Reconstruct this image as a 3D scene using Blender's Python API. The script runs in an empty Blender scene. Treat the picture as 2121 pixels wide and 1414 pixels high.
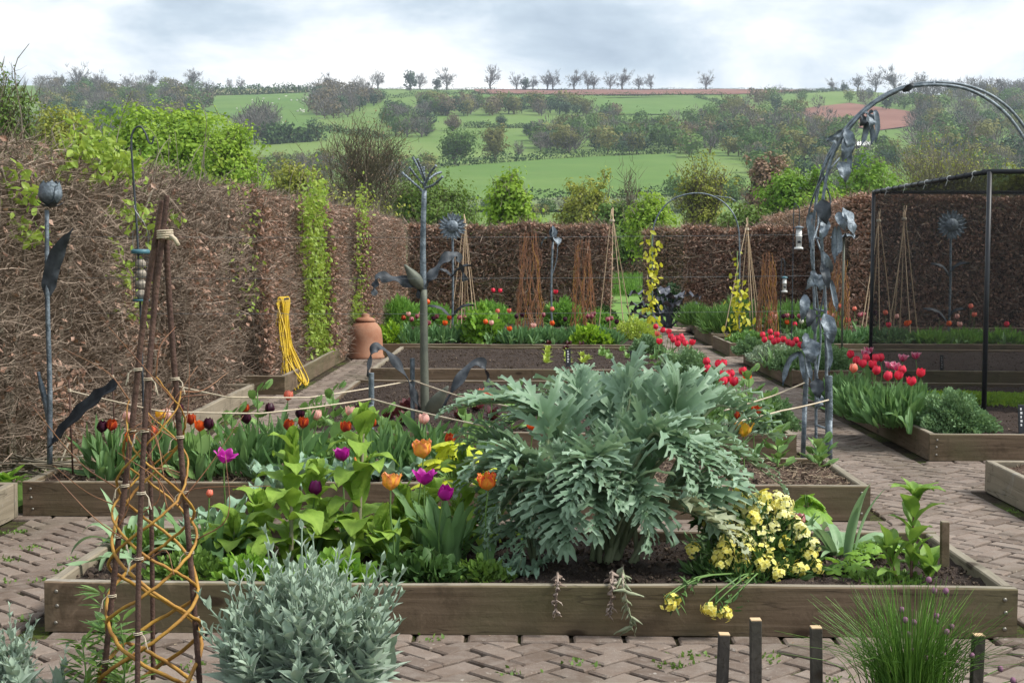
import bpy, bmesh, math, random
import numpy as np
from mathutils import Vector, Matrix

rng = np.random.default_rng(11)
random.seed(11)
scene = bpy.context.scene
COL = scene.collection
PI = math.pi

# ------------------------------------------------------------------ camera
F, CX, CY, CAMZ = 2946.0, 1060.5, 707.0, 1.5        # focal length and centre in pixels of a 2121 x 1414 frame
YAW, PITCH, ROLL = math.radians(.574), math.radians(3.535), math.radians(.26)
_fw = np.array([-math.sin(YAW) * math.cos(PITCH), math.cos(YAW) * math.cos(PITCH), -math.sin(PITCH)])
_r0 = np.array([math.cos(YAW), math.sin(YAW), 0.0])
_u0 = np.cross(_r0, _fw)
_R = _r0 * math.cos(ROLL) + _u0 * math.sin(ROLL)
_U = _u0 * math.cos(ROLL) - _r0 * math.sin(ROLL)
cam = bpy.data.cameras.new('camera')
cam.sensor_width = 36.0
cam.sensor_fit = 'HORIZONTAL'
cam.lens = 36.0 * F / 2121.0
cam.clip_start = 0.05
cam.clip_end = 9000
camo = bpy.data.objects.new('camera', cam)
COL.objects.link(camo)
camo.matrix_world = Matrix(((_R[0], _U[0], -_fw[0], 0), (_R[1], _U[1], -_fw[1], 0), (_R[2], _U[2], -_fw[2], CAMZ), (0, 0, 0, 1)))
scene.camera = camo

# ------------------------------------------------------------------ sky and sun (bright broken overcast)
SUN_EL, SUN_AZ = 50, 98                         # degrees; azimuth clockwise from +Y
world = bpy.data.worlds.new('World')
scene.world = world
world.use_nodes = True
wn, wl = world.node_tree.nodes, world.node_tree.links
wn.clear()
w_out = wn.new('ShaderNodeOutputWorld')
w_sky = wn.new('ShaderNodeTexSky')
w_sky.sky_type = 'NISHITA'
w_sky.sun_disc = False
w_sky.sun_elevation = math.radians(SUN_EL)
w_sky.sun_rotation = math.radians(SUN_AZ)
w_bs = wn.new('ShaderNodeBackground')
w_bs.inputs['Strength'].default_value = 0.11
wl.new(w_sky.outputs[0], w_bs.inputs['Color'])
w_tc = wn.new('ShaderNodeTexCoord')
w_sep = wn.new('ShaderNodeSeparateXYZ')
wl.new(w_tc.outputs['Generated'], w_sep.inputs[0])
def wmath(op, a, b=None, clamp=False):
    n = wn.new('ShaderNodeMath'); n.operation = op; n.use_clamp = clamp
    for i, v in enumerate((a, b)):
        if v is None: continue
        if isinstance(v, (int, float)): n.inputs[i].default_value = v
        else: wl.new(v, n.inputs[i])
    return n.outputs[0]
def wnoise(scale, detail, rough, off):
    m = wn.new('ShaderNodeMapping'); m.inputs['Location'].default_value = off; m.inputs['Scale'].default_value = (1, 1, 2.3)
    wl.new(w_tc.outputs['Generated'], m.inputs[0])
    n = wn.new('ShaderNodeTexNoise'); n.inputs['Scale'].default_value = scale
    n.inputs['Detail'].default_value = detail; n.inputs['Roughness'].default_value = rough
    n.inputs['Distortion'].default_value = .25
    wl.new(m.outputs[0], n.inputs['Vector'])
    return n.outputs['Fac']
def wramp(x, stops):
    n = wn.new('ShaderNodeValToRGB'); wl.new(x, n.inputs[0])
    while len(n.color_ramp.elements) > 1: n.color_ramp.elements.remove(n.color_ramp.elements[-1])
    n.color_ramp.elements[0].position = stops[0][0]; n.color_ramp.elements[0].color = (*stops[0][1], 1)
    for p, c in stops[1:]:
        e = n.color_ramp.elements.new(p); e.color = (*c, 1)
    return n.outputs[0]
cl_shade = wramp(wnoise(5.2, 10, .58, (4.1, 1.75, .4)), [(.30, (.38, .47, .57)), (.41, (.52, .62, .71)), (.475, (.68, .76, .83)), (.55, (.86, .91, .95)), (.66, (1.10, 1.10, 1.09))])
cl_cover = wramp(wnoise(2.6, 4, .5, (7.3, 2.2, 0)), [(.34, (.62, .62, .62)), (.46, (1, 1, 1))])
w_bc = wn.new('ShaderNodeBackground')
w_bc.inputs['Strength'].default_value = .86
wl.new(cl_shade, w_bc.inputs['Color'])
w_mix = wn.new('ShaderNodeMixShader')
wl.new(cl_cover, w_mix.inputs[0])
wl.new(w_bs.outputs[0], w_mix.inputs[1])
wl.new(w_bc.outputs[0], w_mix.inputs[2])
wl.new(w_mix.outputs[0], w_out.inputs[0])
sun = bpy.data.lights.new('sun', 'SUN')
sun.energy = 3.6
sun.angle = math.radians(16)
sun.color = (1.0, .96, .88)
suno = bpy.data.objects.new('sun', sun)
COL.objects.link(suno)
_a, _e = math.radians(SUN_AZ), math.radians(SUN_EL)
suno.rotation_euler = Vector((-math.sin(_a) * math.cos(_e), -math.cos(_a) * math.cos(_e), -math.sin(_e))).to_track_quat('-Z', 'Y').to_euler()
scene.view_settings.view_transform = 'Standard'
scene.view_settings.look = 'None'
scene.view_settings.exposure = 0.55
scene.view_settings.gamma = 1.0
scene.view_settings.use_curve_mapping = False
scene.render.engine = 'CYCLES'
cy = scene.cycles
cy.max_bounces = 7; cy.diffuse_bounces = 3; cy.glossy_bounces = 2; cy.transmission_bounces = 4
cy.transparent_max_bounces = 12; cy.volume_bounces = 0
cy.use_denoising = True
cy.caustics_reflective = False; cy.caustics_refractive = False

# ------------------------------------------------------------------ measuring: photo pixel -> place
def ray(px, py):
    return _R * ((px - CX) / F) + _U * ((CY - py) / F) + _fw
def W(px, py, z=0.0):                       # where the line of sight meets the level z
    d = ray(px, py)
    return np.array([0, 0, CAMZ]) + d * ((z - CAMZ) / d[2])
def WY(px, py, Y):                          # where it meets the distance Y
    d = ray(px, py)
    return np.array([0, 0, CAMZ]) + d * (Y / d[1])

# ------------------------------------------------------------------ materials
MATS = {}
def node_mat(name):
    m = bpy.data.materials.new(name); m.use_nodes = True
    nt = m.node_tree; nt.nodes.clear()
    out = nt.nodes.new('ShaderNodeOutputMaterial')
    MATS[name] = m
    return m, nt, out
class NT:
    def __init__(s, nt): s.nt = nt; s.n = nt.nodes; s.l = nt.links
    def put(s, sock, v):
        if v is None: return
        if isinstance(v, (int, float)): sock.default_value = v
        elif isinstance(v, tuple): sock.default_value = (*v, 1) if len(v) == 3 and sock.type == 'RGBA' else v
        else: s.l.new(v, sock)
    def math(s, op, a, b=None, clamp=False):
        n = s.n.new('ShaderNodeMath'); n.operation = op; n.use_clamp = clamp
        s.put(n.inputs[0], a); s.put(n.inputs[1], b); return n.outputs[0]
    def mix(s, f, a, b, mode='MIX'):
        n = s.n.new('ShaderNodeMix'); n.data_type = 'RGBA'; n.blend_type = mode
        s.put(n.inputs[0], f); s.put(n.inputs[6], a); s.put(n.inputs[7], b); return n.outputs[2]
    def attr(s, name='tint'):
        n = s.n.new('ShaderNodeAttribute'); n.attribute_name = name; return n.outputs['Fac']
    def coord(s, which='Object', scale=None, loc=None):
        n = s.n.new('ShaderNodeTexCoord'); o = n.outputs[which]
        if scale or loc:
            m = s.n.new('ShaderNodeMapping'); s.l.new(o, m.inputs[0])
            if scale: m.inputs['Scale'].default_value = scale
            if loc: m.inputs['Location'].default_value = loc
            o = m.outputs[0]
        return o
    def noise(s, vec, scale, detail=4, rough=.55, dist=0.0, out='Fac'):
        n = s.n.new('ShaderNodeTexNoise'); s.put(n.inputs['Vector'], vec); n.inputs['Scale'].default_value = scale
        n.inputs['Detail'].default_value = detail; n.inputs['Roughness'].default_value = rough; n.inputs['Distortion'].default_value = dist
        return n.outputs[out]
    def ramp(s, x, stops):
        n = s.n.new('ShaderNodeValToRGB'); s.put(n.inputs[0], x); e = n.color_ramp.elements
        e[0].position, e[0].color = stops[0][0], (*stops[0][1], 1)
        e[1].position, e[1].color = stops[-1][0], (*stops[-1][1], 1)
        for p, c in stops[1:-1]:
            q = e.new(p); q.color = (*c, 1)
        return n.outputs[0]
    def rampf(s, x, a, b):
        n = s.n.new('ShaderNodeMapRange'); s.put(n.inputs[0], x); n.inputs[1].default_value = a; n.inputs[2].default_value = b
        n.interpolation_type = 'SMOOTHSTEP'; return n.outputs[0]
    def rnd(s):
        return s.n.new('ShaderNodeObjectInfo').outputs['Random']
    def bump(s, h, strength=.4, dist=.01):
        n = s.n.new('ShaderNodeBump'); n.inputs['Strength'].default_value = strength; n.inputs['Distance'].default_value = dist
        s.put(n.inputs['Height'], h); return n.outputs[0]
    def bsdf(s, col, rough=.7, spec=.3, metal=0.0, normal=None, sheen=0.0):
        n = s.n.new('ShaderNodeBsdfPrincipled'); s.put(n.inputs['Base Color'], col); s.put(n.inputs['Roughness'], rough)
        n.inputs['Specular IOR Level'].default_value = spec; s.put(n.inputs['Metallic'], metal)
        if normal is not None: s.l.new(normal, n.inputs['Normal'])
        if sheen: n.inputs['Sheen Weight'].default_value = sheen
        return n.outputs[0]
    def out(s, o, sh): s.l.new(sh, o.inputs[0])

def leaf_mat(name, c1, c2, trans=.25, rough=.55, spec=.3, sheen=0.0, vein=0.0):
    """c1..c2 by each leaf's own tint; light comes partly through"""
    m, nt, o = node_mat(name); s = NT(nt); c1 = tuple(c * 1.12 for c in c1); c2 = tuple(min(.9, c * 1.12) for c in c2)
    col = s.mix(s.attr(), c1, c2)
    nz = s.noise(s.coord(), 14, 3)
    col = s.mix(s.math('MULTIPLY', s.rampf(nz, .35, .7), .35), col, tuple(c * .62 for c in c1))
    nrm = None
    if vein: nrm = s.bump(s.noise(s.coord(), 70, 2), vein, .004)
    p = s.bsdf(col, rough, spec, sheen=sheen, normal=nrm)
    if trans:
        t = s.n.new('ShaderNodeBsdfTranslucent'); s.put(t.inputs[0], s.mix(.5, col, (c2[0] * 1.25, c2[1] * 1.25, c2[2] * .8)))
        mx = s.n.new('ShaderNodeMixShader'); mx.inputs[0].default_value = trans
        s.l.new(p, mx.inputs[1]); s.l.new(t.outputs[0], mx.inputs[2]); p = mx.outputs[0]
    s.out(o, p); return m
def plain_mat(name, c1, c2=None, rough=.7, spec=.3, metal=0.0, scale=8, bump=0.0, bscale=60, attr=False):
    m, nt, o = node_mat(name); s = NT(nt)
    c2 = c2 or tuple(c * .7 for c in c1)
    v = s.coord()
    f = s.attr() if attr else s.rampf(s.noise(v, scale, 5, .6), .3, .7)
    col = s.mix(f, c1, c2)
    nr = s.bump(s.noise(v, bscale, 4), bump, .006) if bump else None
    s.out(o, s.bsdf(col, rough, spec, metal, nr)); return m

# ------------------------------------------------------------------ mesh building
class G:
    """collects geometry for ONE mesh object"""
    def __init__(s): s.v = []; s.f = []; s.m = []; s.t = []; s.n = 0
    def add(s, v, faces, m=0, tint=.5):
        v = np.asarray(v, float).reshape(-1, 3)
        s.v.append(v)
        t = np.asarray(tint, float)
        s.t.append(np.full(len(v), float(t)) if t.ndim == 0 else t)
        for fa in (faces if isinstance(faces, (list, tuple)) else [faces]):
            fa = np.asarray(fa, np.int64)
            if fa.size == 0: continue
            s.f.append(fa + s.n); s.m.append(np.full(len(fa), m))
        s.n += len(v); return s
    def mesh(s, name, mats, smooth=True):
        me = bpy.data.meshes.new(name)
        if s.n:
            v = np.concatenate(s.v); t = np.concatenate(s.t)
            me.vertices.add(len(v)); me.vertices.foreach_set('co', v.ravel())
            cnt = np.concatenate([np.full(len(f), f.shape[1]) for f in s.f])
            idx = np.concatenate([f.ravel() for f in s.f])
            me.loops.add(len(idx)); me.loops.foreach_set('vertex_index', idx)
            st = np.concatenate([[0], np.cumsum(cnt)[:-1]])
            me.polygons.add(len(cnt)); me.polygons.foreach_set('loop_start', st)
            me.polygons.foreach_set('material_index', np.concatenate(s.m))
            me.polygons.foreach_set('use_smooth', np.full(len(cnt), smooth))
            a = me.attributes.new('tint', 'FLOAT', 'POINT'); a.data.foreach_set('value', t)
            me.update(calc_edges=True)
        for mt in (mats if isinstance(mats, (list, tuple)) else [mats]):
            me.materials.append(MATS[mt] if isinstance(mt, str) else mt)
        return me
    def obj(s, name, mats, parent=None, smooth=True, **kw):
        return link(name, s.mesh(name, mats, smooth), parent, **kw)
def link(name, data, parent=None, loc=None, rot=None, scale=None, mw=None, label=None, cat=None, group=None, kind=None):
    o = bpy.data.objects.new(name, data); COL.objects.link(o)
    if parent is not None: o.parent = parent
    if loc is not None: o.location = loc
    if rot is not None: o.rotation_euler = rot
    if scale is not None: o.scale = (scale,) * 3 if isinstance(scale, (int, float)) else scale
    if mw is not None: o.matrix_local = mw
    return tag(o, label, cat, group, kind)
def tag(o, label=None, cat=None, group=None, kind=None):
    if label: o['label'] = label
    if cat: o['category'] = cat
    if group: o['group'] = group
    if kind: o['kind'] = kind
    return o
def thing(name, label, cat, loc=(0, 0, 0), rotz=0.0, group=None):
    o = bpy.data.objects.new(name, None); COL.objects.link(o)
    o.empty_display_size = .05
    o.location = loc; o.rotation_euler = (0, 0, rotz)
    return tag(o, label, cat, group)

def unit(v):
    v = np.asarray(v, float); n = np.linalg.norm(v, axis=-1, keepdims=True); return v / np.maximum(n, 1e-9)
def frames(p):
    p = np.asarray(p, float); t = unit(np.gradient(p, axis=0))
    u = np.zeros_like(t); a = np.array([0, 0, 1.0]) if abs(t[0][2]) < .9 else np.array([1.0, 0, 0])
    u[0] = unit(np.cross(t[0], a))
    for i in range(1, len(p)):
        w = u[i - 1] - t[i] * np.dot(u[i - 1], t[i]); u[i] = unit(w)
    return t, u, np.cross(t, u)
def tube(p, r, n=6, cap=True):
    p = np.asarray(p, float); k = len(p); r = np.atleast_1d(np.asarray(r, float)); r = np.interp(np.linspace(0, 1, k), np.linspace(0, 1, len(r)), r) if len(r) > 1 else np.full(k, r[0])
    t, u, w = frames(p); a = np.arange(n) / n * 2 * PI
    v = p[:, None] + r[:, None, None] * (np.cos(a)[None, :, None] * u[:, None] + np.sin(a)[None, :, None] * w[:, None])
    i = np.arange(k - 1)[:, None] * n; j = np.arange(n)[None]
    f = np.stack([i + j, i + (j + 1) % n, i + n + (j + 1) % n, i + n + j], -1).reshape(-1, 4)
    v = v.reshape(-1, 3); fs = [f]
    if cap:
        v = np.vstack([v, p[0], p[-1]]); b = len(v) - 2; q = np.arange(n)
        fs.append(np.vstack([np.stack([(q + 1) % n, q, np.full(n, b)], -1), np.stack([(k - 1) * n + q, (k - 1) * n + (q + 1) % n, np.full(n, b + 1)], -1)]))
    return v, fs
def curve(pts, n=12):
    """smooth Catmull-Rom line through points"""
    p = np.asarray(pts, float)
    if len(p) < 3: return p[0] + (p[-1] - p[0]) * np.linspace(0, 1, n)[:, None]
    q = np.vstack([2 * p[0] - p[1], p, 2 * p[-1] - p[-2]]); out = []
    per = max(2, n // (len(p) - 1))
    for i in range(len(p) - 1):
        a, b, c, d = q[i:i + 4]
        for t in np.linspace(0, 1, per, endpoint=False):
            out.append(.5 * (2 * b + (c - a) * t + (2 * a - 5 * b + 4 * c - d) * t * t + (3 * b - a - 3 * c + d) * t ** 3))
    out.append(p[-1]); return np.array(out)
def grid_faces(r, c):
    i = np.arange(r - 1)[:, None] * c; j = np.arange(c - 1)[None]
    return np.stack([i + j, i + j + 1, i + c + j + 1, i + c + j], -1).reshape(-1, 4)
def cbox(lo, hi, b=.004):
    """box with chamfered edges"""
    lo = np.array(lo, float); hi = np.array(hi, float); b = min(b, *((hi - lo) * .45))
    v = []; idx = {}
    for s in range(8):
        c = np.array([lo[k] if not (s >> k) & 1 else hi[k] for k in range(3)]); d = np.array([1 if not (s >> k) & 1 else -1 for k in range(3)])
        for ax in range(3):
            q = c + d * b; q[ax] = c[ax]; idx[(s, ax)] = len(v); v.append(q)
    f4, f3 = [], []
    for ax in range(3):
        o1, o2 = [k for k in range(3) if k != ax]
        for sd in (0, 1):
            base = sd << ax; r = [base, base | 1 << o1, base | 1 << o1 | 1 << o2, base | 1 << o2]
            q = [idx[(s, ax)] for s in r]
            if (ax == 1) == (sd == 1): q = q[::-1]
            f4.append(q if sd == 1 or ax == 1 else q[::-1])
    for ax in range(3):
        o1, o2 = [k for k in range(3) if k != ax]
        for s in range(8):
            if (s >> ax) & 1: continue
            s2 = s | 1 << ax
            f4.append([idx[(s, o1)], idx[(s2, o1)], idx[(s2, o2)], idx[(s, o2)]])
    for s in range(8): f3.append([idx[(s, 0)], idx[(s, 1)], idx[(s, 2)]])
    return np.array(v), [np.array(f4), np.array(f3)]
def rotz(a):
    c, s = math.cos(a), math.sin(a); return np.array([[c, -s, 0], [s, c, 0], [0, 0, 1.0]])
def rotx(a):
    c, s = math.cos(a), math.sin(a); return np.array([[1, 0, 0], [0, c, -s], [0, s, c]])
def rand_rot(n, g=rng):
    q = unit(g.normal(size=(n, 4))); w, x, y, z = q.T
    return np.stack([1 - 2 * (y * y + z * z), 2 * (x * y - z * w), 2 * (x * z + y * w), 2 * (x * y + z * w), 1 - 2 * (x * x + z * z), 2 * (y * z - x * w),
                     2 * (x * z - y * w), 2 * (y * z + x * w), 1 - 2 * (x * x + y * y)], -1).reshape(n, 3, 3)
def basis(d, up=None, g=rng):
    """rotation matrices whose local Y runs along d and whose Z leans to up"""
    d = unit(d); n = len(d)
    up = g.normal(size=(n, 3)) if up is None else np.broadcast_to(np.asarray(up, float), (n, 3)) + g.normal(size=(n, 3)) * .05
    x = unit(np.cross(d, up)); z = np.cross(x, d)
    return np.stack([x, d, z], -1)
def scatter(gm, tv, tf, M, T, S=1.0, tint=None, m=0, ttint=None):
    """copies of a small template into one mesh"""
    N = len(T); k = len(tv); S = np.asarray(S, float); S = np.broadcast_to(S if S.ndim else np.full(N, S), (N,)) if S.ndim < 2 else S
    sv = tv[None] * (S[:, None, None] if S.ndim == 1 else S[:, None, :])
    v = np.einsum('nij,nkj->nki', M, sv) + T[:, None]
    tint = rng.random(N) if tint is None else np.broadcast_to(tint, (N,))
    tt = np.repeat(tint, k)
    if ttint is not None: tt = tt * .0 + np.tile(ttint, N)
    fs = [(np.asarray(f)[None] + (np.arange(N) * k)[:, None, None]).reshape(-1, np.asarray(f).shape[1]) for f in tf]
    gm.add(v.reshape(-1, 3), fs, m, tt)
# leaf templates: local Y from stalk to tip
QUAD = (np.array([[-.5, 0, 0], [.5, 0, 0], [.5, 1, 0], [-.5, 1, 0.]]), [np.array([[0, 1, 2, 3]])])
DIAM = (np.array([[0, 0, 0], [.32, .45, .07], [0, 1, -.05], [-.32, .45, .07]]), [np.array([[0, 1, 2], [0, 2, 3]])])
LANCE = (np.array([[0, 0, 0], [.1, .3, .03], [.09, .65, .0], [0, 1, -.08], [-.09, .65, .0], [-.1, .3, .03], [0, .45, -.02]]),
         [np.array([[0, 1, 6], [1, 2, 6], [2, 3, 6], [3, 4, 6], [4, 5, 6], [5, 0, 6]])])
OVAL = (np.array([[0, 0, 0], [.2, .2, .04], [.3, .5, .05], [.18, .82, 0], [0, 1, -.06], [-.18, .82, 0], [-.3, .5, .05], [-.2, .2, .04], [0, .5, -.02]]),
        [np.array([[0, 1, 8], [1, 2, 8], [2, 3, 8], [3, 4, 8], [4, 5, 8], [5, 6, 8], [6, 7, 8], [7, 0, 8]])])
def strip_leaf(L, Wd, droop=.5, rise=.9, fold=.25, n=9, c=5, wave=0.0, base=.25, tip=1.0, peak=.45, twist=0.0, lift=None):
    """one leaf from the origin, going up and out along +Y then arching over; returns verts, faces, tint"""
    s = np.linspace(0, 1, n)
    ang = rise - (rise + droop) * s ** 1.3 if lift is None else np.interp(s, np.linspace(0, 1, len(lift)), lift)
    dy, dz = np.cos(ang), np.sin(ang)
    cy_, cz_ = np.concatenate([[0], np.cumsum((dy[1:] + dy[:-1]) / 2)]) * L / (n - 1), np.concatenate([[0], np.cumsum((dz[1:] + dz[:-1]) / 2)]) * L / (n - 1)
    w = np.where(s < peak, base + (1 - base) * np.sin(s / peak * PI / 2), np.cos((s - peak) / (1 - peak) * PI / 2) ** tip) * Wd / 2
    x = np.linspace(-1, 1, c)
    tw = twist * s
    X = w[:, None] * x[None] * np.cos(tw)[:, None]
    nz, ny = np.cos(ang), -np.sin(ang)
    h = fold * w[:, None] * np.abs(x)[None] ** 1.2 + wave * Wd * np.sin(s * 17)[:, None] * np.abs(x)[None] ** 2 * np.sign(x)[None] + (w[:, None] * x[None]) * np.sin(tw)[:, None]
    v = np.stack([X, cy_[:, None] + h * ny[:, None], cz_[:, None] + h * nz[:, None]], -1)
    tint = (.25 + .5 * s[:, None] + 0 * X + .25 * (np.abs(x)[None] < .2)).ravel()
    return v.reshape(-1, 3), grid_faces(n, c), tint

ORD = ['first', 'second', 'third', 'fourth', 'fifth', 'sixth', 'seventh', 'eighth', 'ninth', 'tenth', 'eleventh', 'twelfth', 'thirteenth', 'fourteenth', 'fifteenth',
       'sixteenth', 'seventeenth', 'eighteenth', 'nineteenth', 'twentieth', 'twenty-first', 'twenty-second', 'twenty-third', 'twenty-fourth', 'twenty-fifth', 'twenty-sixth',
       'twenty-seventh', 'twenty-eighth', 'twenty-ninth', 'thirtieth', 'thirty-first', 'thirty-second', 'thirty-third', 'thirty-fourth', 'thirty-fifth', 'thirty-sixth', 'thirty-seventh', 'thirty-eighth', 'thirty-ninth', 'fortieth']
def hnoise(x, y, seed=0):
    """cheap smooth noise for relief"""
    g = np.random.default_rng(seed); o = np.zeros(np.broadcast(x, y).shape)
    for k in range(7):
        a = g.random() * 2 * PI; fq = 1.0 * 1.75 ** k; o += np.sin((x * math.cos(a) + y * math.sin(a)) * fq + g.random() * 6.3) * np.sin((x * math.sin(a) - y * math.cos(a)) * fq * .8 + g.random() * 6.3) / 1.5 ** k
    return o / 2.2
# ================================================================== far land: terrain, fields, woods, trees
_PY = np.array([-400, 0, 34, 62, 100, 150, 220, 330, 520, 700, 900, 1100, 1250, 1450, 1800, 2400.])
_PZ = np.array([-.06, -.06, -.06, -.5, -2.4, -1.5, 5.2, 14, 36, 62.5, 97, 126, 142.5, 146, 136, 110.])
def _pch(x, xs, ys):
    """monotone cubic through the profile"""
    h = np.diff(xs); d = np.diff(ys) / h; m = np.zeros(len(xs))
    for i in range(1, len(xs) - 1):
        if d[i - 1] * d[i] > 0: m[i] = 3 * (h[i - 1] + h[i]) / ((2 * h[i] + h[i - 1]) / d[i - 1] + (h[i] + 2 * h[i - 1]) / d[i])
    m[0], m[-1] = d[0], d[-1]
    x = np.clip(x, xs[0], xs[-1]); i = np.clip(np.searchsorted(xs, x) - 1, 0, len(xs) - 2); t = (x - xs[i]) / h[i]
    return ys[i] * (2 * t ** 3 - 3 * t ** 2 + 1) + h[i] * m[i] * (t ** 3 - 2 * t ** 2 + t) + ys[i + 1] * (3 * t ** 2 - 2 * t ** 3) + h[i] * m[i + 1] * (t ** 3 - t ** 2)
def Tz(x, y):
    x = np.asarray(x, float); y = np.asarray(y, float)
    k = np.clip((y - 200) / 500, 0, 1)
    return _pch(y, _PY, _PZ) + k * 3.2 * hnoise(x / 170, y / 170, 5) - np.clip((x - 260) / 400, 0, 1) * 16 * np.clip((y - 500) / 700, 0, 1)
_scan = np.geomspace(90, 1500, 900)
def TP(px, py):
    """line of sight -> land"""
    d = ray(px, py); t = _scan / d[1]; p = np.array([0, 0, CAMZ]) + d[None] * t[:, None]
    hit = np.nonzero(p[:, 2] <= Tz(p[:, 0], p[:, 1]))[0]
    i = hit[0] if len(hit) else np.argmin((p[:, 2] - Tz(p[:, 0], p[:, 1]))[300:]) + 300
    q = p[i].copy(); q[2] = Tz(q[0], q[1]); return q

def land_mat():
    m, nt, o = node_mat('meadow'); s = NT(nt)
    v = s.coord('Object')
    big = s.noise(v, .012, 3, .5); mid = s.noise(v, .09, 5, .6); fine = s.noise(v, 1.2, 4, .6)
    c = s.mix(s.rampf(big, .35, .65), (.105, .18, .036), (.145, .21, .052))
    c = s.mix(s.math('MULTIPLY', s.rampf(mid, .45, .8), .5), c, (.15, .2, .075))
    c = s.mix(s.math('MULTIPLY', s.rampf(fine, .4, .7), .25), c, (.07, .13, .035))
    s.out(o, s.bsdf(c, .9, .15)); return m
land_mat()
def field_mat(name, c1, c2, stripes=0.0):
    m, nt, o = node_mat(name); s = NT(nt); v = s.coord('Object')
    c = s.mix(s.rampf(s.noise(v, .03, 5, .6), .3, .7), c1, c2)
    c = s.mix(s.math('MULTIPLY', s.rampf(s.noise(v, .12, 5, .7), .4, .7), .45), c, tuple(q * .72 for q in c1)); c = s.mix(s.math('MULTIPLY', s.noise(v, .6, 4, .7), .4), c, tuple(q * .7 for q in c1))
    s.out(o, s.bsdf(c, .92, .12))
field_mat('ploughed', (.20, .095, .07), (.27, .14, .105))
field_mat('stubble', (.22, .22, .10), (.27, .25, .12))
field_mat('sown', (.09, .175, .036), (.135, .215, .052))
field_mat('rough_grass', (.14, .20, .08), (.19, .22, .10))

_ys = np.concatenate([np.linspace(-200, 30, 12), np.linspace(34, 300, 60), np.linspace(306, 1500, 170), np.linspace(1520, 2300, 18)])
_xs = np.concatenate([np.linspace(-1500, -520, 16), np.linspace(-500, 500, 130), np.linspace(520, 1500, 16)])
XX, YY = np.meshgrid(_xs, _ys)
g = G(); g.add(np.stack([XX, YY, Tz(XX, YY)], -1), grid_faces(len(_ys), len(_xs)))
g.obj('terrain', 'meadow', kind='structure')

def inpoly(px, py, poly):
    c = False; j = len(poly) - 1
    for i in range(len(poly)):
        (xi, yi), (xj, yj) = poly[i], poly[j]
        if (yi > py) != (yj > py) and px < (xj - xi) * (py - yi) / (yj - yi) + xi: c = not c
        j = i
    return c
def field(poly, mat, lift=.5, rows=16, cols=22):
    ys = np.linspace(min(p[1] for p in poly) + .05, max(p[1] for p in poly) - .05, rows); v = []
    for y in ys:
        xs = []
        for i in range(len(poly)):
            (x0, y0), (x1, y1) = poly[i - 1], poly[i]
            if (y0 > y) != (y1 > y): xs.append(x0 + (x1 - x0) * (y - y0) / (y1 - y0))
        for x in np.linspace(min(xs), max(xs), cols):
            q = TP(x, y); v.append(q + [0, 0, lift])
    g = G(); g.add(v, grid_faces(rows, cols)); g.obj('field', mat, kind='structure')
field([(870, 208), (1010, 197), (1180, 199), (1190, 222), (860, 224)], 'sown')
field([(1195, 203), (1440, 202), (1515, 225), (1500, 238), (1250, 240)], 'sown')
field([(900, 352), (1160, 330), (1400, 321), (1400, 408), (1100, 418), (920, 418)], 'sown')
field([(430, 186), (640, 186), (642, 192), (432, 199)], 'stubble')
field([(980, 185.5), (1300, 185), (1745, 184), (1640, 192), (1500, 197.5), (1200, 198), (990, 195)], 'ploughed')
field([(1650, 228), (1760, 215), (1900, 235), (1895, 262), (1820, 272), (1690, 255)], 'ploughed')
field([(430, 203), (640, 194), (655, 240), (648, 268), (570, 288), (470, 240), (420, 230)], 'sown')
field([(790, 421), (1400, 409), (1410, 440), (790, 440)], 'rough_grass')

# ---- foliage colours of the far and middle trees
leaf_mat('far_bare', (.10, .09, .08), (.18, .165, .145), 0, .9, .1)
leaf_mat('far_dark', (.035, .065, .035), (.065, .11, .05), 0, .8, .1)
leaf_mat('far_green', (.055, .11, .028), (.13, .205, .055), .15, .8, .1)
leaf_mat('far_olive', (.105, .115, .035), (.21, .20, .065), .15, .8, .1)
leaf_mat('far_russet', (.12, .10, .06), (.19, .155, .095), .1, .8, .1)
leaf_mat('hedgerow', (.035, .075, .022), (.08, .135, .04), 0, .85, .1)
leaf_mat('spring_lime', (.13, .23, .025), (.32, .45, .06), .35, .6, .2)
leaf_mat('spring_green', (.09, .19, .022), (.20, .33, .04), .35, .6, .2)
leaf_mat('spring_olive', (.16, .19, .03), (.34, .35, .07), .3, .6, .2)
leaf_mat('spring_mid', (.07, .13, .022), (.15, .22, .045), .3, .6, .2)
leaf_mat('bud_brown', (.19, .12, .085), (.29, .20, .14), .1, .8, .1)
plain_mat('bark', (.085, .07, .05), (.15, .125, .09), .9, .1, scale=6, bump=.5)
plain_mat('pale_bark', (.16, .14, .11), (.24, .21, .16), .9, .1, scale=6, bump=.3)

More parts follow.
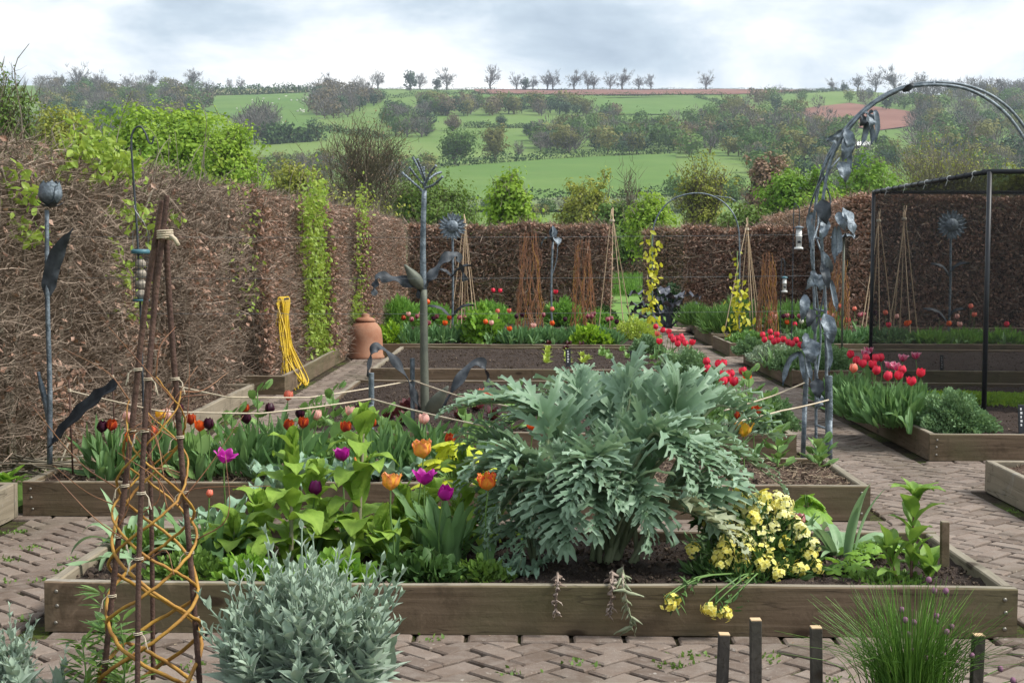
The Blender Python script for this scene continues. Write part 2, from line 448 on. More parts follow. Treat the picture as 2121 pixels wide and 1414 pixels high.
def limb_pts(a, b, sag, n, g_):
    a = np.array(a, float); b = np.array(b, float); L = np.linalg.norm(b - a)
    m1 = a + (b - a) * .35 + g_.normal(size=3) * L * .07 + [0, 0, sag * L]; m2 = a + (b - a) * .7 + g_.normal(size=3) * L * .06 + [0, 0, sag * L * .6]
    return curve([a, m1, m2, b], n)
def tree_mesh(seed, H, R, crown0=.25, shape='round', leaves=6000, leaf=.09, clumps=70, spread=.28, trunk_r=None, lmat='spring_green', bmat='bark', twigs=0, twig_l=.5, levels=2, lobes=6, fill=.5, zmin=-1.0):
    """unit builder: trunk-and-limbs mesh and crown mesh, base at the origin"""
    q = np.random.default_rng(seed); tr = trunk_r or H * .02
    tb, cr = G(), G()
    lob = q.normal(size=(lobes, 3)); lob /= np.linalg.norm(lob, axis=1)[:, None]; lobw = q.uniform(-.22, .28, lobes)
    def crown_pt(u, rr):
        """direction u, relative radius rr -> point in an uneven crown"""
        k = min(1.04, .96 + sum(w * np.clip(u @ l, 0, 1) ** 2 for w, l in zip(lobw, lob)))
        z = u[2]
        if shape == 'cone': prof = np.array([u[0] * R * (1 - .45 * z), u[1] * R * (1 - .45 * z), (z + 1) / 2 * H * (1 - crown0) + H * crown0])
        elif shape == 'vase': prof = np.array([u[0] * R * (.75 + .3 * z), u[1] * R * (.75 + .3 * z), (z + 1) / 2 * H * (1 - crown0) + H * crown0])
        else: prof = np.array([u[0] * R, u[1] * R, (z + 1) / 2 * H * (1 - crown0) + H * crown0])
        c = np.array([0, 0, H * (crown0 + (1 - crown0) * .42)])
        return c + (prof - c) * rr * k
    top = np.array([q.normal() * R * .08, q.normal() * R * .08, H * (.88 if shape == 'cone' else .62)])
    tp = curve([[0, 0, -H * .02], [q.normal() * tr, q.normal() * tr, H * .22], [q.normal() * R * .05, q.normal() * R * .05, H * .45], top], 12)
    tb.add(*tube(tp, np.linspace(tr * 1.25, tr * .3, len(tp)), 7))
    tips = []
    for i in range(clumps):
        u = unit(q.normal(size=3) * [1, 1, .95]); u[2] = abs(u[2]) if u[2] < zmin else u[2]; rr = q.uniform(.55, 1.0) if q.random() > fill * .5 else q.uniform(.25, .6)
        e = crown_pt(u, rr); 
        s = int(np.clip(len(tp) * np.clip((e[2] / H) * (.62 if shape != 'cone' else .9), crown0 * .7, .95), 1, len(tp) - 1)); st = tp[s]
        lp = limb_pts(st, e, .05, 8, q); r0 = tr * .42 * (1 - .6 * s / len(tp)) * q.uniform(.5, 1)
        tb.add(*tube(lp, np.linspace(r0, r0 * .18, len(lp)), 4, False))
        tips.append(lp[-1]); tips.append(lp[-3])
        for _ in range(levels):
            w = lp[q.integers(3, len(lp) - 1)]; e2 = w + (e - st) * q.uniform(.1, .25) + q.normal(size=3) * R * .16; e2[2] = min(e2[2], H * .97)
            l2 = limb_pts(w, e2, .04, 5, q); tb.add(*tube(l2, np.linspace(r0 * .4, r0 * .1, len(l2)), 3, False)); tips.append(e2)
    tips = np.array(tips)
    if twigs:
        i = q.integers(0, len(tips), twigs); T = tips[i] + q.normal(size=(twigs, 3)) * R * .08
        d = unit(unit(tips[i] - [0, 0, H * .25]) + q.normal(size=(twigs, 3)) * .5 + [0, 0, .12])
        tv = np.array([[-.5, 0, 0], [.5, 0, 0], [.35, .5, .06], [.1, 1, 0], [-.1, 1, 0], [-.35, .5, .06]])
        sc = np.stack([np.full(twigs, leaf * .28), q.uniform(.4, 1, twigs) * twig_l, np.full(twigs, twig_l)], -1)
        scatter(tb if not leaves else cr, tv, [np.array([[0, 1, 2, 5], [5, 2, 3, 4]])], basis(d, g=q), T, sc, q.random(twigs), m=0 if not leaves else 1)
    if leaves:
        i = q.integers(0, len(tips), leaves); 
        T = tips[i] + q.normal(size=(leaves, 3)) * R * spread * q.uniform(.5, 1, (leaves, 1)) * [1, 1, .8]
        T[:, 2] = np.maximum(T[:, 2], H * crown0 * .6)
        shade = np.clip(.5 + .25 * np.sin(i * 12.9898) + q.normal(size=leaves) * .2, 0, 1)      # each spray its own green
        up = unit(T - tips[i]) * .9 + unit((T - [0, 0, H * .55]) * [1, 1, 1.2]) * .8 + q.normal(size=(leaves, 3)) * .45 + [0, 0, .2]
        d = np.cross(up, q.normal(size=(leaves, 3))) + [0, 0, -.1]
        scatter(cr, *DIAM, basis(d, up, q), T, leaf * q.uniform(.6, 1.3, leaves) * 1.5, shade)
    return tb.mesh('trunk', bmat, True), cr.mesh('crown', [lmat, bmat], True) if (leaves or False) else None
def put_tree(name, label, meshes, loc, scale=1.0, rz=0.0, group=None, cat='tree'):
    t = thing(name, label, cat, loc, rz, group); t.scale = (scale,) * 3 if isinstance(scale, (int, float)) else scale
    link('trunk', meshes[0], t)
    if meshes[1]: link('crown', meshes[1], t)
    return t

# ---- woods that read as one mass
def crown_tpl(seed, n, bare=False):
    q = np.random.default_rng(seed)
    u = unit(q.normal(size=(n, 3))); r = q.uniform(.55, 1.0, n)[:, None]
    lump = 1 + .25 * np.sin(u[:, :1] * 5 + seed) * np.cos(u[:, 2:] * 4 + seed * 2)
    c = u * r * lump * [.42, .42, .40] + [0, 0, .58]
    gm = G()
    if bare:
        d = unit(c - [0, 0, .15]) + q.normal(size=(n, 3)) * .35
        scatter(gm, np.array([[-.5, 0, 0], [.5, 0, 0], [.2, 1, 0], [-.2, 1, 0.]]), QUAD[1], basis(d, g=q), c, np.stack([np.full(n, .022), q.uniform(.1, .22, n), np.ones(n)], -1), q.random(n))
        for k in range(6):
            e = c[k]; gm.add(*tube(limb_pts([0, 0, .2], e, .04, 5, q), np.linspace(.018, .006, 5), 3, False), tint=.2)
    else:
        up = u * [1, 1, .9] + q.normal(size=(n, 3)) * .28; scatter(gm, *DIAM, basis(np.cross(up, q.normal(size=(n, 3))), up, q), c, q.uniform(.07, .15, n), np.clip(.45 + q.normal(size=n) * .2, 0, 1))
    gm.add(*tube([[0, 0, -.08], [0, 0, .3], [.02, 0, .55]], [.035, .026, .012], 4, False), tint=.1)
    return np.concatenate(gm.v), gm
TPL = {}
for k, (nm, bare, n) in enumerate([('far_bare', True, 190), ('far_dark', False, 270), ('far_green', False, 270), ('far_olive', False, 240), ('far_russet', False, 230)]):
    for v in range(3):
        TPL[(nm, v)] = crown_tpl(31 * k + v, n, bare)[1]
WMATS = ['far_bare', 'far_dark', 'far_green', 'far_olive', 'far_russet']
def flat(gm):
    v = np.concatenate(gm.v); t = np.concatenate(gm.t); f4 = [f for f in gm.f if f.shape[1] == 4]; f3 = [f for f in gm.f if f.shape[1] == 3]
    return v, [np.concatenate(x) for x in (f4, f3) if x], t
TPLF = {k: flat(v) for k, v in TPL.items()}
def wood(poly, n, hmin, hmax, mix, seed, label, keepout=()):
    q = np.random.default_rng(seed); gm = G(); done = 0; tries = 0
    xs = [p[0] for p in poly]; ysp = [p[1] for p in poly]; names = list(mix)
    pr = np.array([mix[k] for k in names], float); pr /= pr.sum()
    n = int(n * .8)
    while done < n and tries < n * 12:
        tries += 1
        px, py = q.uniform(min(xs), max(xs)), q.uniform(min(ysp), max(ysp))
        if not inpoly(px, py, poly) or any(inpoly(px, py, k) for k in keepout): continue
        p = TP(px, py); nm = names[q.choice(len(names), p=pr)]
        v, fs, t = TPLF[(nm, q.integers(3))]
        h = q.uniform(hmin, hmax) * 1.1 * (1 if nm != 'far_dark' else .85); a = q.uniform(0, 6.28); wd = q.uniform(.85, 1.3)
        vv = (v * [h * wd, h * wd, h]) @ rotz(a).T + p + [0, 0, -h * .12]
        gm.add(vv, fs, WMATS.index(nm), np.clip(t + q.normal() * .3, 0, 1)); done += 1
    gm.obj('woodland', WMATS, kind='stuff', label=label, cat='woodland')
wood([(70, 180), (435, 190), (440, 215), (420, 238), (240, 262), (90, 240)], 210, 8, 12.5, dict(far_bare=5, far_dark=2, far_green=1.6, far_olive=1, far_russet=1.2), 1, 'grey bare woodland along the ridge on the left')
wood([(645, 192), (745, 190), (800, 213), (720, 245), (650, 250)], 80, 8, 13, dict(far_bare=5, far_dark=2, far_russet=2), 2, 'small bare grey wood on the ridge beside the sheep field')
wood([(860, 224), (1190, 222), (1205, 242), (960, 243), (862, 240)], 80, 8, 12, dict(far_bare=1.2, far_dark=3.4, far_olive=3, far_russet=1.6, far_green=2), 3, 'dark mixed tree belt across the middle of the hillside')
wood([(1090, 290), (1235, 248), (1400, 268), (1500, 240), (1545, 300), (1545, 330), (1400, 326), (1290, 322), (1100, 316)], 170, 7, 11, dict(far_bare=2.2, far_dark=1.6, far_olive=3, far_russet=1.5, far_green=5), 4, 'mixed green and grey wood above the large lower field')
wood([(1500, 215), (1740, 203), (2140, 212), (2140, 340), (1560, 345), (1520, 270)], 330, 7, 11.5, dict(far_bare=3.6, far_dark=1.8, far_olive=2.4, far_green=4, far_russet=1), 5, 'large bare and green wood covering the hillside on the right',
     keepout=([(1660, 232), (1760, 220), (1900, 240), (1890, 272), (1820, 282), (1700, 262)], [(1675, 190), (1722, 190), (1722, 222), (1680, 222)], [(1760, 285), (1890, 280), (1905, 325), (1760, 335)]))
wood([(1900, 200), (2140, 200), (2140, 215), (1880, 212)], 45, 11, 15, dict(far_bare=5, far_dark=1), 6, 'tall bare trees massed on the ridge at the right')
wood([(480, 262), (572, 262), (572, 292), (500, 290)], 26, 9, 14, dict(far_bare=6, far_dark=1), 7, 'grey bare thicket below the sheep field')
wood([(800, 235), (880, 240), (900, 262), (880, 290), (800, 285)], 40, 7, 11, dict(far_bare=3, far_green=2, far_dark=2), 8, 'scrubby copse left of the field oaks')
wood([(1560, 330), (2140, 335), (2140, 372), (1560, 372)], 100, 5, 8.5, dict(far_bare=2, far_green=3, far_olive=2, far_dark=1.5), 9, 'valley trees behind the bright green oak')
wood([(540, 338), (900, 345), (900, 395), (540, 380)], 95, 4, 7, dict(far_bare=3, far_olive=2.5, far_green=1.5), 10, 'brown and green scrub in the valley behind the bare tree')
wood([(780, 436), (1420, 432), (1420, 452), (780, 452)], 110, 1.6, 3.2, dict(far_green=2, far_dark=3, far_bare=1.5, far_olive=1), 12, 'dark shrub belt at the foot of the large field')
wood([(1400, 400), (1620, 400), (1800, 390), (1800, 430), (1400, 436)], 90, 3, 6, dict(far_green=4, far_dark=2, far_bare=1.5, far_olive=1.5), 13, 'green shrubs in the valley behind the far arch')
wood([(40, 262), (260, 262), (260, 330), (40, 330)], 70, 7, 11, dict(far_green=3, far_olive=3, far_bare=2), 14, 'spring green trees in the valley on the far left')

# ---- hedgerows between the fields
def hedgerow(pts, h, w, label, dens=5.0, mat='hedgerow'):
    P = np.array([TP(*p) for p in pts]); seg = np.linalg.norm(np.diff(P, axis=0), axis=1); L = seg.sum(); n = int(np.clip(L * dens * 2.6, 1600, 9000))
    cum = np.concatenate([[0], np.cumsum(seg)]); s = rng.uniform(0, L, n)
    x = np.interp(s, cum, P[:, 0]) + rng.normal(size=n) * w * .35; y = np.interp(s, cum, P[:, 1]) + rng.normal(size=n) * w * .35
    hh = h * (1 + .25 * np.sin(s * .21) + .15 * np.sin(s * .77)); z = Tz(x, y) - .3 + rng.random(n) ** .8 * hh
    g = G(); scatter(g, *DIAM, rand_rot(n), np.stack([x, y, z], -1), rng.uniform(.5, 1.0, n) * max(h * .36, .9))
    g.obj('hedgerow', mat, label=label, cat='hedgerow', group='hedgerows between the far fields')
hedgerow([(430, 199), (540, 196), (645, 192)], 6, 6, 'thick dark hedgerow along the top of the sheep field')
hedgerow([(430, 186), (650, 186)], 2.5, 2.5, 'thin skyline hedgerow above the sheep field')
hedgerow([(740, 187), (1000, 187)], 2.2, 2.5, 'thin skyline hedgerow left of the ploughed field')
hedgerow([(1000, 185.6), (1360, 185.2), (1740, 184.5)], 1.8, 2, 'skyline hedgerow behind the ploughed field')
hedgerow([(770, 207), (880, 199), (1010, 195)], 3, 3, 'hedgerow running up to the ridge below the lone skyline trees')
hedgerow([(1000, 199), (1180, 199), (1330, 200), (1500, 198)], 2.6, 3, 'hedgerow along the lower edge of the ploughed field')
hedgerow([(1440, 204), (1480, 212), (1520, 226)], 2.5, 2.5, 'hedgerow slanting down beside the right-hand green field')
hedgerow([(1620, 196), (1700, 192), (1760, 189)], 3, 3, 'hedgerow at the right end of the ploughed field')
hedgerow([(900, 350), (1030, 340), (1160, 328), (1290, 322), (1400, 320)], 3.4, 4, 'long dark hedgerow along the top of the large lower field')
hedgerow([(960, 265), (1110, 265)], 2.6, 3, 'short hedgerow under the round dark tree')
hedgerow([(545, 300), (600, 296), (660, 292)], 6.5, 7, 'thick green hedgerow beside the bare tree')
hedgerow([(790, 424), (1100, 420), (1400, 412)], 2.5, 4, 'hedgerow at the bottom of the large lower field', 6)
hedgerow([(640, 262), (700, 275), (800, 290)], 3, 4, 'hedgerow crossing behind the bare tree')

# ---- single trees one can tell apart on the hillside and the ridge
BARE = [tree_mesh(100 + k, 12, 5, .2, 'round', 0, .8, 24, twigs=420, twig_l=2.0, lmat='far_bare', bmat='far_bare', trunk_r=.42, levels=2) for k in range(4)]
IVY = [tree_mesh(120 + k, 11, 3.6, .12, 'round', 420, .8, 16, .3, lmat='far_dark', bmat='far_bare', trunk_r=.4, twigs=60, twig_l=1.6) for k in range(2)]
rid = [(122, 24, 0), (165, 36, 0), (205, 26, 0), (265, 22, 0), (312, 30, 1), (402, 34, 2), (476, 16, 3), (499, 18, 0), (683, 26, 1), (782, 30, 2), (850, 34, 'i'), (872, 24, 3), (905, 22, 'i'), (925, 34, 1),
       (1018, 34, 3), (1068, 24, 0), (1088, 22, 'i'), (1105, 22, 1), (1132, 28, 2), (1146, 27, 0), (1190, 30, 1), (1218, 26, 3), (1228, 24, 2), (1262, 24, 0), (1290, 32, 1), (1322, 22, 2), (1346, 22, 3), (1464, 26, 0), (1724, 20, 1), (1748, 17, 'i'), (1775, 26, 2), (1812, 32, 0), (1850, 40, 1), (1905, 30, 3)]
for k, (px, hp, kind) in enumerate(rid):
    p = TP(px, 187.5 if px < 1700 else 190); sc = hp / F * p[1] / 12 * 1.5; ms = IVY[k % 2] if kind == 'i' else BARE[kind]
    put_tree('ridge_tree', f'{"small dark ivy-clad" if kind == "i" else "bare leafless"} tree on the skyline, {ORD[k]} from the left along the ridge', ms, p - [0, 0, .3], float(sc), rng.uniform(0, 6), 'trees along the skyline')
MID = {c: [tree_mesh(140 + 7 * i + k, 13, 6, .14, 'round', 2200, .62, 44, .2, lmat=c, bmat='bark', trunk_r=.6) for k in range(2)] for i, c in enumerate(['far_green', 'far_olive', 'far_russet', 'far_dark'])}
MID['far_bare'] = BARE
for px, py, hp, c, v, lb in [(945, 341, 78, 'far_green', 0, 'large round green oak standing on the hedgerow of the lower field'), (1026, 330, 70, 'far_olive', 1, 'yellow-green spreading oak with dark ivy trunk on the hedgerow'),
        (938, 272, 36, 'far_russet', 0, 'russet round tree in the hillside pasture above the green oak'), (1039, 264, 26, 'far_dark', 0, 'round dark evergreen tree alone on the hillside hedgerow'), (1092, 282, 26, 'far_dark', 1, 'small dark tree below the round evergreen on the hillside'),
        (885, 282, 30, 'far_green', 1, 'mid green bushy tree at the left of the hillside pasture'), (1170, 318, 60, 'far_olive', 0, 'olive tree at the left edge of the middle wood'), (1215, 240, 36, 'far_olive', 1, 'olive tree rising above the hillside tree belt'),
        (1262, 262, 44, 'far_bare', 2, 'tall grey bare tree above the middle wood'), (1520, 242, 44, 'far_olive', 0, 'olive tree at the right end of the upper green field'), (1424, 300, 50, 'far_russet', 1, 'russet tree within the wood over the lower field'),
        (530, 300, 62, 'far_bare', 1, 'slender bare tree standing below the sheep field'), (1074, 330, 40, 'far_bare', 3, 'thin bare tree beside the yellow-green oak'), (1828, 304, 26, 'far_dark', 1, 'dark round bush beside the white trailer'),
        (990, 225, 24, 'far_russet', 0, 'reddish tree in the middle of the hillside belt'), (908, 232, 30, 'far_dark', 0, 'dark evergreen at the left end of the hillside belt')]:
    p = TP(px, py); put_tree('field_tree', lb, MID[c][v % len(MID[c])], p - [0, 0, .3], float(hp / F * p[1] / 13 * 1.05), rng.uniform(0, 6))
# sheep and a white trailer in the far pastures
plain_mat('wool', (.78, .76, .70), (.68, .65, .58), .95, .1)
plain_mat('white_paint', (.8, .8, .8), (.72, .73, .74), .5, .4)
plain_mat('tyre', (.02, .02, .02), (.03, .03, .03), .8, .2)
sh = G()
_u = np.linspace(0, 2 * PI, 9)[:-1]; _w = np.linspace(-PI / 2, PI / 2, 6)
sph = np.stack([np.cos(_w)[:, None] * np.cos(_u)[None], np.cos(_w)[:, None] * np.sin(_u)[None], np.sin(_w)[:, None] + 0 * _u[None]], -1).reshape(-1, 3)
sphf = [np.stack([a * 8 + b, a * 8 + (b + 1) % 8, (a + 1) * 8 + (b + 1) % 8, (a + 1) * 8 + b], -1) for a in range(5) for b in [np.arange(8)]]
sh.add(sph * [.6, .3, .32] + [0, 0, .65], sphf); sh.add(sph * [.2, .12, .14] + [.72, 0, .88], sphf)
for lx in (-.35, .35):
    for ly in (-.15, .15): sh.add(*tube([[lx, ly, .45], [lx, ly, 0]], .05, 5))
shm = sh.mesh('sheep', 'wool')
q_ = np.random.default_rng(4)
_sp = []
for k in range(22):
    px, py = q_.uniform(455, 640), 0; py = q_.uniform(200, 262)
    if not inpoly(px, py, [(432, 204), (640, 196), (652, 240), (600, 270), (500, 235)]): px, py = q_.uniform(500, 630), q_.uniform(203, 225)
    _sp.append((px, py))
for k, (px, py) in enumerate(sorted(_sp)):
    link('sheep', shm, loc=TP(px, py) + [0, 0, .1], rot=(0, 0, q_.uniform(0, 6)), scale=1.25, label=f'tiny white sheep on the hillside field, {ORD[k]} from the left of the flock', cat='sheep', group='sheep on the hillside')
p = TP(1787, 307); t = thing('white_trailer', 'white box trailer parked among trees on the right hillside', 'trailer', p, .05)
_k = 28 / F * p[1]
g = G(); g.add(*cbox((-_k / 2, -1.2, .9), (_k / 2, 1.2, .9 + _k * .32), .08)); g.obj('body', 'white_paint', t)
for wx in (-.3, .2, .3):
    g = G(); g.add(*tube([[wx * _k, -1.2, .5], [wx * _k, 1.2, .5]], .5, 10)); g.obj('wheel', 'tyre', t)

# ---- trees just beyond the garden
def near(px, ytop, halfw, Y, name, label, seed, lmat, shape='round', leaves=9000, leaf=.085, crown0=.2, clumps=90, spread=.17, bmat='bark', twigs=500, twig_l=.5, tr=.02, levels=2, fill=.5, zmin=-.45):
    top = WY(px, ytop, Y); z0 = float(Tz(top[0], Y)); H = top[2] - z0; R = halfw / F * Y
    ms = tree_mesh(seed, H * .97, R, max(crown0, .3), shape, int(leaves * 1.5), leaf * 1.15, int(clumps * 1.3), spread, H * tr, lmat, bmat, twigs, twig_l, levels=levels, fill=fill, zmin=zmin)
    return put_tree(name, label, ms, (top[0], Y, z0), 1.0)
near(375, 214, 150, 60, 'maple_tree', 'big lime green spring tree rising behind the left hedge', 201, 'spring_lime', 'round', 30000, .12, .3, 190, .12, fill=.3)
near(285, 290, 70, 47, 'young_tree', 'lower green tree at the left foot of the lime tree', 202, 'spring_green', 'round', 7000, .085, .1)
near(480, 240, 75, 52, 'young_tree', 'loose green tree at the right side of the lime tree', 203, 'spring_lime', 'round', 8000, .085, .1)
near(10, 112, 80, 36, 'poplar_tree', 'tall open tree with small leaves at the left edge', 204, 'spring_mid', 'vase', 3200, .06, .15, 80, .16, twigs=1300)
near(125, 208, 85, 60, 'shrubby_tree', 'yellow-green tree behind the hedge at the far left', 205, 'spring_olive', 'round', 11000, .1, .1)
near(748, 200, 122, 58, 'bare_tree', 'wide bare tree with reddish buds behind the hedge corner', 206, 'bud_brown', 'round', 900, .045, .06, 90, .2, 'bark', 2400, .45, .018, 8)
near(620, 320, 70, 62, 'shrubby_tree', 'olive green shrub in front of the bare tree', 207, 'spring_olive', 'round', 6000, .09, .1)
near(890, 345, 95, 66, 'shrubby_tree', 'rounded mid green tree behind the metal corn plant', 208, 'spring_mid', 'round', 10000, .1, .08, twigs=1500)
near(700, 395, 130, 50, 'shrubby_tree', 'brown twiggy bush low behind the hedge corner', 216, 'spring_olive', 'round', 3000, .08, .08, twigs=4500, twig_l=.6)
near(1057, 342, 66, 44, 'lime_tree', 'upright bright lime young tree behind the middle of the back hedge', 209, 'spring_lime', 'cone', 5200, .085, .12, 80, .17, 'pale_bark', 300)
near(1215, 334, 66, 84, 'oak_tree', 'crooked yellow-green oak with visible limbs left of the far arch', 210, 'spring_olive', 'round', 3600, .13, .22, 34, .13, tr=.034, twigs=300, fill=.2)
near(1312, 322, 60, 95, 'dead_tree', 'bare forked tree standing before the large field', 211, 'bud_brown', 'vase', 0, .12, .3, 22, .2, 'bark', 350, 1.3, .022)
near(1345, 388, 62, 50, 'lime_tree', 'small bright lime tree seen left inside the far arch', 212, 'spring_lime', 'cone', 4000, .085, .15, 60, .18, 'pale_bark', 200)
near(1456, 300, 62, 78, 'tall_tree', 'tall thin-leaved olive tree right of the far arch', 213, 'spring_olive', 'vase', 2600, .10, .2, 60, .16, twigs=1500, twig_l=.6, tr=.026)
near(1590, 306, 42, 120, 'shrubby_tree', 'brownish rounded tree left of the bright green oak', 214, 'bud_brown', 'round', 4500, .2, .1)
near(1655, 320, 85, 72, 'oak_tree', 'bright green spreading oak behind the hedge left of the metal arch', 215, 'spring_green', 'round', 9000, .12, .15, 60, .12, tr=.03, fill=.2)
near(1800, 300, 85, 80, 'oak_tree', 'green oak behind the metal arch and the net cage', 217, 'spring_green', 'round', 7500, .13, .12, 60, .14)
near(1960, 285, 120, 84, 'willow_tree', 'wide pale brown twiggy willow above the net cage', 218, 'spring_olive', 'round', 4500, .09, .06, 120, .2, 'pale_bark', 6500, 1.0, .016)
near(2120, 320, 60, 70, 'shrubby_tree', 'pale green tree at the right edge above the net cage', 219, 'spring_olive', 'round', 5000, .11, .1)
near(1725, 392, 75, 46, 'lime_shrub', 'low lime green shrub above the hedge beside the metal arch', 220, 'spring_lime', 'round', 6000, .08, .05)
near(1270, 415, 50, 58, 'dark_shrub', 'dark green shrub between the two lime trees', 221, 'far_green', 'round', 3500, .11, .05)
near(1540, 420, 60, 60, 'leafy_shrub', 'soft green shrub behind the hedge right of the far arch', 222, 'spring_mid', 'round', 4500, .1, .05)
near(930, 420, 60, 58, 'leafy_shrub', 'green shrub behind the metal sunflower', 223, 'spring_mid', 'round', 4000, .1, .05)
# ================================================================== the garden: ground, paving, beds, hedges
def wood_mat(name, c1, c2, c3, green=.3):
    m, nt, o = node_mat(name); s = NT(nt); v = s.coord('Object')
    r = s.rnd()
    off = s.n.new('ShaderNodeCombineXYZ'); s.l.new(s.math('MULTIPLY', r, 37.0), off.inputs[0]); s.l.new(s.math('MULTIPLY', r, 11.0), off.inputs[2])
    add = s.n.new('ShaderNodeVectorMath'); s.l.new(v, add.inputs[0]); s.l.new(off.outputs[0], add.inputs[1]); v = add.outputs[0]
    mp = s.n.new('ShaderNodeMapping'); s.l.new(v, mp.inputs[0]); mp.inputs['Scale'].default_value = (1.6, 26, 26)
    vk = s.n.new('ShaderNodeTexVoronoi'); vk.inputs['Scale'].default_value = 1.0; vk.inputs['Randomness'].default_value = 1.0
    mk = s.n.new('ShaderNodeMapping'); s.l.new(v, mk.inputs[0]); mk.inputs['Scale'].default_value = (2.3, 2.0, 5.6); s.l.new(mk.outputs[0], vk.inputs['Vector'])
    knot = s.rampf(vk.outputs['Distance'], .15, .09)
    ring = s.rampf(vk.outputs['Distance'], .42, .12)
    grain = s.noise(mp.outputs[0], 1.0, 6, .6, .6)
    blot = s.noise(v, 2.2, 4, .6); fine = s.noise(v, 60, 3, .6)
    c = s.mix(s.rampf(grain, .3, .72), c1, c2)
    c = s.mix(s.math('MULTIPLY', s.rampf(blot, .42, .7), .6), c, c3)
    c = s.mix(s.math('MULTIPLY', s.rampf(s.noise(v, 5.5, 6, .7), .5, .68), .6), c, tuple(q * .5 for q in c1))
    c = s.mix(s.math('MULTIPLY', s.rampf(s.noise(v, 3.1, 5, .7, 1.0), .6, .7), .5), c, tuple(min(.4, q * 1.9) for q in c2))
    c = s.mix(s.math('MULTIPLY', s.rampf(s.noise(v, 1.1, 3, .5), .45, .7), green), c, (.085, .10, .035))
    c = s.mix(s.math('MULTIPLY', ring, .25), c, tuple(q * .5 for q in c1))
    c = s.mix(s.math('MULTIPLY', knot, .85), c, (.035, .022, .014))
    c = s.mix(s.math('MULTIPLY', fine, .25), c, tuple(q * .45 for q in c1))
    mc = s.n.new('ShaderNodeMapping'); s.l.new(v, mc.inputs[0]); mc.inputs['Scale'].default_value = (.5, 9, 9)
    crack = s.rampf(s.noise(mc.outputs[0], 1.3, 3, .5, .4), .505, .5); crack2 = s.math('MULTIPLY', crack, s.rampf(s.noise(mc.outputs[0], 1.3, 3, .5, .4), .49, .5))
    c = s.mix(s.math('MULTIPLY', crack2, .55), c, (.03, .022, .015))
    nb = s.bump(s.math('ADD', s.math('MULTIPLY', grain, .7), s.math('MULTIPLY', fine, .4)), .55, .006)
    s.out(o, s.bsdf(c, .85, .18, normal=nb))
wood_mat('sleeper_wood', (.118, .082, .052), (.21, .152, .104), (.175, .135, .095), .5)
wood_mat('pale_top', (.24, .205, .16), (.34, .30, .24), (.28, .25, .20), .15)  # paler, greyer wood for the top faces of the bed boards
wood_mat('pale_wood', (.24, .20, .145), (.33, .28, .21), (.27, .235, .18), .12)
wood_mat('dark_wood', (.06, .05, .045), (.10, .085, .075), (.08, .07, .06), .1)
def end_mat():
    m, nt, o = node_mat('cut_end'); s = NT(nt); c = s.mix(s.noise(s.coord(), 30, 3), (.50, .34, .19), (.62, .45, .28)); s.out(o, s.bsdf(c, .8, .2))
end_mat()
def soil_mat(name, c1, c2, c3):
    m, nt, o = node_mat(name); s = NT(nt); v = s.coord('Object')
    a = s.noise(v, 9, 6, .7); b = s.noise(v, 55, 5, .7); d = s.noise(v, 190, 2, .5)
    c = s.mix(s.rampf(a, .3, .7), c1, c2); c = s.mix(s.rampf(b, .5, .75), c, c3)
    c = s.mix(s.math('MULTIPLY', s.rampf(d, .68, .74), .8), c, (.36, .32, .28))
    s.out(o, s.bsdf(c, .95, .12, normal=s.bump(s.math('ADD', b, d), 1.0, .03)))
soil_mat('soil', (.06, .043, .036), (.095, .071, .06), (.13, .098, .082))
soil_mat('mulch', (.13, .085, .065), (.19, .13, .10), (.23, .165, .13))
plain_mat('crumb', (.05, .036, .028), (.17, .13, .10), .95, .1, attr=True)
plain_mat('straw', (.22, .16, .11), (.36, .29, .21), .9, .1, attr=True)
plain_mat('pebble', (.42, .38, .34), (.60, .56, .50), .8, .2)
plain_mat('screw_metal', (.30, .28, .24), (.2, .19, .17), .45, .5, .8)
plain_mat('moss', (.10, .14, .02), (.16, .20, .035), .95, .1, scale=40, bump=.8, bscale=120)
leaf_mat('turf', (.09, .20, .03), (.17, .32, .055), .25)
leaf_mat('weed', (.09, .17, .03), (.17, .28, .06), .25)

def brick_mat():
    m, nt, o = node_mat('paver'); s = NT(nt); v = s.coord('Object'); wv = s.n.new('ShaderNodeNewGeometry').outputs['Position']
    t = s.attr(); 
    big = s.noise(wv, .8, 4, .6); a = s.noise(wv, 11, 5, .65); b = s.noise(wv, 75, 4, .7); d = s.noise(wv, 260, 2, .6)
    c = s.mix(t, (.135, .10, .08), (.25, .196, .162))
    c = s.mix(s.math('MULTIPLY', s.rampf(a, .4, .7), .55), c, (.28, .24, .21))
    c = s.mix(s.math('MULTIPLY', s.rampf(b, .55, .72), .5), c, (.36, .315, .28))
    c = s.mix(s.math('MULTIPLY', s.rampf(d, .5, .75), .5), c, (.07, .052, .045))
    c = s.mix(s.math('MULTIPLY', s.rampf(big, .48, .70), .6), c, (.09, .08, .052))
    c = s.mix(s.math('MULTIPLY', s.rampf(s.noise(wv, 3.3, 5, .65), .52, .66), .45), c, (.105, .078, .06))
    lich = s.rampf(s.noise(wv, 21, 4, .6), .66, .72)
    c = s.mix(s.math('MULTIPLY', lich, .55), c, (.52, .48, .43))
    s.out(o, s.bsdf(c, .88, .2, normal=s.bump(s.math('ADD', s.math('MULTIPLY', b, .7), d), .6, .006)))
brick_mat()
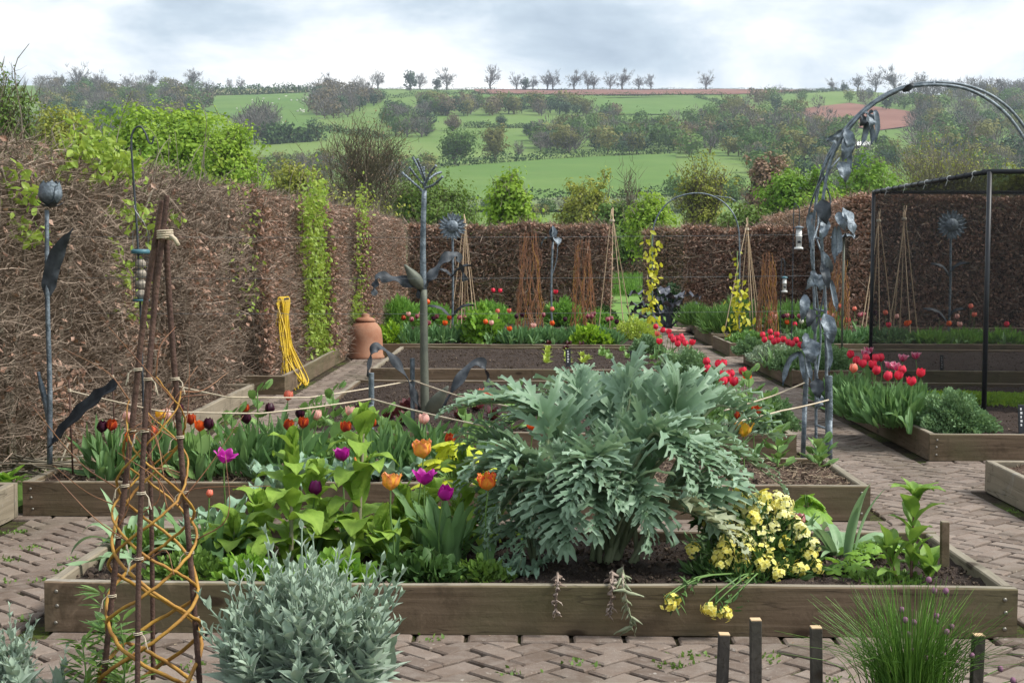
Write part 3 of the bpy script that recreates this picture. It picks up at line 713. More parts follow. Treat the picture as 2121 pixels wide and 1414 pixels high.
def joint_mat():
    m, nt, o = node_mat('joint'); s = NT(nt); v = s.coord('Object')
    c = s.mix(s.rampf(s.noise(v, 14, 5, .7), .3, .7), (.035, .027, .02), (.085, .065, .045))
    mossy = s.math('MULTIPLY', s.rampf(s.noise(v, 2.2, 3), .44, .6), s.rampf(s.noise(v, 45, 3), .35, .6))
    c = s.mix(mossy, c, (.09, .12, .025))
    s.out(o, s.bsdf(c, .95, .1, normal=s.bump(s.noise(v, 90, 4, .7), 1, .02)))
joint_mat()

H = .197
# raised beds: x0, x1, y0 (near), y1 (far)
BEDS = dict(A=(-1.90, 1.935, 5.53, 6.70), B=(-2.86, 1.95, 7.99, 9.12), D=(-1.75, 1.97, 10.30, 14.60), E=(-1.76, 1.97, 16.02, 19.85), F=(-2.15, 1.99, 20.40, 23.05), G_=(-2.45, 1.6, 25.0, 28.6),
            Z=(-2.2, 2.3, 2.9, 4.27), R0=(2.94, 7.0, 7.99, 9.06), R1=(2.96, 9.0, 10.38, 14.60), R2=(3.02, 9.0, 16.08, 19.75), R3=(3.0, 9.0, 20.95, 22.9), R4=(3.06, 9.0, 23.45, 25.9),
            R5=(3.2, 6.2, 26.4, 30.4), C=(-4.6, -2.88, 5.2, 7.97), L1=(-3.6, -2.70, 10.4, 14.05), L2=(-3.5, -2.55, 14.95, 20.0))
LABEL = dict(A='long weathered timber raised bed holding the cardoon and the nearest tulips', B='timber raised bed behind the cardoon bed, mulched, with tulips and rope', D='wide raised bed of bare soil behind the metal corn plant',
             E='raised bed of bare soil with seedling rows in mid garden', F='timber raised bed holding the long back row of tulips', G_='last timber bed before the back hedge, left of the lawn', Z='timber bed at the bottom edge holding chives and dark stakes',
             R0='corner of a pale timber bed cut off by the right edge', R1='timber bed right of the path holding the red tulips and the net cage', R2='timber bed of bare soil behind the net cage post', R3='small low timber bed at the foot of the far arch',
             R4='timber bed of grassy clumps beside the cane wigwam', R5='furthest pale edged bed at the end of the path', C='timber bed cut off by the left edge beside the brick path', L1='timber edged border under the left hedge beside the path', L2='timber edged border with the hose at the foot of the left hedge')
def board_mesh(L, T, Hh, b=.006):
    """weathered board, length along X, top at z=Hh, front face at y=0"""
    n = max(3, int(L / .18)); xs = np.linspace(0, L, n)
    sec = np.array([[0, 0], [0, Hh - b], [b, Hh], [T - b, Hh], [T, Hh - b], [T, 0]])
    v = np.zeros((n, len(sec), 3)); v[:, :, 0] = xs[:, None]; v[:, :, 1] = sec[None, :, 0]; v[:, :, 2] = sec[None, :, 1]
    w = .0025 * np.sin(xs * 2.1 + rng.uniform(0, 6)) + .0012 * np.sin(xs * 7 + rng.uniform(0, 6)); v[:, 1:5, 2] += w[:, None]
    v[:, :, 1] += (.002 * np.sin(xs * 1.6 + rng.uniform(0, 6)))[:, None]; v[:, 1:3, 2] += rng.normal(size=(n, 2)) * .0008
    k = len(sec); f = grid_faces(n, k).reshape(n - 1, k - 1, 4); e = np.arange(k); return v.reshape(-1, 3), [np.delete(f, 2, 1).reshape(-1, 4), np.array([e[::-1]]), np.array([(n - 1) * k + e])], f[:, 2]
SOILZ = {}
def raised_bed(key, soil='soil', base=None, h=H, T=.05, mat='sleeper_wood', nails=False, crumbs=0, sz=None, front=True):
    x0, x1, y0, y1 = BEDS[key]; t = thing('raised_bed', LABEL[key], 'raised bed', (x0, y0, 0))
    Lx, Ly = x1 - x0, y1 - y0
    def bd(name, L, loc, rz, mt=mat):
        g = G(); bv, bf, bt = board_mesh(L, T, h); g.add(bv, bf); g.f.append(bt); g.m.append(np.full(len(bt), 1)); return g.obj(name, [mt, 'pale_top'], t, smooth=False, loc=loc, rot=(0, 0, rz))
    fb = bd('board', Lx, (0, 0, 0), 0); bb = bd('board', Lx, (Lx, Ly, 0), PI)
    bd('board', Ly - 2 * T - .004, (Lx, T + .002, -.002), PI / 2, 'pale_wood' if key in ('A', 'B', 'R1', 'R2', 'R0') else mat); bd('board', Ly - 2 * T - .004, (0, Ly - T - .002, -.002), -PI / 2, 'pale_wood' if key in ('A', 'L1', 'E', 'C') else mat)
    if nails:
        for xe in (.05, Lx - .05):
            for ze in (.04, .1, .155):
                g = G(); g.add(*tube([[0, .004, 0], [0, -.003, 0], [0, -.004, 0]], [.008, .008, .004], 10)); g.obj('screw', 'screw_metal', fb, loc=(xe + rng.normal() * .004, 0, ze + rng.normal() * .004))
    sz = sz if sz is not None else h - .045
    SOILZ[key] = sz
    st = .045 if y0 < 12 else .09
    nx, ny = int(Lx / st), int(Ly / st); X, Y = np.meshgrid(np.linspace(T, Lx - T, nx), np.linspace(T, Ly - T, ny))
    Z = sz + .012 * hnoise(X * 3.1 + x0, Y * 3.1 + y0, 3) + .008 * rng.normal(size=X.shape) + .01 * hnoise(X * 11, Y * 11, 4)
    g = G(); g.add(np.stack([X, Y, Z], -1), grid_faces(ny, nx)); g.obj('soil', soil, t)
    if crumbs:
        n = crumbs; P = np.stack([rng.uniform(T, Lx - T, n), rng.uniform(T, Ly - T, n), np.full(n, sz + .006)], -1); P[:, 2] += .012 * hnoise(P[:, 0] * 3.1 + x0, P[:, 1] * 3.1 + y0, 3)
        oc = np.array([[1, 0, 0], [-1, 0, 0], [0, 1, 0], [0, -1, 0], [0, 0, .7], [0, 0, -.7]]); of = [np.array([[0, 2, 4], [2, 1, 4], [1, 3, 4], [3, 0, 4], [2, 0, 5], [1, 2, 5], [3, 1, 5], [0, 3, 5]])]
        g = G(); scatter(g, oc, of, rand_rot(n), P, np.clip(rng.lognormal(-5.2, .55, n), .002, .022), np.where(rng.random(n) < .06, 1.0, rng.random(n) ** 2 * .6))
        if soil == 'mulch':
            m = n; Q = np.stack([rng.uniform(T, Lx - T, m), rng.uniform(T, Ly - T, m), np.full(m, sz + .012)], -1); d = rng.normal(size=(m, 3)) * [1, 1, .3]
            scatter(g, *QUAD, basis(d, g=rng), Q, np.stack([rng.uniform(.002, .005, m), rng.uniform(.02, .06, m), np.ones(m)], -1), m=1)
        g.obj('soil_crumbs', ['crumb', 'straw'], t, smooth=False, kind='stuff')
    return t
raised_bed('A', crumbs=5000, nails=True, sz=.155)
raised_bed('B', 'mulch', crumbs=6000, nails=True, sz=.165)
raised_bed('D', crumbs=9000, sz=.165); raised_bed('E', crumbs=7000, sz=.165); raised_bed('F', crumbs=2500, sz=.165); raised_bed('G_', sz=.16)
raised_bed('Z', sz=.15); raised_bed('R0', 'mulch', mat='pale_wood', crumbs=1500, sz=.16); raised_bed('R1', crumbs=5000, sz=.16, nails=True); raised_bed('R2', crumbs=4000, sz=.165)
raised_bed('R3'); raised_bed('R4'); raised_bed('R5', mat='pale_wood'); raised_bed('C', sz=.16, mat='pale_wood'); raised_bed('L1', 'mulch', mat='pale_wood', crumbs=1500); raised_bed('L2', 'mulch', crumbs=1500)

# ---- paving
g = G(); X, Y = np.meshgrid(np.linspace(-9, 14, 60), np.linspace(1.5, 31, 80))
g.add(np.stack([X, Y, -.016 + .003 * hnoise(X * 4, Y * 4, 9)], -1), grid_faces(80, 60)); paving = g.obj('paving', 'joint', kind='structure')
BL, BW, J = .206, .103, .0125
def clip(poly, n, d):
    out = []
    for i in range(len(poly)):
        a, b = poly[i], poly[(i + 1) % len(poly)]; da, db = np.dot(a, n) - d, np.dot(b, n) - d
        if da >= 0: out.append(a)
        if da * db < 0: out.append(a + (b - a) * da / (da - db))
    return out
def area(p):
    p = np.array(p); x, y = p[:, 0], p[:, 1]; return .5 * abs(np.dot(x, np.roll(y, -1)) - np.dot(y, np.roll(x, -1)))
def slab(poly, q, th=.04, b=.006):
    """a paver: polygon with worn top edges; slightly sunk or tilted"""
    p = np.array(poly); c = p.mean(0); n = len(p); r = p - c; L = np.linalg.norm(r, axis=1, keepdims=True)
    top = c + r * (1 - b * 1.6 / np.maximum(L, .02)); tl = q.normal(size=2) * .009; dz = q.normal() * .0018
    def zz(xy, z): return np.column_stack([xy, z + dz + (xy - c) @ tl])
    v = np.vstack([zz(p, -th), zz(p, -b), zz(top, 0)]); e = np.arange(n); f = []
    for k in (0, 1): f.append(np.stack([k * n + e, k * n + (e + 1) % n, (k + 1) * n + (e + 1) % n, (k + 1) * n + e], -1))
    return v, [np.vstack(f), np.array([2 * n + e])]
course = BW                     # a straight course runs round each bed
qb = np.random.default_rng(8)
solid = [(b[0], b[1], b[2], b[3]) for b in BEDS.values()]
pieces = []                     # (distance, polygon)
def path_ok(x, y): return 3.6 < y < 31 and -3.0 < x < 7.5 and not (y > 16 and (x > 3.1 or x < -2.6)) and not (y > 27 and x < 1.7)
s2 = math.sqrt(.5); rot45 = np.array([[s2, -s2], [s2, s2]])
ks = range(-60, 420)
for i in range(-250, 260):
    for j in range(-250, 260):
        rmd = (i - j) % 4
        if rmd == 0: r = (i, j, 2, 1)
        elif rmd == 3: r = (i, j, 1, 2)
        else: continue
        cx, cyy = rot45 @ (np.array([r[0] + r[2] / 2, r[1] + r[3] / 2]) * BW) + [0, 14]
        if not path_ok(cx, cyy): continue
        jj = J / 2 + abs(qb.normal()) * .0015
        loc = np.array([[r[0] * BW + jj, r[1] * BW + jj], [(r[0] + r[2]) * BW - jj, r[1] * BW + jj], [(r[0] + r[2]) * BW - jj, (r[1] + r[3]) * BW - jj], [r[0] * BW + jj, (r[1] + r[3]) * BW - jj]])
        loc = (loc - loc.mean(0)) @ np.array([[1, qb.normal() * .012], [0, 1]]) + loc.mean(0) + qb.normal(size=2) * .0025
        poly = [rot45 @ p + [0, 14] for p in loc]; dead = False; a0 = area(poly)
        for (x0, x1, y0, y1) in solid:
            xa, xb, ya, yb = x0 - course, x1 + course, y0 - course, y1 + course
            P = np.array(poly)
            if P[:, 0].max() < xa or P[:, 0].min() > xb or P[:, 1].max() < ya or P[:, 1].min() > yb: continue
            best = max([(xa - P[:, 0].min(), (-1, 0), -xa), (P[:, 0].max() - xb, (1, 0), xb), (ya - P[:, 1].min(), (0, -1), -ya), (P[:, 1].max() - yb, (0, 1), yb)])
            if best[0] <= .012: dead = True; break
            poly = clip(poly, np.array(best[1]), best[2] + .003)
            if len(poly) < 3 or area(poly) < a0 * .08: dead = True; break
        if not dead: pieces.append((math.hypot(cx, cyy), poly))
def straight(x0, y0, dx, dy, n):
    """course of stretchers"""
    for k in range(n):
        a = np.array([x0, y0]) + np.array([dx, dy]) * BL * k; d = np.array([dx, dy]); nrm = np.array([-dy, dx])
        jt = J / 2 + abs(qb.normal()) * .002; p = [a + d * jt + nrm * .004, a + d * (BL - jt) + nrm * .004, a + d * (BL - jt) + nrm * (course - .004), a + d * jt + nrm * (course - .004)]
        c = np.mean(p, 0)
        if path_ok(*c) and not any(x0_ - .02 < c[0] < x1_ + .02 and y0_ - .02 < c[1] < y1_ + .02 for x0_, x1_, y0_, y1_ in solid): pieces.append((math.hypot(*c), [q_ + qb.normal(size=2) * .001 for q_ in p]))
for (x0, x1, y0, y1) in solid:
    o = qb.uniform(0, .1)
    straight(x1 + course, y0, -1, 0, int((x1 - x0 + 2 * course) / BL)); straight(x0 - course, y1, 1, 0, int((x1 - x0 + 2 * course) / BL))
    straight(x0, y1 - o, 0, -1, int((y1 - y0) / BL)); straight(x1, y0 + o, 0, 1, int((y1 - y0) / BL))
def seen(poly):
    c = np.mean(poly, 0); v = np.array([c[0], c[1], -CAMZ]); d = v @ _fw; return abs(v @ _R / d) < .37 and v @ _U / d > -.245
pieces.sort(key=lambda t: t[0])
vis = [p for p in pieces if seen(p[1])]; rest = G(); ids = set()
for d, poly in vis[:300]:
    ids.add(id(poly)); g = G(); c = np.append(np.mean(poly, 0), 0)
    v, f = slab([p - c[:2] for p in poly], qb); g.add(v, f, tint=qb.random()); g.obj('brick', 'paver', paving, smooth=False, loc=c)
for d, poly in pieces:
    if id(poly) in ids: continue
    v, f = slab(poly, qb); rest.add(v, f, tint=qb.random())
rest.obj('far_bricks', 'paver', paving, smooth=False, kind='stuff')
# moss, weeds and litter in the joints
g = G(); n = 900
mp = np.array([W(rng.uniform(0, 430), rng.uniform(1080, 1400)) if rng.random() < .45 else W(rng.uniform(800, 2121), rng.uniform(960, 1414)) for _ in range(60)])
tufts = []
for c in mp:
    if any(b[0] - .05 < c[0] < b[1] + .05 and b[2] - .05 < c[1] < b[3] + .05 for b in BEDS.values()): continue
    k = rng.integers(12, 40); P = c + rng.normal(size=(k, 3)) * [.035, .03, 0]; P[:, 2] = -.004
    scatter(g, *DIAM, basis(rng.normal(size=(k, 3)) * [.6, .6, .2] + [0, 0, .8]), P, rng.uniform(.008, .028, k))
g.obj('joint_weeds', 'weed', kind='stuff', label='tiny green weeds in the paving joints', cat='weeds')
g = G(); n = 700; P = np.stack([rng.uniform(-2.7, 4, n), rng.uniform(4.3, 11, n), np.full(n, .003)], -1)
scatter(g, *DIAM, basis(rng.normal(size=(n, 3)) * [1, 1, .15], (0, 0, 1)), P, rng.uniform(.006, .022, n))
g.obj('path_litter', 'straw', kind='stuff', label='scattered dry crumbs and leaf bits on the brick path', cat='litter')

# ---- lawn and long grass beyond the back hedge
def lawn_mat():
    m, nt, o = node_mat('lawn'); s = NT(nt); v = s.coord('Object')
    c = s.mix(s.noise(v, 1.5, 4), (.12, .22, .045), (.17, .28, .07)); c = s.mix(s.math('MULTIPLY', s.noise(v, 60, 3), .4), c, (.07, .14, .03)); s.out(o, s.bsdf(c, .9, .15))
lawn_mat()
X, Y = np.meshgrid(np.linspace(-30, 30, 40), np.linspace(29.5, 64, 40)); g = G(); g.add(np.stack([X, Y, np.where(Y < 31, -.012, .012 * (Y - 31))], -1), grid_faces(40, 40)); g.obj('lawn', 'lawn', kind='structure')
X, Y = np.meshgrid(np.linspace(-14, -3.0, 14), np.linspace(2, 31, 30)); g = G(); g.add(np.stack([X, Y, 0 * X - .008], -1), grid_faces(30, 14)); g.obj('side_lawn', 'lawn', kind='structure')
n = 16000; P = np.stack([rng.uniform(0, 9, n), rng.uniform(45, 56, n), np.zeros(n)], -1); P[:, 2] = .012 * (P[:, 1] - 31); g = G()
scatter(g, *DIAM, basis(rng.normal(size=(n, 3)) * .22 + [0, 0, 1]), P, np.stack([np.full(n, .06), rng.uniform(.3, .62, n), np.full(n, .1)], -1)); g.obj('long_grass', 'turf', kind='stuff', label='strip of long bright grass behind the mown lawn', cat='grass')

# ---- hedges
leaf_mat('copper_leaf', (.21, .10, .062), (.50, .325, .245), .15, .5, .35)
leaf_mat('twig', (.095, .068, .048), (.40, .315, .25), 0, .8, .15)
leaf_mat('hedge_core', (.075, .055, .04), (.075, .055, .04), 0, .95, .05)
leaf_mat('fresh_leaf', (.17, .27, .035), (.36, .46, .09), .35, .5, .3)
def hedge(name, label, line, h, width, twigs, leaves, cat='hedge', leaf=.05, seed=1, near_bias=None, core=.3, lfun=None, face=-1, tw=.005, twl=.26, bumps=.05, recess=None, branches=0):
    """line: (x, y) points of the face towards the garden; the body lies on the other side"""
    q = np.random.default_rng(seed); P = np.array(line, float); sg = np.linalg.norm(np.diff(P, axis=0), axis=1); cum = np.concatenate([[0], np.cumsum(sg)]); Lt = cum[-1]
    def at(s):
        x = np.interp(s, cum, P[:, 0]); y = np.interp(s, cum, P[:, 1]); e = .05
        dx = np.interp(np.minimum(s + e, Lt), cum, P[:, 0]) - np.interp(np.maximum(s - e, 0), cum, P[:, 0]); dy = np.interp(np.minimum(s + e, Lt), cum, P[:, 1]) - np.interp(np.maximum(s - e, 0), cum, P[:, 1])
        l = np.hypot(dx, dy); dx, dy = dx / l, dy / l; return x, y, dx, dy, -dy * face, dx * face      # normal away from the garden
    t = thing(name, label, cat, (P[0][0], P[0][1], 0)); off = np.array([P[0][0], P[0][1], 0])
    def top(s): return h + .03 * np.sin(s * 1.9 + seed) + .03 * np.sin(s * 4.3) + .015 * np.sin(s * 11)
    def bulge(s, z): return bumps * np.sin(s * 1.25 + seed) + bumps * .8 * np.sin(s * 2.9 + z * 2.1) + .02 * np.sin(s * 9 + z * 7) + (recess(s) if recess is not None else 0)
    # opaque core added to block light and darken the gaps between twigs
    S = np.linspace(0, Lt, max(4, int(Lt / .4))); x, y, dx, dy, nx, ny = at(S); tp = top(S) - .2; sec = []
    for dd, zf in ((core, 0), (core, .5), (core, 1), (width - core, 1), (width - core, 0)):
        sec.append(np.stack([x + nx * dd, y + ny * dd, zf * tp], -1))
    V = np.stack(sec, 1) - off; k = 5; f = grid_faces(len(S), k); e = np.arange(k); cg = G(); cg.add(V, [f, np.array([e[::-1]]), np.array([(len(S) - 1) * k + e])]); cg.obj('opaque_core', 'hedge_core', t, smooth=False)
    def surf(n, depth):
        s = q.uniform(0, Lt, n) if near_bias is None else Lt * q.random(n) ** near_bias
        x, y, dx, dy, nx, ny = at(s); tpz = top(s); kind = q.random(n); dep = np.abs(q.normal(size=n)) * depth; z = q.uniform(.03, 1, n) * tpz
        onface = kind < .78; up = (kind >= .78)
        d = np.where(onface, dep, q.uniform(0, width, n)); z = np.where(up, tpz - dep + .0 * z, z)
        d = d + np.where(onface, bulge(s, z), 0) + np.where(onface, .12 * np.clip((z / tpz - .85) / .15, 0, 1) ** 2, 0)
        return s, z, np.stack([x + nx * d, y + ny * d, z], -1) - off, np.stack([dx, dy, 0 * dx], -1), np.stack([nx, ny, 0 * nx], -1), onface
    if twigs:
        s, z, T, al, nr, of = surf(twigs, .14); kp = (hnoise(s * 2.6, z * 3.0, 12) < .42) | (q.random(twigs) < .3) | ~of; s, z, T, al, nr, of = s[kp], z[kp], T[kp], al[kp], nr[kp], of[kp]; twigs = len(s); d = al * q.normal(size=(twigs, 1)) * .95 - nr * q.uniform(.0, .9, (twigs, 1)) + np.array([0, 0, 1]) * (q.normal(size=(twigs, 1)) * .38 + .12 + .45 * ~of[:, None])
        tv = np.array([[-.5, 0, 0], [.5, 0, 0], [.42, .45, .09], [-.42, .45, .09], [.15, 1, 0], [-.15, 1, 0]]); g = G()
        L = np.clip(q.lognormal(-.5, .5, twigs), .25, 1.6) * twl * np.where(of, 1, .55); cv = q.normal(size=twigs); scatter(g, tv, [np.array([[0, 1, 2, 3], [3, 2, 4, 5]])], basis(d, g=q), T, np.stack([q.uniform(.6, 1.7, twigs) * tw, L, L * cv * 1.3], -1), np.clip(q.random(twigs) ** 1.5 * .75 + .22 * hnoise(s * 1.4, z * 2.2, 8) + .12, 0, 1))
        g.obj('twigs', 'twig', t, smooth=False, kind='stuff')
    if branches:      # thicker limbs showing between the twigs
        s, z, T, al, nr, of = surf(branches, .12); g = G()
        for k in range(branches):
            d = al[k] * q.normal() * .5 + [0, 0, abs(q.normal()) * .7 + .15] - nr[k] * .12; b = T[k] - nr[k] * -.06; L = q.uniform(.25, .7); g.add(*tube(curve([b, b + d * L * .4 + q.normal(size=3) * .04, b + d * L * .75 + q.normal(size=3) * .06, b + d * L + q.normal(size=3) * .08], 9), [q.uniform(.004, .008), .002], 5, False), tint=q.random())
        g.obj('branches', 'pale_bark', t, kind='stuff')
    if leaves:
        s, z, T, al, nr, of = surf(leaves, .07)
        if lfun is not None:
            kp = q.random(leaves) < lfun(s, z); T = T[kp]; nr = nr[kp]
        m = len(T); d = q.normal(size=(m, 3)) * .7 - nr * .4 + [0, 0, -.5]; g = G(); scatter(g, *DIAM, basis(d, g=q), T, leaf * q.uniform(.6, 1.25, m) * 1.3)
        g.obj('dead_leaves', 'copper_leaf', t, smooth=False, kind='stuff')
    return t, at, off, top, bulge
LX = [(-3.42, 3.0), (-3.30, 6.0), (-3.16, 8.2), (-3.02, 11.0), (-2.92, 15.0), (-2.72, 20.0), (-2.66, 24.0), (-2.62, 30.6)]
def leafiness(s, z):      # few dead leaves near, many further along and in patches
    y = 3 + s; return np.clip((y - 14) / 7, 0, 1) * .9 + .05 + .5 * ((np.sin(y * 1.7 + 1) * np.sin(z * 3.1 + y) > .5) | ((y > 15.2) & (y < 16.4)) | ((y > 18.9) & (y < 20.3)))
HL, at_l, off_l, top_l, bul_l = hedge('beech_hedge', 'tall clipped beech hedge of bare twigs running down the left side', LX, 2.17, .85, 175000, 80000, core=.36, seed=3, near_bias=.8, lfun=leafiness, tw=.0042, twl=.21, leaf=.042, face=1, branches=420, recess=lambda s: .30 * ((np.abs(s - 11.9) < .26) | (np.abs(s - 15.6) < .26) | (np.abs(s - 19.3) < .3) | (np.abs(s - 8.6) < .16)) - .13 * (((s > 12.2) & (s < 13.3)) | ((s > 15.9) & (s < 17.2)) | ((s > 19.7) & (s < 21))))
# young green leaves breaking on the left hedge: photo patches
def green_patch(g, pts, n, spread, size, Yadd=0.0):
    for (px, py) in pts:
        best = None
        for Y in np.linspace(5, 30, 400):
            p = WY(px, py, Y)
            hx = np.interp(Y, [q[1] for q in LX], [q[0] for q in LX])
            if p[0] <= hx: best = p; break
        if best is None: continue
        P = best + rng.normal(size=(n, 3)) * [.06, spread, spread] + [.03 + Yadd, 0, 0] - off_l
        d = rng.normal(size=(n, 3)) + [.3, -.3, -.6]; scatter(g, *OVAL, basis(d, g=rng), P, rng.uniform(.6, 1.3, n) * size)
g = G()
green_patch(g, [(x, y) for x, y in zip(np.linspace(150, 265, 9), [285, 300, 298, 305, 318, 325, 335, 350, 345])], 46, .07, .062)
green_patch(g, [(30, 395), (45, 420), (60, 480), (40, 470), (20, 365), (130, 345), (175, 350), (190, 360)], 18, .05, .07)
green_patch(g, [(245, 425), (255, 450), (290, 440), (300, 480), (310, 465), (355, 445), (230, 515), (260, 555), (260, 580), (270, 620), (275, 650)], 20, .055, .06)
green_patch(g, [(470, 370), (485, 385), (500, 430), (515, 455), (500, 490), (520, 540), (510, 580), (500, 610), (495, 640), (480, 560), (520, 620), (440, 355), (430, 365)], 15, .09, .05)
green_patch(g, [(632 + 16 * math.sin(k * 2.2) + k * .6, 388 + k * 14.2) for k in range(25)], 95, .15, .06, .07)
green_patch(g, [(738, 405), (742, 430), (735, 455), (740, 480), (735, 540), (735, 600), (725, 635), (738, 655), (732, 690)], 60, .15, .055, .05)
g.obj('young_leaves', 'fresh_leaf', HL, smooth=False, kind='stuff')
# upright stems inside the near hedge
for k in range(26):
    s = rng.uniform(2.5, 16); x, y, dx, dy, nx, ny = [float(v) for v in at_l(np.array([s])[0])]; b = np.array([x + nx * .22, y + ny * .22, 0]) - off_l
    g = G(); g.add(*tube(curve([b, b + [rng.normal() * .05, rng.normal() * .1, .7], b + [rng.normal() * .08, rng.normal() * .15, 1.4], b + [rng.normal() * .12, rng.normal() * .25, 2.0]], 9), [.022, .008], 6), tint=rng.random()); g.obj('stem', 'pale_bark', HL)
full = lambda s, z: 1.0
hedge('back_hedge', 'coppery beech hedge across the back, left of the lawn gap', [(1.86, 31.0), (-2.62, 31.0)], 2.12, .8, 14000, 30000, seed=5, leaf=.055, tw=.012, twl=.3, face=-1, lfun=lambda s, z: .55 + .45 * (np.sin(s * 2.1) > .2))
hedge('back_hedge', 'coppery beech hedge across the back, right of the lawn gap', [(7.0, 31.0), (3.42, 31.0)], 2.10, .8, 12000, 24000, seed=6, leaf=.055, tw=.012, twl=.3, face=-1)
hedge('far_hedge', 'brown clipped hedge end seen inside the far arch', [(5.6, 40), (3.3, 40)], 2.2, .8, 4500, 7000, seed=12, leaf=.065, tw=.013, twl=.35, face=-1)
hedge('far_hedge', 'dull brown hedge crossing behind the long grass', [(16, 58), (-2, 58)], 2.3, 1.0, 9000, 12000, seed=7, leaf=.09, tw=.02, twl=.5, face=-1)
hedge('side_hedge', 'brown hedge rising beyond the back hedge on the right', [(6.1, 27.0), (6.6, 34), (7.2, 44)], 2.62, .8, 12000, 20000, seed=8, leaf=.06, tw=.012, twl=.3, face=-1)
hedge('cage_hedge', 'tall coppery hedge seen through the black net', [(13, 26.5), (6.0, 26.5)], 2.62, .8, 14000, 34000, seed=9, leaf=.06, tw=.012, twl=.3, face=-1)
# ================================================================== plants
def on_bed(px, py, z, key):
    """bloom seen at a pixel at about height z -> its distance inside the bed"""
    x0, x1, y0, y1 = BEDS[key]; p = W(px, py, z); Y = float(np.clip(p[1], y0 + .13, y1 - .13)); return WY(px, py, Y)
def flower_mat(name, c1, c2):
    m, nt, o = node_mat(name); s = NT(nt); a = s.attr()
    nz = s.noise(s.coord('Object', (60, 60, 14)), 1.0, 3); f = s.math('ADD', a, s.math('MULTIPLY', s.math('SUBTRACT', nz, .5), .5), True)
    c = s.mix(f, c1, c2); p = s.bsdf(c, .45, .35); t = s.n.new('ShaderNodeBsdfTranslucent'); s.put(t.inputs[0], c)
    mx = s.n.new('ShaderNodeMixShader'); mx.inputs[0].default_value = .3; s.l.new(p, mx.inputs[1]); s.l.new(t.outputs[0], mx.inputs[2]); s.out(o, mx.outputs[0])
TUL = dict(magenta=((.36, .008, .24), (.56, .03, .40)), purple=((.16, .006, .10), (.26, .015, .17)), coral=((.86, .20, .12), (.92, .40, .30)), red=((.80, .025, .075), (.92, .10, .15)), maroon=((.030, .004, .014), (.085, .008, .035)),
           flame=((.24, .008, .012), (.82, .15, .02)), orange=((.82, .10, .015), (.88, .22, .03)), parrot=((.88, .50, .06), (.88, .26, .16)), fire=((.88, .40, .05), (.80, .07, .05)), pink=((.86, .45, .40), (.92, .68, .58)),
           white=((.80, .78, .66), (.85, .84, .78)), yellow=((.90, .55, .03), (.90, .42, .12)), stripe=((.28, .008, .04), (.86, .45, .45)), cerise=((.55, .01, .12), (.86, .45, .55)))
WORD = dict(magenta='magenta', purple='dusky purple', coral='salmon coral', red='scarlet red', maroon='dark maroon', flame='dark red and orange edged', orange='bright orange', parrot='ruffled apricot', fire='ruffled flame red and yellow', pink='pale pink',
            white='creamy white', yellow='golden yellow', stripe='crimson and white edged', cerise='ragged cerise and white')
for k, (a, b) in TUL.items(): flower_mat('petal_' + k, a, b)
leaf_mat('tulip_leaf', (.075, .16, .05), (.18, .31, .125), .25, .6, .25)
leaf_mat('tulip_leaf_far', (.065, .15, .055), (.16, .29, .125), .25, .5, .3)
leaf_mat('stem_green', (.10, .19, .05), (.16, .27, .08), .1, .5, .3)
def petal(phi, opn, wav, q, inner, n=8, c=7):
    t = np.linspace(0, 1, n)[:, None]; s = np.linspace(-1, 1, c)[None]
    R = .43 * (.9 if inner else 1.0); top = .62 + opn * 1.15
    r = np.where(t < .42, R * (.16 + .84 * np.sin(np.clip(t / .42, 0, 1) * PI / 2)), R * (1 + (top - 1) * (np.clip(t - .42, 0, 1) / .58) ** 1.6))
    w = .40 * np.sin(PI * np.clip(t, .03, 1) ** .8 * .97 + .02) ** .55 * (1 - .25 * opn * t)
    w = np.where(t > .98, .03 + .06 * wav, w)
    ang = phi + s * w / np.maximum(r, .12) * (1 if opn < .6 else .8); rr = r * (1 + .06 * s ** 2 * (1 + opn)) + wav * .09 * np.sin(s * 7 + t * 9 + phi * 3) * t ** 1.5
    z = t * (1 - .28 * opn * t) - .05 * s ** 2 * t + wav * .07 * np.sin(s * 9 + phi) * t ** 2
    v = np.stack([rr * np.cos(ang), rr * np.sin(ang), z + 0 * s], -1); tint = np.clip(np.abs(s) ** 2 * (.4 + .6 * t) + .35 * t ** 3, 0, 1)
    return v.reshape(-1, 3), grid_faces(n, c), tint.ravel()
def bloom_mesh(col, opn, wav, seed, fine=False):
    q = np.random.default_rng(seed); out = []
    for k in range(6):
        v, f, t = petal(k * PI / 3 + q.normal() * .06, opn * q.uniform(.85, 1.2), wav, q, k % 2 == 1, 9 if fine else 6, 7 if fine else 5); out.append((v, f, t))
    return out
BLOOM = {}
def get_bloom(col, opn, wav, var):
    k = (col, opn, wav, var)
    if k not in BLOOM:
        g = G()
        for v, f, t in bloom_mesh(col, opn, wav, hash(k) % 999 if False else var * 17 + int(opn * 10)): g.add(v, f, 0, t)
        BLOOM[k] = g.mesh('bloom', 'petal_' + col)
    return BLOOM[k]
STEM = []
for k in range(3):
    g = G(); g.add(*tube(curve([[0, 0, 0], [.03 * (k - 1), .02, .35], [.035 * (k - 1), -.015, .7], [0, 0, 1]], 9), [1, .85], 5, False)); STEM.append(g)
def stem_mesh(k, L, r):
    v = np.concatenate(STEM[k].v); me = G(); c = curve([[0, 0, 0], [.03 * (k - 1), .02, .35], [.035 * (k - 1), -.015, .7], [0, 0, 1]], 9) * [L, L, L]; me.add(*tube(c, [r, r * .8], 6, False)); return me.mesh('stem', 'stem_green')
TSTEM = {(k, L): stem_mesh(k, L, .0042) for k in range(3) for L in (.3, .4, .5)}
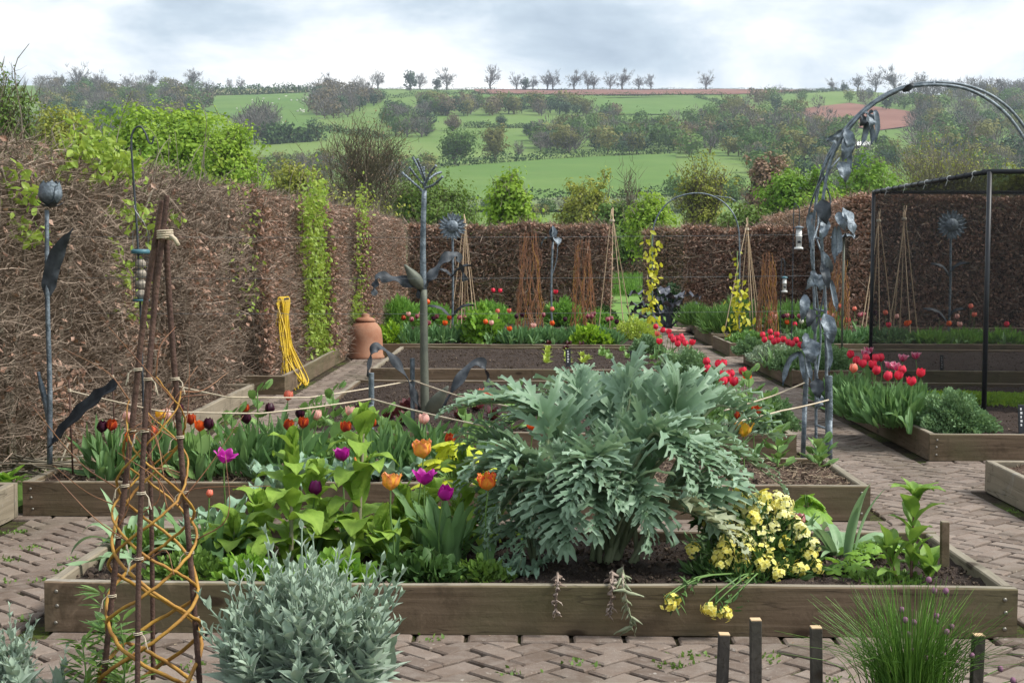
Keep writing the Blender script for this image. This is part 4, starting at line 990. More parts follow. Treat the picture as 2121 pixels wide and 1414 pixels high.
def leafset(mat, specs):
    out = []
    for sp in specs:
        g = G(); v, f, t = strip_leaf(**sp); g.add(v, f, 0, t); out.append(g.mesh('leaf', mat))
    return out
TLEAF = leafset('tulip_leaf', [dict(L=.30, Wd=.055, lift=(1.35, 1.25, 1.0, .6), fold=.5, wave=.12, base=.5), dict(L=.26, Wd=.065, lift=(1.3, 1.0, .4, -.4), fold=.4, wave=.16, base=.5), dict(L=.24, Wd=.05, lift=(1.4, 1.3, 1.15, 1.0), fold=.5, wave=.1, base=.5, twist=.8), dict(L=.28, Wd=.06, lift=(1.1, .7, 0, -.7), fold=.3, wave=.2, base=.5, twist=-.5)])
def tulip(px, py, key, col, size=1.0, opn=0.0, wav=0.0, label='', z=.52, big=False, var=0, Y=None, group=None, leaves=3):
    p = WY(px, py, Y) if Y else on_bed(px, py, z, key); sz = SOILZ[key]; hb = .062 * size
    h = p[2] - hb * .5 - sz; base = np.array([p[0] + rng.normal() * .015, p[1] + rng.normal() * .02, sz]); topc = np.array([p[0], p[1], p[2] - hb * .5])
    t = thing('tulip', label, 'tulip', base, 0, group); d = topc - base; L = np.linalg.norm(d)
    q = Vector(d).to_track_quat('Z', 'Y').to_matrix().to_4x4(); Ls = min((.3, .4, .5), key=lambda a: abs(a - L))
    link('stem', TSTEM[(int(rng.integers(3)), Ls)], t, mw=q @ Matrix.Diagonal((1, 1, L / Ls, 1)))
    bm = Matrix.Translation(Vector(d)) @ (Vector(d) + Vector(rng.normal(size=3) * .1 * L)).to_track_quat('Z', 'Y').to_matrix().to_4x4() @ Matrix.Rotation(rng.uniform(0, 6), 4, 'Z') @ Matrix.Diagonal((hb, hb, hb, 1))
    if big:
        for v, f, tt in bloom_mesh(col, opn, wav, int(rng.integers(999)), True):
            g = G(); g.add(v, f, 0, tt); g.obj('petal', 'petal_' + col, t, mw=bm)
    else: link('bloom', get_bloom(col, opn, wav, var), t, mw=bm)
    for k in range(leaves):
        link('leaf', TLEAF[int(rng.integers(4))], t, loc=(rng.normal() * .008, rng.normal() * .008, 0), rot=(0, 0, rng.uniform(0, 6.28)), scale=float(rng.uniform(.75, 1.15) * np.clip(L / .38, .7, 1.15)))
    return t
ROWS = []
def row(key, where, items, **kw):
    """items: px, py, colour[, opn]; labelled by colour and order from the left"""
    cnt = {}; tot = {}
    for it in items: tot[it[2]] = tot.get(it[2], 0) + 1
    for i, it in enumerate(sorted(items)):
        c = it[2]; k = cnt.get(c, 0); cnt[c] = k + 1
        lb = f'{WORD[c]} tulip {where}' if tot[c] == 1 else f'{ORD[k]} {WORD[c]} tulip from the left {where}'
        a = dict(kw); a['opn'] = it[3] if len(it) > 3 else (0.0, .12, .28, .05, .2)[(i * 7 + int(it[0])) % 5]; a['wav'] = (0.0, .2)[(i + int(it[1])) % 2]
        if c in ('cerise',): a['wav'] = .8; a['opn'] = .6
        tulip(it[0], it[1], key, c, label=lb, var=i % 4, group='tulips ' + where, **a)
# nearest tulips in the cardoon bed
for px, py, c, sz, op, wv, Y, lb in [(463, 941, 'magenta', 1.25, .85, .15, 6.35, 'wide open magenta tulip standing alone at the left above the cardoon bed'), (711, 938, 'magenta', 1.2, .5, .1, 6.5, 'magenta tulip half hidden behind the tall broad-leaved plant'),
        (652, 1010, 'purple', 1.1, .0, 0, 6.1, 'closed dusky purple tulip between the two tall broad-leaved plants'), (879, 984, 'magenta', 1.3, .75, .15, 6.0, 'open magenta tulip above a closed one left of the cardoon'), (917, 1018, 'magenta', 1.15, .2, .05, 5.95, 'half closed magenta tulip just below the open magenta one'),
        (877, 928, 'parrot', 1.4, .3, .9, 6.15, 'ruffled apricot tulip topping the group left of the cardoon'), (809, 995, 'parrot', 1.3, .4, .9, 5.9, 'ruffled apricot tulip on a leaning stem, lower left of the magenta pair'), (1011, 995, 'fire', 1.3, .35, .9, 5.95, 'ruffled red and yellow tulip nearest the cardoon leaves'),
        (750, 955, 'parrot', 1.1, .3, .8, 6.45, 'apricot tulip mostly hidden behind broad green leaves'), (1540, 886, 'yellow', 1.35, .6, .3, 6.5, 'golden yellow tulip behind the right cardoon leaves'), (433, 1021, 'coral', .6, 0, 0, 6.45, 'small pinkish red tulip beside the willow obelisk'), (1656, 1075, 'stripe', 1.0, .1, 0, 6.2, 'salmon and white tulip beside the yellow wallflowers')]:
    tulip(px, py, 'A', c, sz, op, wv, lb, big=True, Y=Y, leaves=3)
row('B', 'in the rope-edged bed', [(210, 883, 'maroon'), (229, 879, 'flame'), (265, 862, 'pink'), (318, 893, 'flame'), (332, 858, 'yellow'), (346, 857, 'pink'), (395, 867, 'flame', .2), (413, 880, 'orange', .35), (433, 877, 'maroon'), (507, 845, 'flame'), (512, 865, 'maroon'), (559, 845, 'maroon'), (596, 879, 'flame'), (620, 855, 'maroon'),
    (627, 874, 'flame'), (656, 858, 'pink', .2), (724, 850, 'pink'), (746, 848, 'maroon'), (716, 883, 'flame'), (766, 873, 'flame'), (880, 866, 'pink'), (930, 908, 'flame'), (1104, 878, 'orange', .4), (1128, 880, 'flame'), (1528, 857, 'flame'), (1565, 849, 'flame', .3), (270, 905, 'orange'), (370, 846, 'maroon')], size=1.15)
row('D', 'in front of the metal corn plant', [(596, 818, 'coral'), (1001, 813, 'coral', .2), (1018, 816, 'coral'), (1115, 827, 'coral'), (995, 834, 'stripe', .3)], size=1.3, Y=10.55)
row('D', 'beside the path in the bare soil bed', [(1465, 748, 'red'), (1466, 763, 'red'), (1487, 753, 'red'), (1497, 752, 'red'), (1499, 775, 'red'), (1515, 773, 'red'), (1520, 789, 'red'), (1497, 789, 'red'), (1507, 781, 'red'), (1541, 768, 'red'), (1547, 781, 'orange')], size=1.25, z=.55)
row('E', 'at the path end of the seedling bed', [(1360, 676, 'red'), (1372, 683, 'red'), (1365, 706, 'red', .4), (1384, 686, 'red'), (1389, 696, 'red'), (1393, 703, 'red'), (1402, 700, 'red'), (1412, 697, 'red'), (1405, 711, 'red'), (1414, 704, 'red'), (1421, 711, 'red'), (1433, 708, 'red', .3), (1426, 722, 'red'), (1360, 690, 'coral')], size=1.3, z=.5)
row('R2', 'along the right bed edge behind the arch', [(1580, 693, 'red'), (1583, 703, 'red'), (1596, 687, 'red'), (1598, 699, 'red'), (1609, 692, 'red'), (1602, 707, 'red'), (1612, 704, 'red'), (1622, 702, 'red'), (1632, 708, 'red'), (1640, 711, 'red'), (1650, 704, 'red'), (1657, 713, 'red')], size=1.3, z=.5)
row('R1', 'in front of the net cage', [(1761, 733, 'red'), (1774, 746, 'red'), (1768, 762, 'coral'), (1788, 752, 'red'), (1795, 741, 'red'), (1808, 753, 'red'), (1815, 741, 'red'), (1825, 740, 'red'), (1814, 766, 'red'), (1838, 778, 'red'), (1859, 776, 'red'), (1868, 765, 'red'), (1888, 788, 'red'), (1907, 771, 'red', .2), (1800, 724, 'cerise'), (1790, 731, 'cerise'), (1843, 755, 'cerise'), (1870, 740, 'cerise'), (1897, 735, 'cerise'), (1853, 757, 'cerise')], size=1.3, z=.56)
row('F', 'in the long back bed', [(835, 658, 'flame'), (847, 650, 'pink'), (851, 661, 'stripe'), (864, 655, 'stripe'), (871, 650, 'pink'), (905, 655, 'stripe'), (897, 659, 'maroon'), (887, 668, 'stripe'), (921, 668, 'orange'), (931, 658, 'flame'), (951, 657, 'stripe'), (961, 657, 'stripe'), (972, 649, 'coral'), (1007, 666, 'orange'), (1018, 668, 'pink'), (1031, 644, 'coral'), (1055, 643, 'coral'), (1030, 660, 'maroon'),
    (1070, 655, 'maroon'), (1081, 652, 'maroon'), (1056, 680, 'orange'), (1106, 673, 'pink', .4), (1126, 652, 'stripe'), (1144, 640, 'coral'), (1145, 669, 'orange'), (1170, 661, 'maroon'), (1218, 655, 'stripe'), (1226, 655, 'stripe'), (1231, 649, 'stripe'), (1258, 661, 'stripe'), (1266, 659, 'stripe'), (1276, 666, 'maroon')], size=1.35, z=.5)
row('G_', 'against the back hedge', [(1036, 602, 'red'), (1023, 601, 'red'), (1151, 604, 'red'), (885, 625, 'orange')], size=1.6, z=.75)
row('R4', 'in the far right beds', [(1597, 649, 'coral'), (1605, 655, 'pink'), (1595, 666, 'coral'), (1622, 655, 'maroon'), (1631, 653, 'stripe'), (1642, 655, 'maroon'), (1656, 654, 'stripe'), (1631, 667, 'orange'), (1646, 671, 'red'), (1660, 665, 'white'), (1697, 663, 'orange'), (1714, 648, 'coral'), (1725, 653, 'pink'), (1741, 633, 'coral'), (1770, 639, 'coral'), (1756, 662, 'red'), (1781, 652, 'stripe'), (1788, 650, 'stripe')], size=1.45, z=.5)
row('R3', 'inside the black net behind', [(1812, 648, 'maroon'), (1820, 655, 'maroon'), (1835, 647, 'coral'), (1858, 655, 'pink'), (1841, 672, 'red'), (1878, 670, 'orange', .3), (1883, 668, 'orange'), (1946, 652, 'maroon'), (1967, 670, 'orange'), (1983, 655, 'pink'), (1987, 671, 'pink'), (2011, 634, 'coral'), (2018, 651, 'coral'), (2043, 665, 'red'), (2085, 671, 'red'), (1800, 640, 'maroon')], size=1.45, z=.5)

# ---------------- cardoon
leaf_mat('cardoon', (.085, .17, .075), (.30, .42, .31), .2, .5, .35, sheen=.1)
leaf_mat('cardoon_old', (.24, .28, .17), (.36, .38, .26), .15, .65, .2)
leaf_mat('withered', (.22, .16, .13), (.42, .35, .30), .1, .85, .1)
plain_mat('rib', (.13, .17, .085), (.22, .25, .15), .6, .25)
def cardoon_leaf(P0, Pm, Pt, wid, q, start=.3, nl=12, droop=.22):
    C = curve([P0, P0 + (Pm - P0) * .5 + [0, 0, .06], Pm, Pm + (Pt - Pm) * .5 + [0, 0, .035], Pt], 40); n = len(C)
    t = unit(np.gradient(C, axis=0)); up = np.array([0, 0, 1.0]); 
    side = np.cross(t, up + .25 * q.normal(size=3) * [1, 1, 0]); side = unit(side); roll = q.normal() * .25; nor = np.cross(side, t)
    g = G(); Lt = np.linalg.norm(np.diff(C, axis=0), axis=1).sum(); tone = q.uniform(.12, .5)
    rib = tube(C, np.array([.013, .010, .007, .0045, .002]) * (Lt / .9) ** .5, 6, False); g.add(*rib, m=1, tint=.5)
    for sd in (-1, 1):
        for k in range(nl):
            u = start + (1 - start) * (k + .3 * (sd > 0) + .2) / (nl + .4) ; i = min(int(u * (n - 1)), n - 2); c = C[i]; T, S, N = t[i], side[i] * sd, nor[i]
            prof = np.sin(PI * ((u - start) / (1 - start)) ** .75 * .93 + .1) ** .8; ln = wid * prof * q.uniform(.8, 1.15)
            if ln < .012: continue
            fwd = .6 + .8 * (u - start) / (1 - start); ax = unit(S + T * fwd + N * .28); wd = unit(np.cross(ax, N)) 
            if np.dot(wd, T) < 0: wd = -wd
            M = 9; a = np.linspace(0, 1, M); rows = []
            lift = .22 * np.sin(a * 2.2) - droop * a ** 2 * q.uniform(.5, 1.5); cur = q.normal() * .12
            teeth = np.where(np.arange(M) % 2 == 1, 1.6, .7); hw = .122 * ln * (1 - a) ** .65 * teeth * (1.0 + .5 * np.exp(-(a / .2) ** 2)); hw[-1] = 0
            twl_ = q.normal() * .5; wd0 = wd
            for m_ in range(M):
                wd = wd0 * math.cos(twl_ * a[m_]) + N * math.sin(twl_ * a[m_])
                ctr = c + ax * a[m_] * ln + N * ln * lift[m_] + wd * ln * cur * a[m_] ** 2; adv = ax * ln * (.10 if m_ % 2 == 1 else -.02)
                rows.append([ctr - wd * hw[m_] * .9 + adv + N * hw[m_] * .45, ctr, ctr + wd * hw[m_] * 1.1 + adv + N * hw[m_] * .45])
            tt = np.clip(tone + .45 * a[:, None] + np.array([.12, -.2, .12])[None] + q.normal() * .08, 0, 1); g.add(np.array(rows).reshape(-1, 3), grid_faces(M, 3), 0, tt.ravel())
    for ang in (-.45, 0, .45):
        v, f, tt = strip_leaf(wid * .42, wid * .13, droop=.6, rise=.05, n=7, c=3, wave=.25, fold=.5); i = n - 3; B = np.stack([side[i], t[i], nor[i]], -1); g.add(v @ rotz(ang).T @ B.T + C[-1] - t[-1] * .03, f, 0, tt * .8)
    return g
base_c = W(1262, 1158, .16)
card = thing('cardoon', 'huge silvery cardoon with arching jagged leaves in the front bed', 'cardoon', base_c)
qc = np.random.default_rng(21)
CL = [(1185, 900, 1205, 762, .2, .35), (1262, 880, 1245, 785, .3, .5), (1325, 870, 1352, 800, .2, .4), (1420, 870, 1452, 796, .3, .5), (1470, 850, 1580, 880, .25, .35), (1120, 850, 925, 850, .1, .2), (1170, 985, 1100, 1085, -.2, -.38),
      (1185, 955, 1285, 1045, -.25, -.5), (1300, 925, 1400, 925, -.1, -.15), (1340, 930, 1530, 965, -.1, -.1), (1410, 890, 1620, 1005, .1, .1), (1375, 1050, 1535, 1130, -.22, -.36), (1225, 860, 1095, 832, .3, .5), (1375, 850, 1300, 792, .4, .7), (1120, 1010, 1000, 1060, 0, 0),
      (1470, 930, 1600, 900, .2, .4), (1350, 900, 1430, 1000, -.2, -.4), (1275, 870, 1165, 805, .3, .55), (1230, 960, 1180, 1050, -.3, -.55), (1310, 990, 1345, 1080, -.3, -.5), (1060, 930, 960, 925, .15, .25), (1430, 840, 1530, 835, .4, .7), (1150, 870, 1040, 885, .2, .3), (1160, 1010, 1140, 1120, -.2, -.4), (1245, 1010, 1235, 1110, -.3, -.5), (1390, 870, 1400, 785, .1, .15), (1430, 1000, 1480, 1085, -.1, -.25), (1300, 850, 1310, 775, .1, .2), (1080, 960, 955, 1010, -.05, -.1), (1090, 1010, 1010, 1110, -.12, -.22), (1190, 1040, 1175, 1135, -.28, -.45), (1330, 1030, 1340, 1125, -.3, -.45), (1450, 960, 1590, 1075, -.05, -.15), (1100, 960, 1030, 985, -.1, -.2), (1240, 960, 1210, 1000, -.25, -.5), (1400, 930, 1480, 990, -.15, -.35)]
for (mx, my, tx, ty, dm, dt) in CL:
    Yb = base_c[1]; Pm = WY(mx, my, Yb + dm); Pt = WY(tx, ty, Yb + dt); b = (base_c if mx > 1210 else W(1140, 1155, .16)) + qc.normal(size=3) * [.05, .04, 0]
    w = .21 * qc.uniform(.8, 1.15); g = cardoon_leaf(b - base_c, Pm - base_c, Pt - base_c, w, qc, start=.3 if dt > -.3 else .2, nl=12); g.obj('leaf', ['cardoon_old' if (mx, my) == (1375, 1050) else 'cardoon', 'rib'], card)
for (mx, my, tx, ty, dm, dt, w) in [(1085, 1040, 1040, 1180, -.05, -.2, .16), (1070, 1080, 1130, 1190, -.1, -.25, .13), (1110, 1090, 1070, 1195, -.2, -.35, .13), (1060, 1100, 1000, 1170, -.05, -.15, .12), (1120, 1050, 1150, 1130, -.2, -.33, .15)]:
    b2 = W(1105, 1170, .16); g = cardoon_leaf(b2 - base_c, WY(mx, my, base_c[1] + dm) - base_c, WY(tx, ty, base_c[1] + dt) - base_c, w, qc, .2, 11); g.obj('leaf', ['cardoon', 'rib'], card)
def withered_leaf(px0, py0, px1, py1, wid, label, old=False):
    """dead leaf hanging over the front board"""
    y0 = BEDS['A'][2]; a = W(px0, py0, .19); a[1] = max(a[1], y0 + .05); e = WY(px0, 1210, y0 - .012); b = WY(px1, py1, y0 - .018); q = np.random.default_rng(int(px0))
    C = curve([a, a + (e - a) * .6 + [0, 0, .02], e + [0, -.012, .012], (e + b) / 2 + [0, -.012, 0], b], 30); n = len(C); g = G(); g.add(*tube(C, [.006, .003], 5, False), m=1)
    for sd in (-1, 1):
        for k in range(14):
            i = int((.2 + .78 * k / 14) * (n - 1)); ln = wid * q.uniform(.4, 1.5); d = unit(np.array([sd * q.uniform(.3, 1.0), -.25 + q.normal() * .3, -1.5 + q.normal() * .6])); M = 6; a_ = np.linspace(0, 1, M)[:, None]
            c = C[i] + d * ln * a_ + np.stack([q.normal() * .01 * np.sin(a_[:, 0] * 5), -.012 * np.sin(a_[:, 0] * 4 + k), 0 * a_[:, 0]], -1); w = (wid * .22 * (1 - a_ * .85) * (1 + .5 * np.sin(a_ * 14 + k)))
            v = np.stack([c - [0, 0, 1] * w, c + np.array([0, -.012, 0]) * 1, c + [0, 0, 1] * w], 1); v[:, :, 1] = np.minimum(v[:, :, 1], y0 + 9); g.add(v.reshape(-1, 3), grid_faces(M, 3), 0, q.random())
    g.obj('withered_leaf', ['cardoon_old' if old else 'withered', 'withered'], label=label, cat='dead leaf')
withered_leaf(1290, 1170, 1310, 1305, .055, 'large withered grey cardoon leaf hanging over the front board', True)
withered_leaf(1268, 1180, 1262, 1278, .035, 'brown shrivelled leaf hanging left of the large withered leaf')
withered_leaf(1155, 1185, 1148, 1278, .028, 'small shrivelled dead leaf hanging over the board on the left')

# ---------------- broad leaved plants
leaf_mat('inula_leaf', (.12, .235, .03), (.29, .42, .075), .3, .65, .2, vein=1.0)
leaf_mat('gold_leaf', (.42, .50, .03), (.60, .64, .07), .35, .5, .25, vein=.4)
leaf_mat('poppy_leaf', (.16, .27, .18), (.30, .43, .31), .2, .5, .3)
leaf_mat('bean_leaf', (.13, .25, .07), (.25, .39, .13), .25, .5, .3)
leaf_mat('strap_leaf', (.15, .26, .13), (.30, .43, .24), .2, .5, .3)
leaf_mat('peony_leaf', (.10, .22, .03), (.25, .38, .08), .3, .5, .3, vein=.5)
leaf_mat('bright_leaf', (.12, .26, .03), (.25, .42, .06), .3, .5, .3)
plain_mat('dark_stem', (.10, .05, .04), (.14, .08, .05), .6, .3)
plain_mat('pale_stem', (.23, .24, .15), (.30, .24, .18), .6, .3)
INU = leafset('inula_leaf', [dict(L=.22, Wd=.125, lift=(1.0, .8, .2, -.7), wave=.05, fold=.3, n=12, c=7, base=.15, peak=.5), dict(L=.24, Wd=.135, lift=(.9, .5, -.3, -1.1), wave=.07, fold=.25, n=12, c=7, base=.15, peak=.5), dict(L=.2, Wd=.095, lift=(1.3, 1.15, .9, .5), wave=.06, fold=.35, n=12, c=7, base=.2, peak=.5), dict(L=.25, Wd=.13, lift=(.6, .1, -.7, -1.35), wave=.06, fold=.2, n=12, c=7, base=.12, peak=.5)])
PEO = leafset('peony_leaf', [dict(L=.17, Wd=.075, lift=(.9, .7, .3, -.1), wave=.04, fold=.35, n=11, c=7, base=.1, peak=.45), dict(L=.16, Wd=.07, lift=(1.2, 1.0, .7, .4), wave=.05, fold=.4, n=11, c=7, base=.1, peak=.45), dict(L=.18, Wd=.065, lift=(.5, .2, -.2, -.6), wave=.05, fold=.3, n=11, c=7, base=.1, peak=.45)])
POP = leafset('poppy_leaf', [dict(L=.2, Wd=.075, lift=(1.1, .9, .3, -.5), wave=.3, fold=.2, n=13, c=7, base=.5), dict(L=.17, Wd=.08, lift=(.8, .4, 0, -.5), wave=.35, fold=.1, n=13, c=7, base=.5)])
STRAP = leafset('strap_leaf', [dict(L=.38, Wd=.05, lift=(1.2, .9, 0, -1.2), fold=.4, n=12, base=.7, peak=.3, twist=.4), dict(L=.34, Wd=.045, lift=(1.4, 1.3, 1.1, .8), fold=.5, n=12, base=.7, peak=.3), dict(L=.36, Wd=.05, lift=(1.0, .4, -.5, -1.3), fold=.3, n=12, base=.7, peak=.3, twist=-.6), dict(L=.3, Wd=.045, lift=(.6, .2, 0, -.2), fold=.3, n=12, base=.7, peak=.3)])
STRAPD = [m.copy() for m in TLEAF]
def leafy(name, label, cat, base, H_, n, lv, stem_mat, sr=.009, low=.1, scale=(1.0, .55), lean=(0, 0), tuft=5, spin=2.4, stems=1, top_tilt=.5, spread=.03):
    t = thing(name, label, cat, base)
    for s in range(stems):
        ln = np.array(lean) + rng.normal(size=2) * .05 * (stems > 1); o = np.array([rng.normal() * spread * (stems > 1), rng.normal() * spread * (stems > 1), 0]); hh = H_ * (1 if s == 0 else rng.uniform(.6, .95))
        c = curve([o, o + [ln[0] * .4, ln[1] * .4, hh * .5], o + [ln[0], ln[1], hh]], 10); g = G(); g.add(*tube(c, [sr, sr * .45], 7)); g.obj('stem', stem_mat, t)
        for k in range(n):
            u = low + (1 - low) * (k / n) ** .85; p = c[min(int(u * (len(c) - 1)), len(c) - 1)]
            link('leaf', lv[int(rng.integers(len(lv)))], t, loc=p, rot=(top_tilt * u * .8, 0, k * spin + rng.normal() * .3 + s), scale=float((scale[0] + (scale[1] - scale[0]) * u) * rng.uniform(.85, 1.15)))
        for k in range(tuft):
            link('leaf', lv[2 % len(lv)], t, loc=c[-1] - [0, 0, .02], rot=(.35, 0, k * 6.28 / tuft + rng.normal() * .2), scale=float(scale[1] * rng.uniform(.6, .9)))
    return t
leafy('tall_leafy_plant', 'tall broad-leaved green plant nearest the willow obelisk', 'plant', W(603, 1180, .155), .52, 20, INU, 'pale_stem', .011, .05, (1.2, .7), (0, .05))
leafy('tall_leafy_plant', 'tall broad-leaved green plant in the middle left of the tulips', 'plant', W(742, 1165, .155), .60, 22, INU, 'pale_stem', .012, .05, (1.2, .75), (.02, .05))
leafy('tall_leafy_plant', 'tall broad-leaved green plant beside the cardoon and flame tulip', 'plant', W(955, 1135, .155), .40, 15, INU, 'pale_stem', .009, .05, (1.05, .6), (0, .05))
leafy('tall_leafy_plant', 'low clump of broad green leaves behind the silver bush', 'plant', W(672, 1165, .155), .16, 14, INU, 'pale_stem', .008, .0, (1.1, .9))
leafy('tall_leafy_plant', 'low broad green leaves under the apricot tulip', 'plant', W(835, 1150, .155), .2, 16, INU, 'pale_stem', .008, .0, (1.1, .9))
leafy('tall_leafy_plant', 'broad green leaves tumbling at the left of the tall plants', 'plant', W(540, 1150, .155), .18, 12, INU, 'pale_stem', .008, .0, (1.15, .9))
for px, py, hh, n_, lb in [(485, 1165, .14, 12, 'spreading broad leaves beside the willow obelisk'), (795, 1180, .15, 13, 'broad light green leaves right of the silver bush top'), (890, 1120, .22, 14, 'broad green leaves under the open magenta tulip'), (1010, 1130, .2, 12, 'broad green leaves tucked against the cardoon'), (650, 1120, .3, 14, 'broad green leaves filling the gap between the tall plants')]:
    leafy('tall_leafy_plant', lb, 'plant', W(px, py, .155), hh, n_, INU, 'pale_stem', .007, .0, (1.0, .75))
leafy('broad_leaved_plant', 'upright broad-leaved plant with dark stems at the right end of the front bed', 'plant', W(1887, 1200, .155), .36, 13, PEO, 'dark_stem', .007, .1, (1.0, .95), (.02, .05), 6, stems=1)
leafy('broad_leaved_plant', 'short leafy shoot leaning left beside the dark-stemmed plant', 'plant', W(1860, 1205, .155), .15, 7, PEO, 'dark_stem', .005, .1, (.9, .8), (-.06, 0), 4)
leafy('broad_leaved_plant', 'low leaves drooping over the right end of the front bed', 'plant', W(1925, 1200, .155), .05, 7, PEO, 'dark_stem', .005, .0, (1.0, .9), (0, 0), 2)
def clump(name, label, base, lv, n, sc=(.7, 1.1), r=.04, cat='plant', tilt=0.0):
    t = thing(name, label, cat, base)
    for k in range(n):
        a = k * 2.4 + rng.normal() * .3; link('leaf', lv[int(rng.integers(len(lv)))], t, loc=(math.sin(-a) * r * rng.random() ** .5, math.cos(a) * r * rng.random() ** .5, 0), rot=(rng.normal() * .12 + tilt, 0, a), scale=float(rng.uniform(*sc)))
    return t
clump('tulip_foliage', 'fading strappy tulip foliage at the right of the wallflowers', W(1745, 1150, .155), STRAP, 16, (.8, 1.2), .07)
clump('tulip_foliage', 'dark curling tulip leaves under the magenta tulips', W(925, 1165, .155), TLEAF, 18, (.9, 1.35), .09)
clump('tulip_foliage', 'strappy green leaves at the left end of the front bed', W(265, 1150, .155), STRAP, 12, (.7, 1.0), .1)
clump('tulip_foliage', 'green strap leaves beside the obelisk in the front bed', W(330, 1125, .155), STRAP, 11, (.6, .95), .1)
clump('tulip_foliage', 'low strap leaves between obelisk and tall plants', W(440, 1165, .155), TLEAF, 14, (.7, 1.1), .12)
clump('poppy_plant', 'wavy grey-green poppy leaves behind the obelisk', W(455, 1095, .155), POP, 12, (.9, 1.25), .05)
clump('poppy_plant', 'wavy glaucous poppy rosette behind the tall leafy plant', W(585, 1010, .165), POP, 14, (1.0, 1.5), .06)
clump('poppy_plant', 'glaucous poppy leaves behind the dusky purple tulip', W(690, 1000, .165), POP, 14, (1.0, 1.5), .06)
clump('poppy_plant', 'grey-green poppy leaves left of the golden plant', W(815, 1000, .165), POP, 12, (1.0, 1.4), .06)
clump('poppy_plant', 'grey-green leaves under the hanging dead leaves', W(1085, 1190, .155), POP, 9, (.6, .8), .05)
# one long leaf lying over the corner of the front bed
g = G(); v, f, tt = strip_leaf(.46, .05, lift=(.45, .25, .3, -.35, -.1, .05), fold=.25, n=16, base=.6, peak=.4, wave=.15); g.add(v, f, 0, tt)
g.obj('strap_leaf', 'strap_leaf', loc=W(345, 1180, .17), rot=(0, 0, PI / 2 + .12), label='long pale green leaf lying across the corner of the front bed', cat='leaf')
def palmate(R, q, lobes=5, fold=.25):
    """lobed and toothed leaf blade, stalk at the origin, blade along +Y"""
    a = np.linspace(-2.5, 2.5, 61); r = R * (.62 + .38 * np.abs(np.cos(a * lobes / 2 / 1.0)) ** .8) * (1 - .12 * np.abs(a)) * (1 + .07 * np.where(np.arange(61) % 2 == 0, 1, -1))
    ring = [np.stack([np.sin(a) * r * k, np.cos(a) * r * k + R * .35, fold * r * k * (np.abs(np.sin(a * lobes / 2))) * .5 - .25 * R * k ** 2], -1) for k in (.06, .4, .75, 1.0)]
    v = np.stack(ring, 0); return v.reshape(-1, 3), grid_faces(4, 61), np.repeat([.2, .5, .65, .8], 61)
PALM = {}
for nm in ('gold_leaf', 'bright_leaf', 'weed'):
    PALM[nm] = []
    for k in range(3):
        g = G(); v, f, tt = palmate(.11, rng, 5 if k else 7); g.add(v, f, 0, tt); PALM[nm].append(g.mesh('leaf', nm))
def palm_plant(name, label, base, mat, n, h, spread, sc, cat='plant'):
    t = thing(name, label, cat, base); st = G()
    for k in range(n):
        a = k * 2.4 + rng.normal() * .4; r = spread * (k + .5) / n; hh = h * (1.05 - .5 * (k / n) ** 1.5) * rng.uniform(.8, 1.1); e = np.array([math.cos(a) * r, math.sin(a) * r, hh])
        st.add(*tube(curve([[0, 0, 0], [e[0] * .3, e[1] * .3, hh * .6], e], 6), [.004, .003], 5, False)); link('leaf', PALM[mat][k % 3], t, loc=e, rot=(rng.normal() * .25 - .35, rng.normal() * .2, a - PI / 2), scale=float(sc * rng.uniform(.75, 1.2)))
    st.obj('stalks', 'stem_green', t); return t
palm_plant('golden_plant', 'bright yellow-green lobed plant left of the cardoon', W(945, 1075, .16), 'gold_leaf', 22, .36, .17, .85)
palm_plant('golden_plant', 'small yellow-green leaves low behind the apricot tulip', W(860, 1100, .16), 'gold_leaf', 8, .14, .13, .6)
palm_plant('lobed_seedling', 'low bright green lobed seedling at the right of the front bed', W(1810, 1150, .155), 'bright_leaf', 14, .07, .13, .45)
palm_plant('lobed_seedling', 'bright lobed leaves right behind the wallflowers', W(1670, 1100, .155), 'bright_leaf', 10, .16, .1, .7)
palm_plant('lobed_seedling', 'low green lobed leaves near the front board at the right', W(1760, 1185, .155), 'bright_leaf', 10, .05, .11, .42)
palm_plant('lobed_seedling', 'small green seedling behind the dark-stemmed plant', W(1790, 1165, .155), 'bright_leaf', 9, .05, .1, .4)
def bean(label, base, H_, n=9, sc=1.0, name='bean_plant', lean=0.0):
    t = thing(name, label, 'bean plant', base); c = curve([[0, 0, 0], [lean * .4, .01, H_ * .5], [lean, 0, H_]], 8); g = G(); g.add(*tube(c, [.007, .004], 6)); g.obj('stem', 'stem_green', t)
    lg = G()
    for k in range(n):
        u = .12 + .88 * k / (n - 1); p = c[int(u * (len(c) - 1))]; a = k * 2.4
        for j in range(4):
            b = a + (j - 1.5) * .55; d = np.array([[math.cos(b), math.sin(b), .5 + u * .9 + rng.normal() * .15]]); scatter(lg, *OVAL, basis(d, (0, 0, 1), rng), (p + np.array([math.cos(a), math.sin(a), .25]) * .02 * j)[None], np.array([.095 * sc * rng.uniform(.75, 1.15) * (1.1 - .25 * u)]), rng.random(1))
    lg.obj('leaves', 'bean_leaf', t); return t
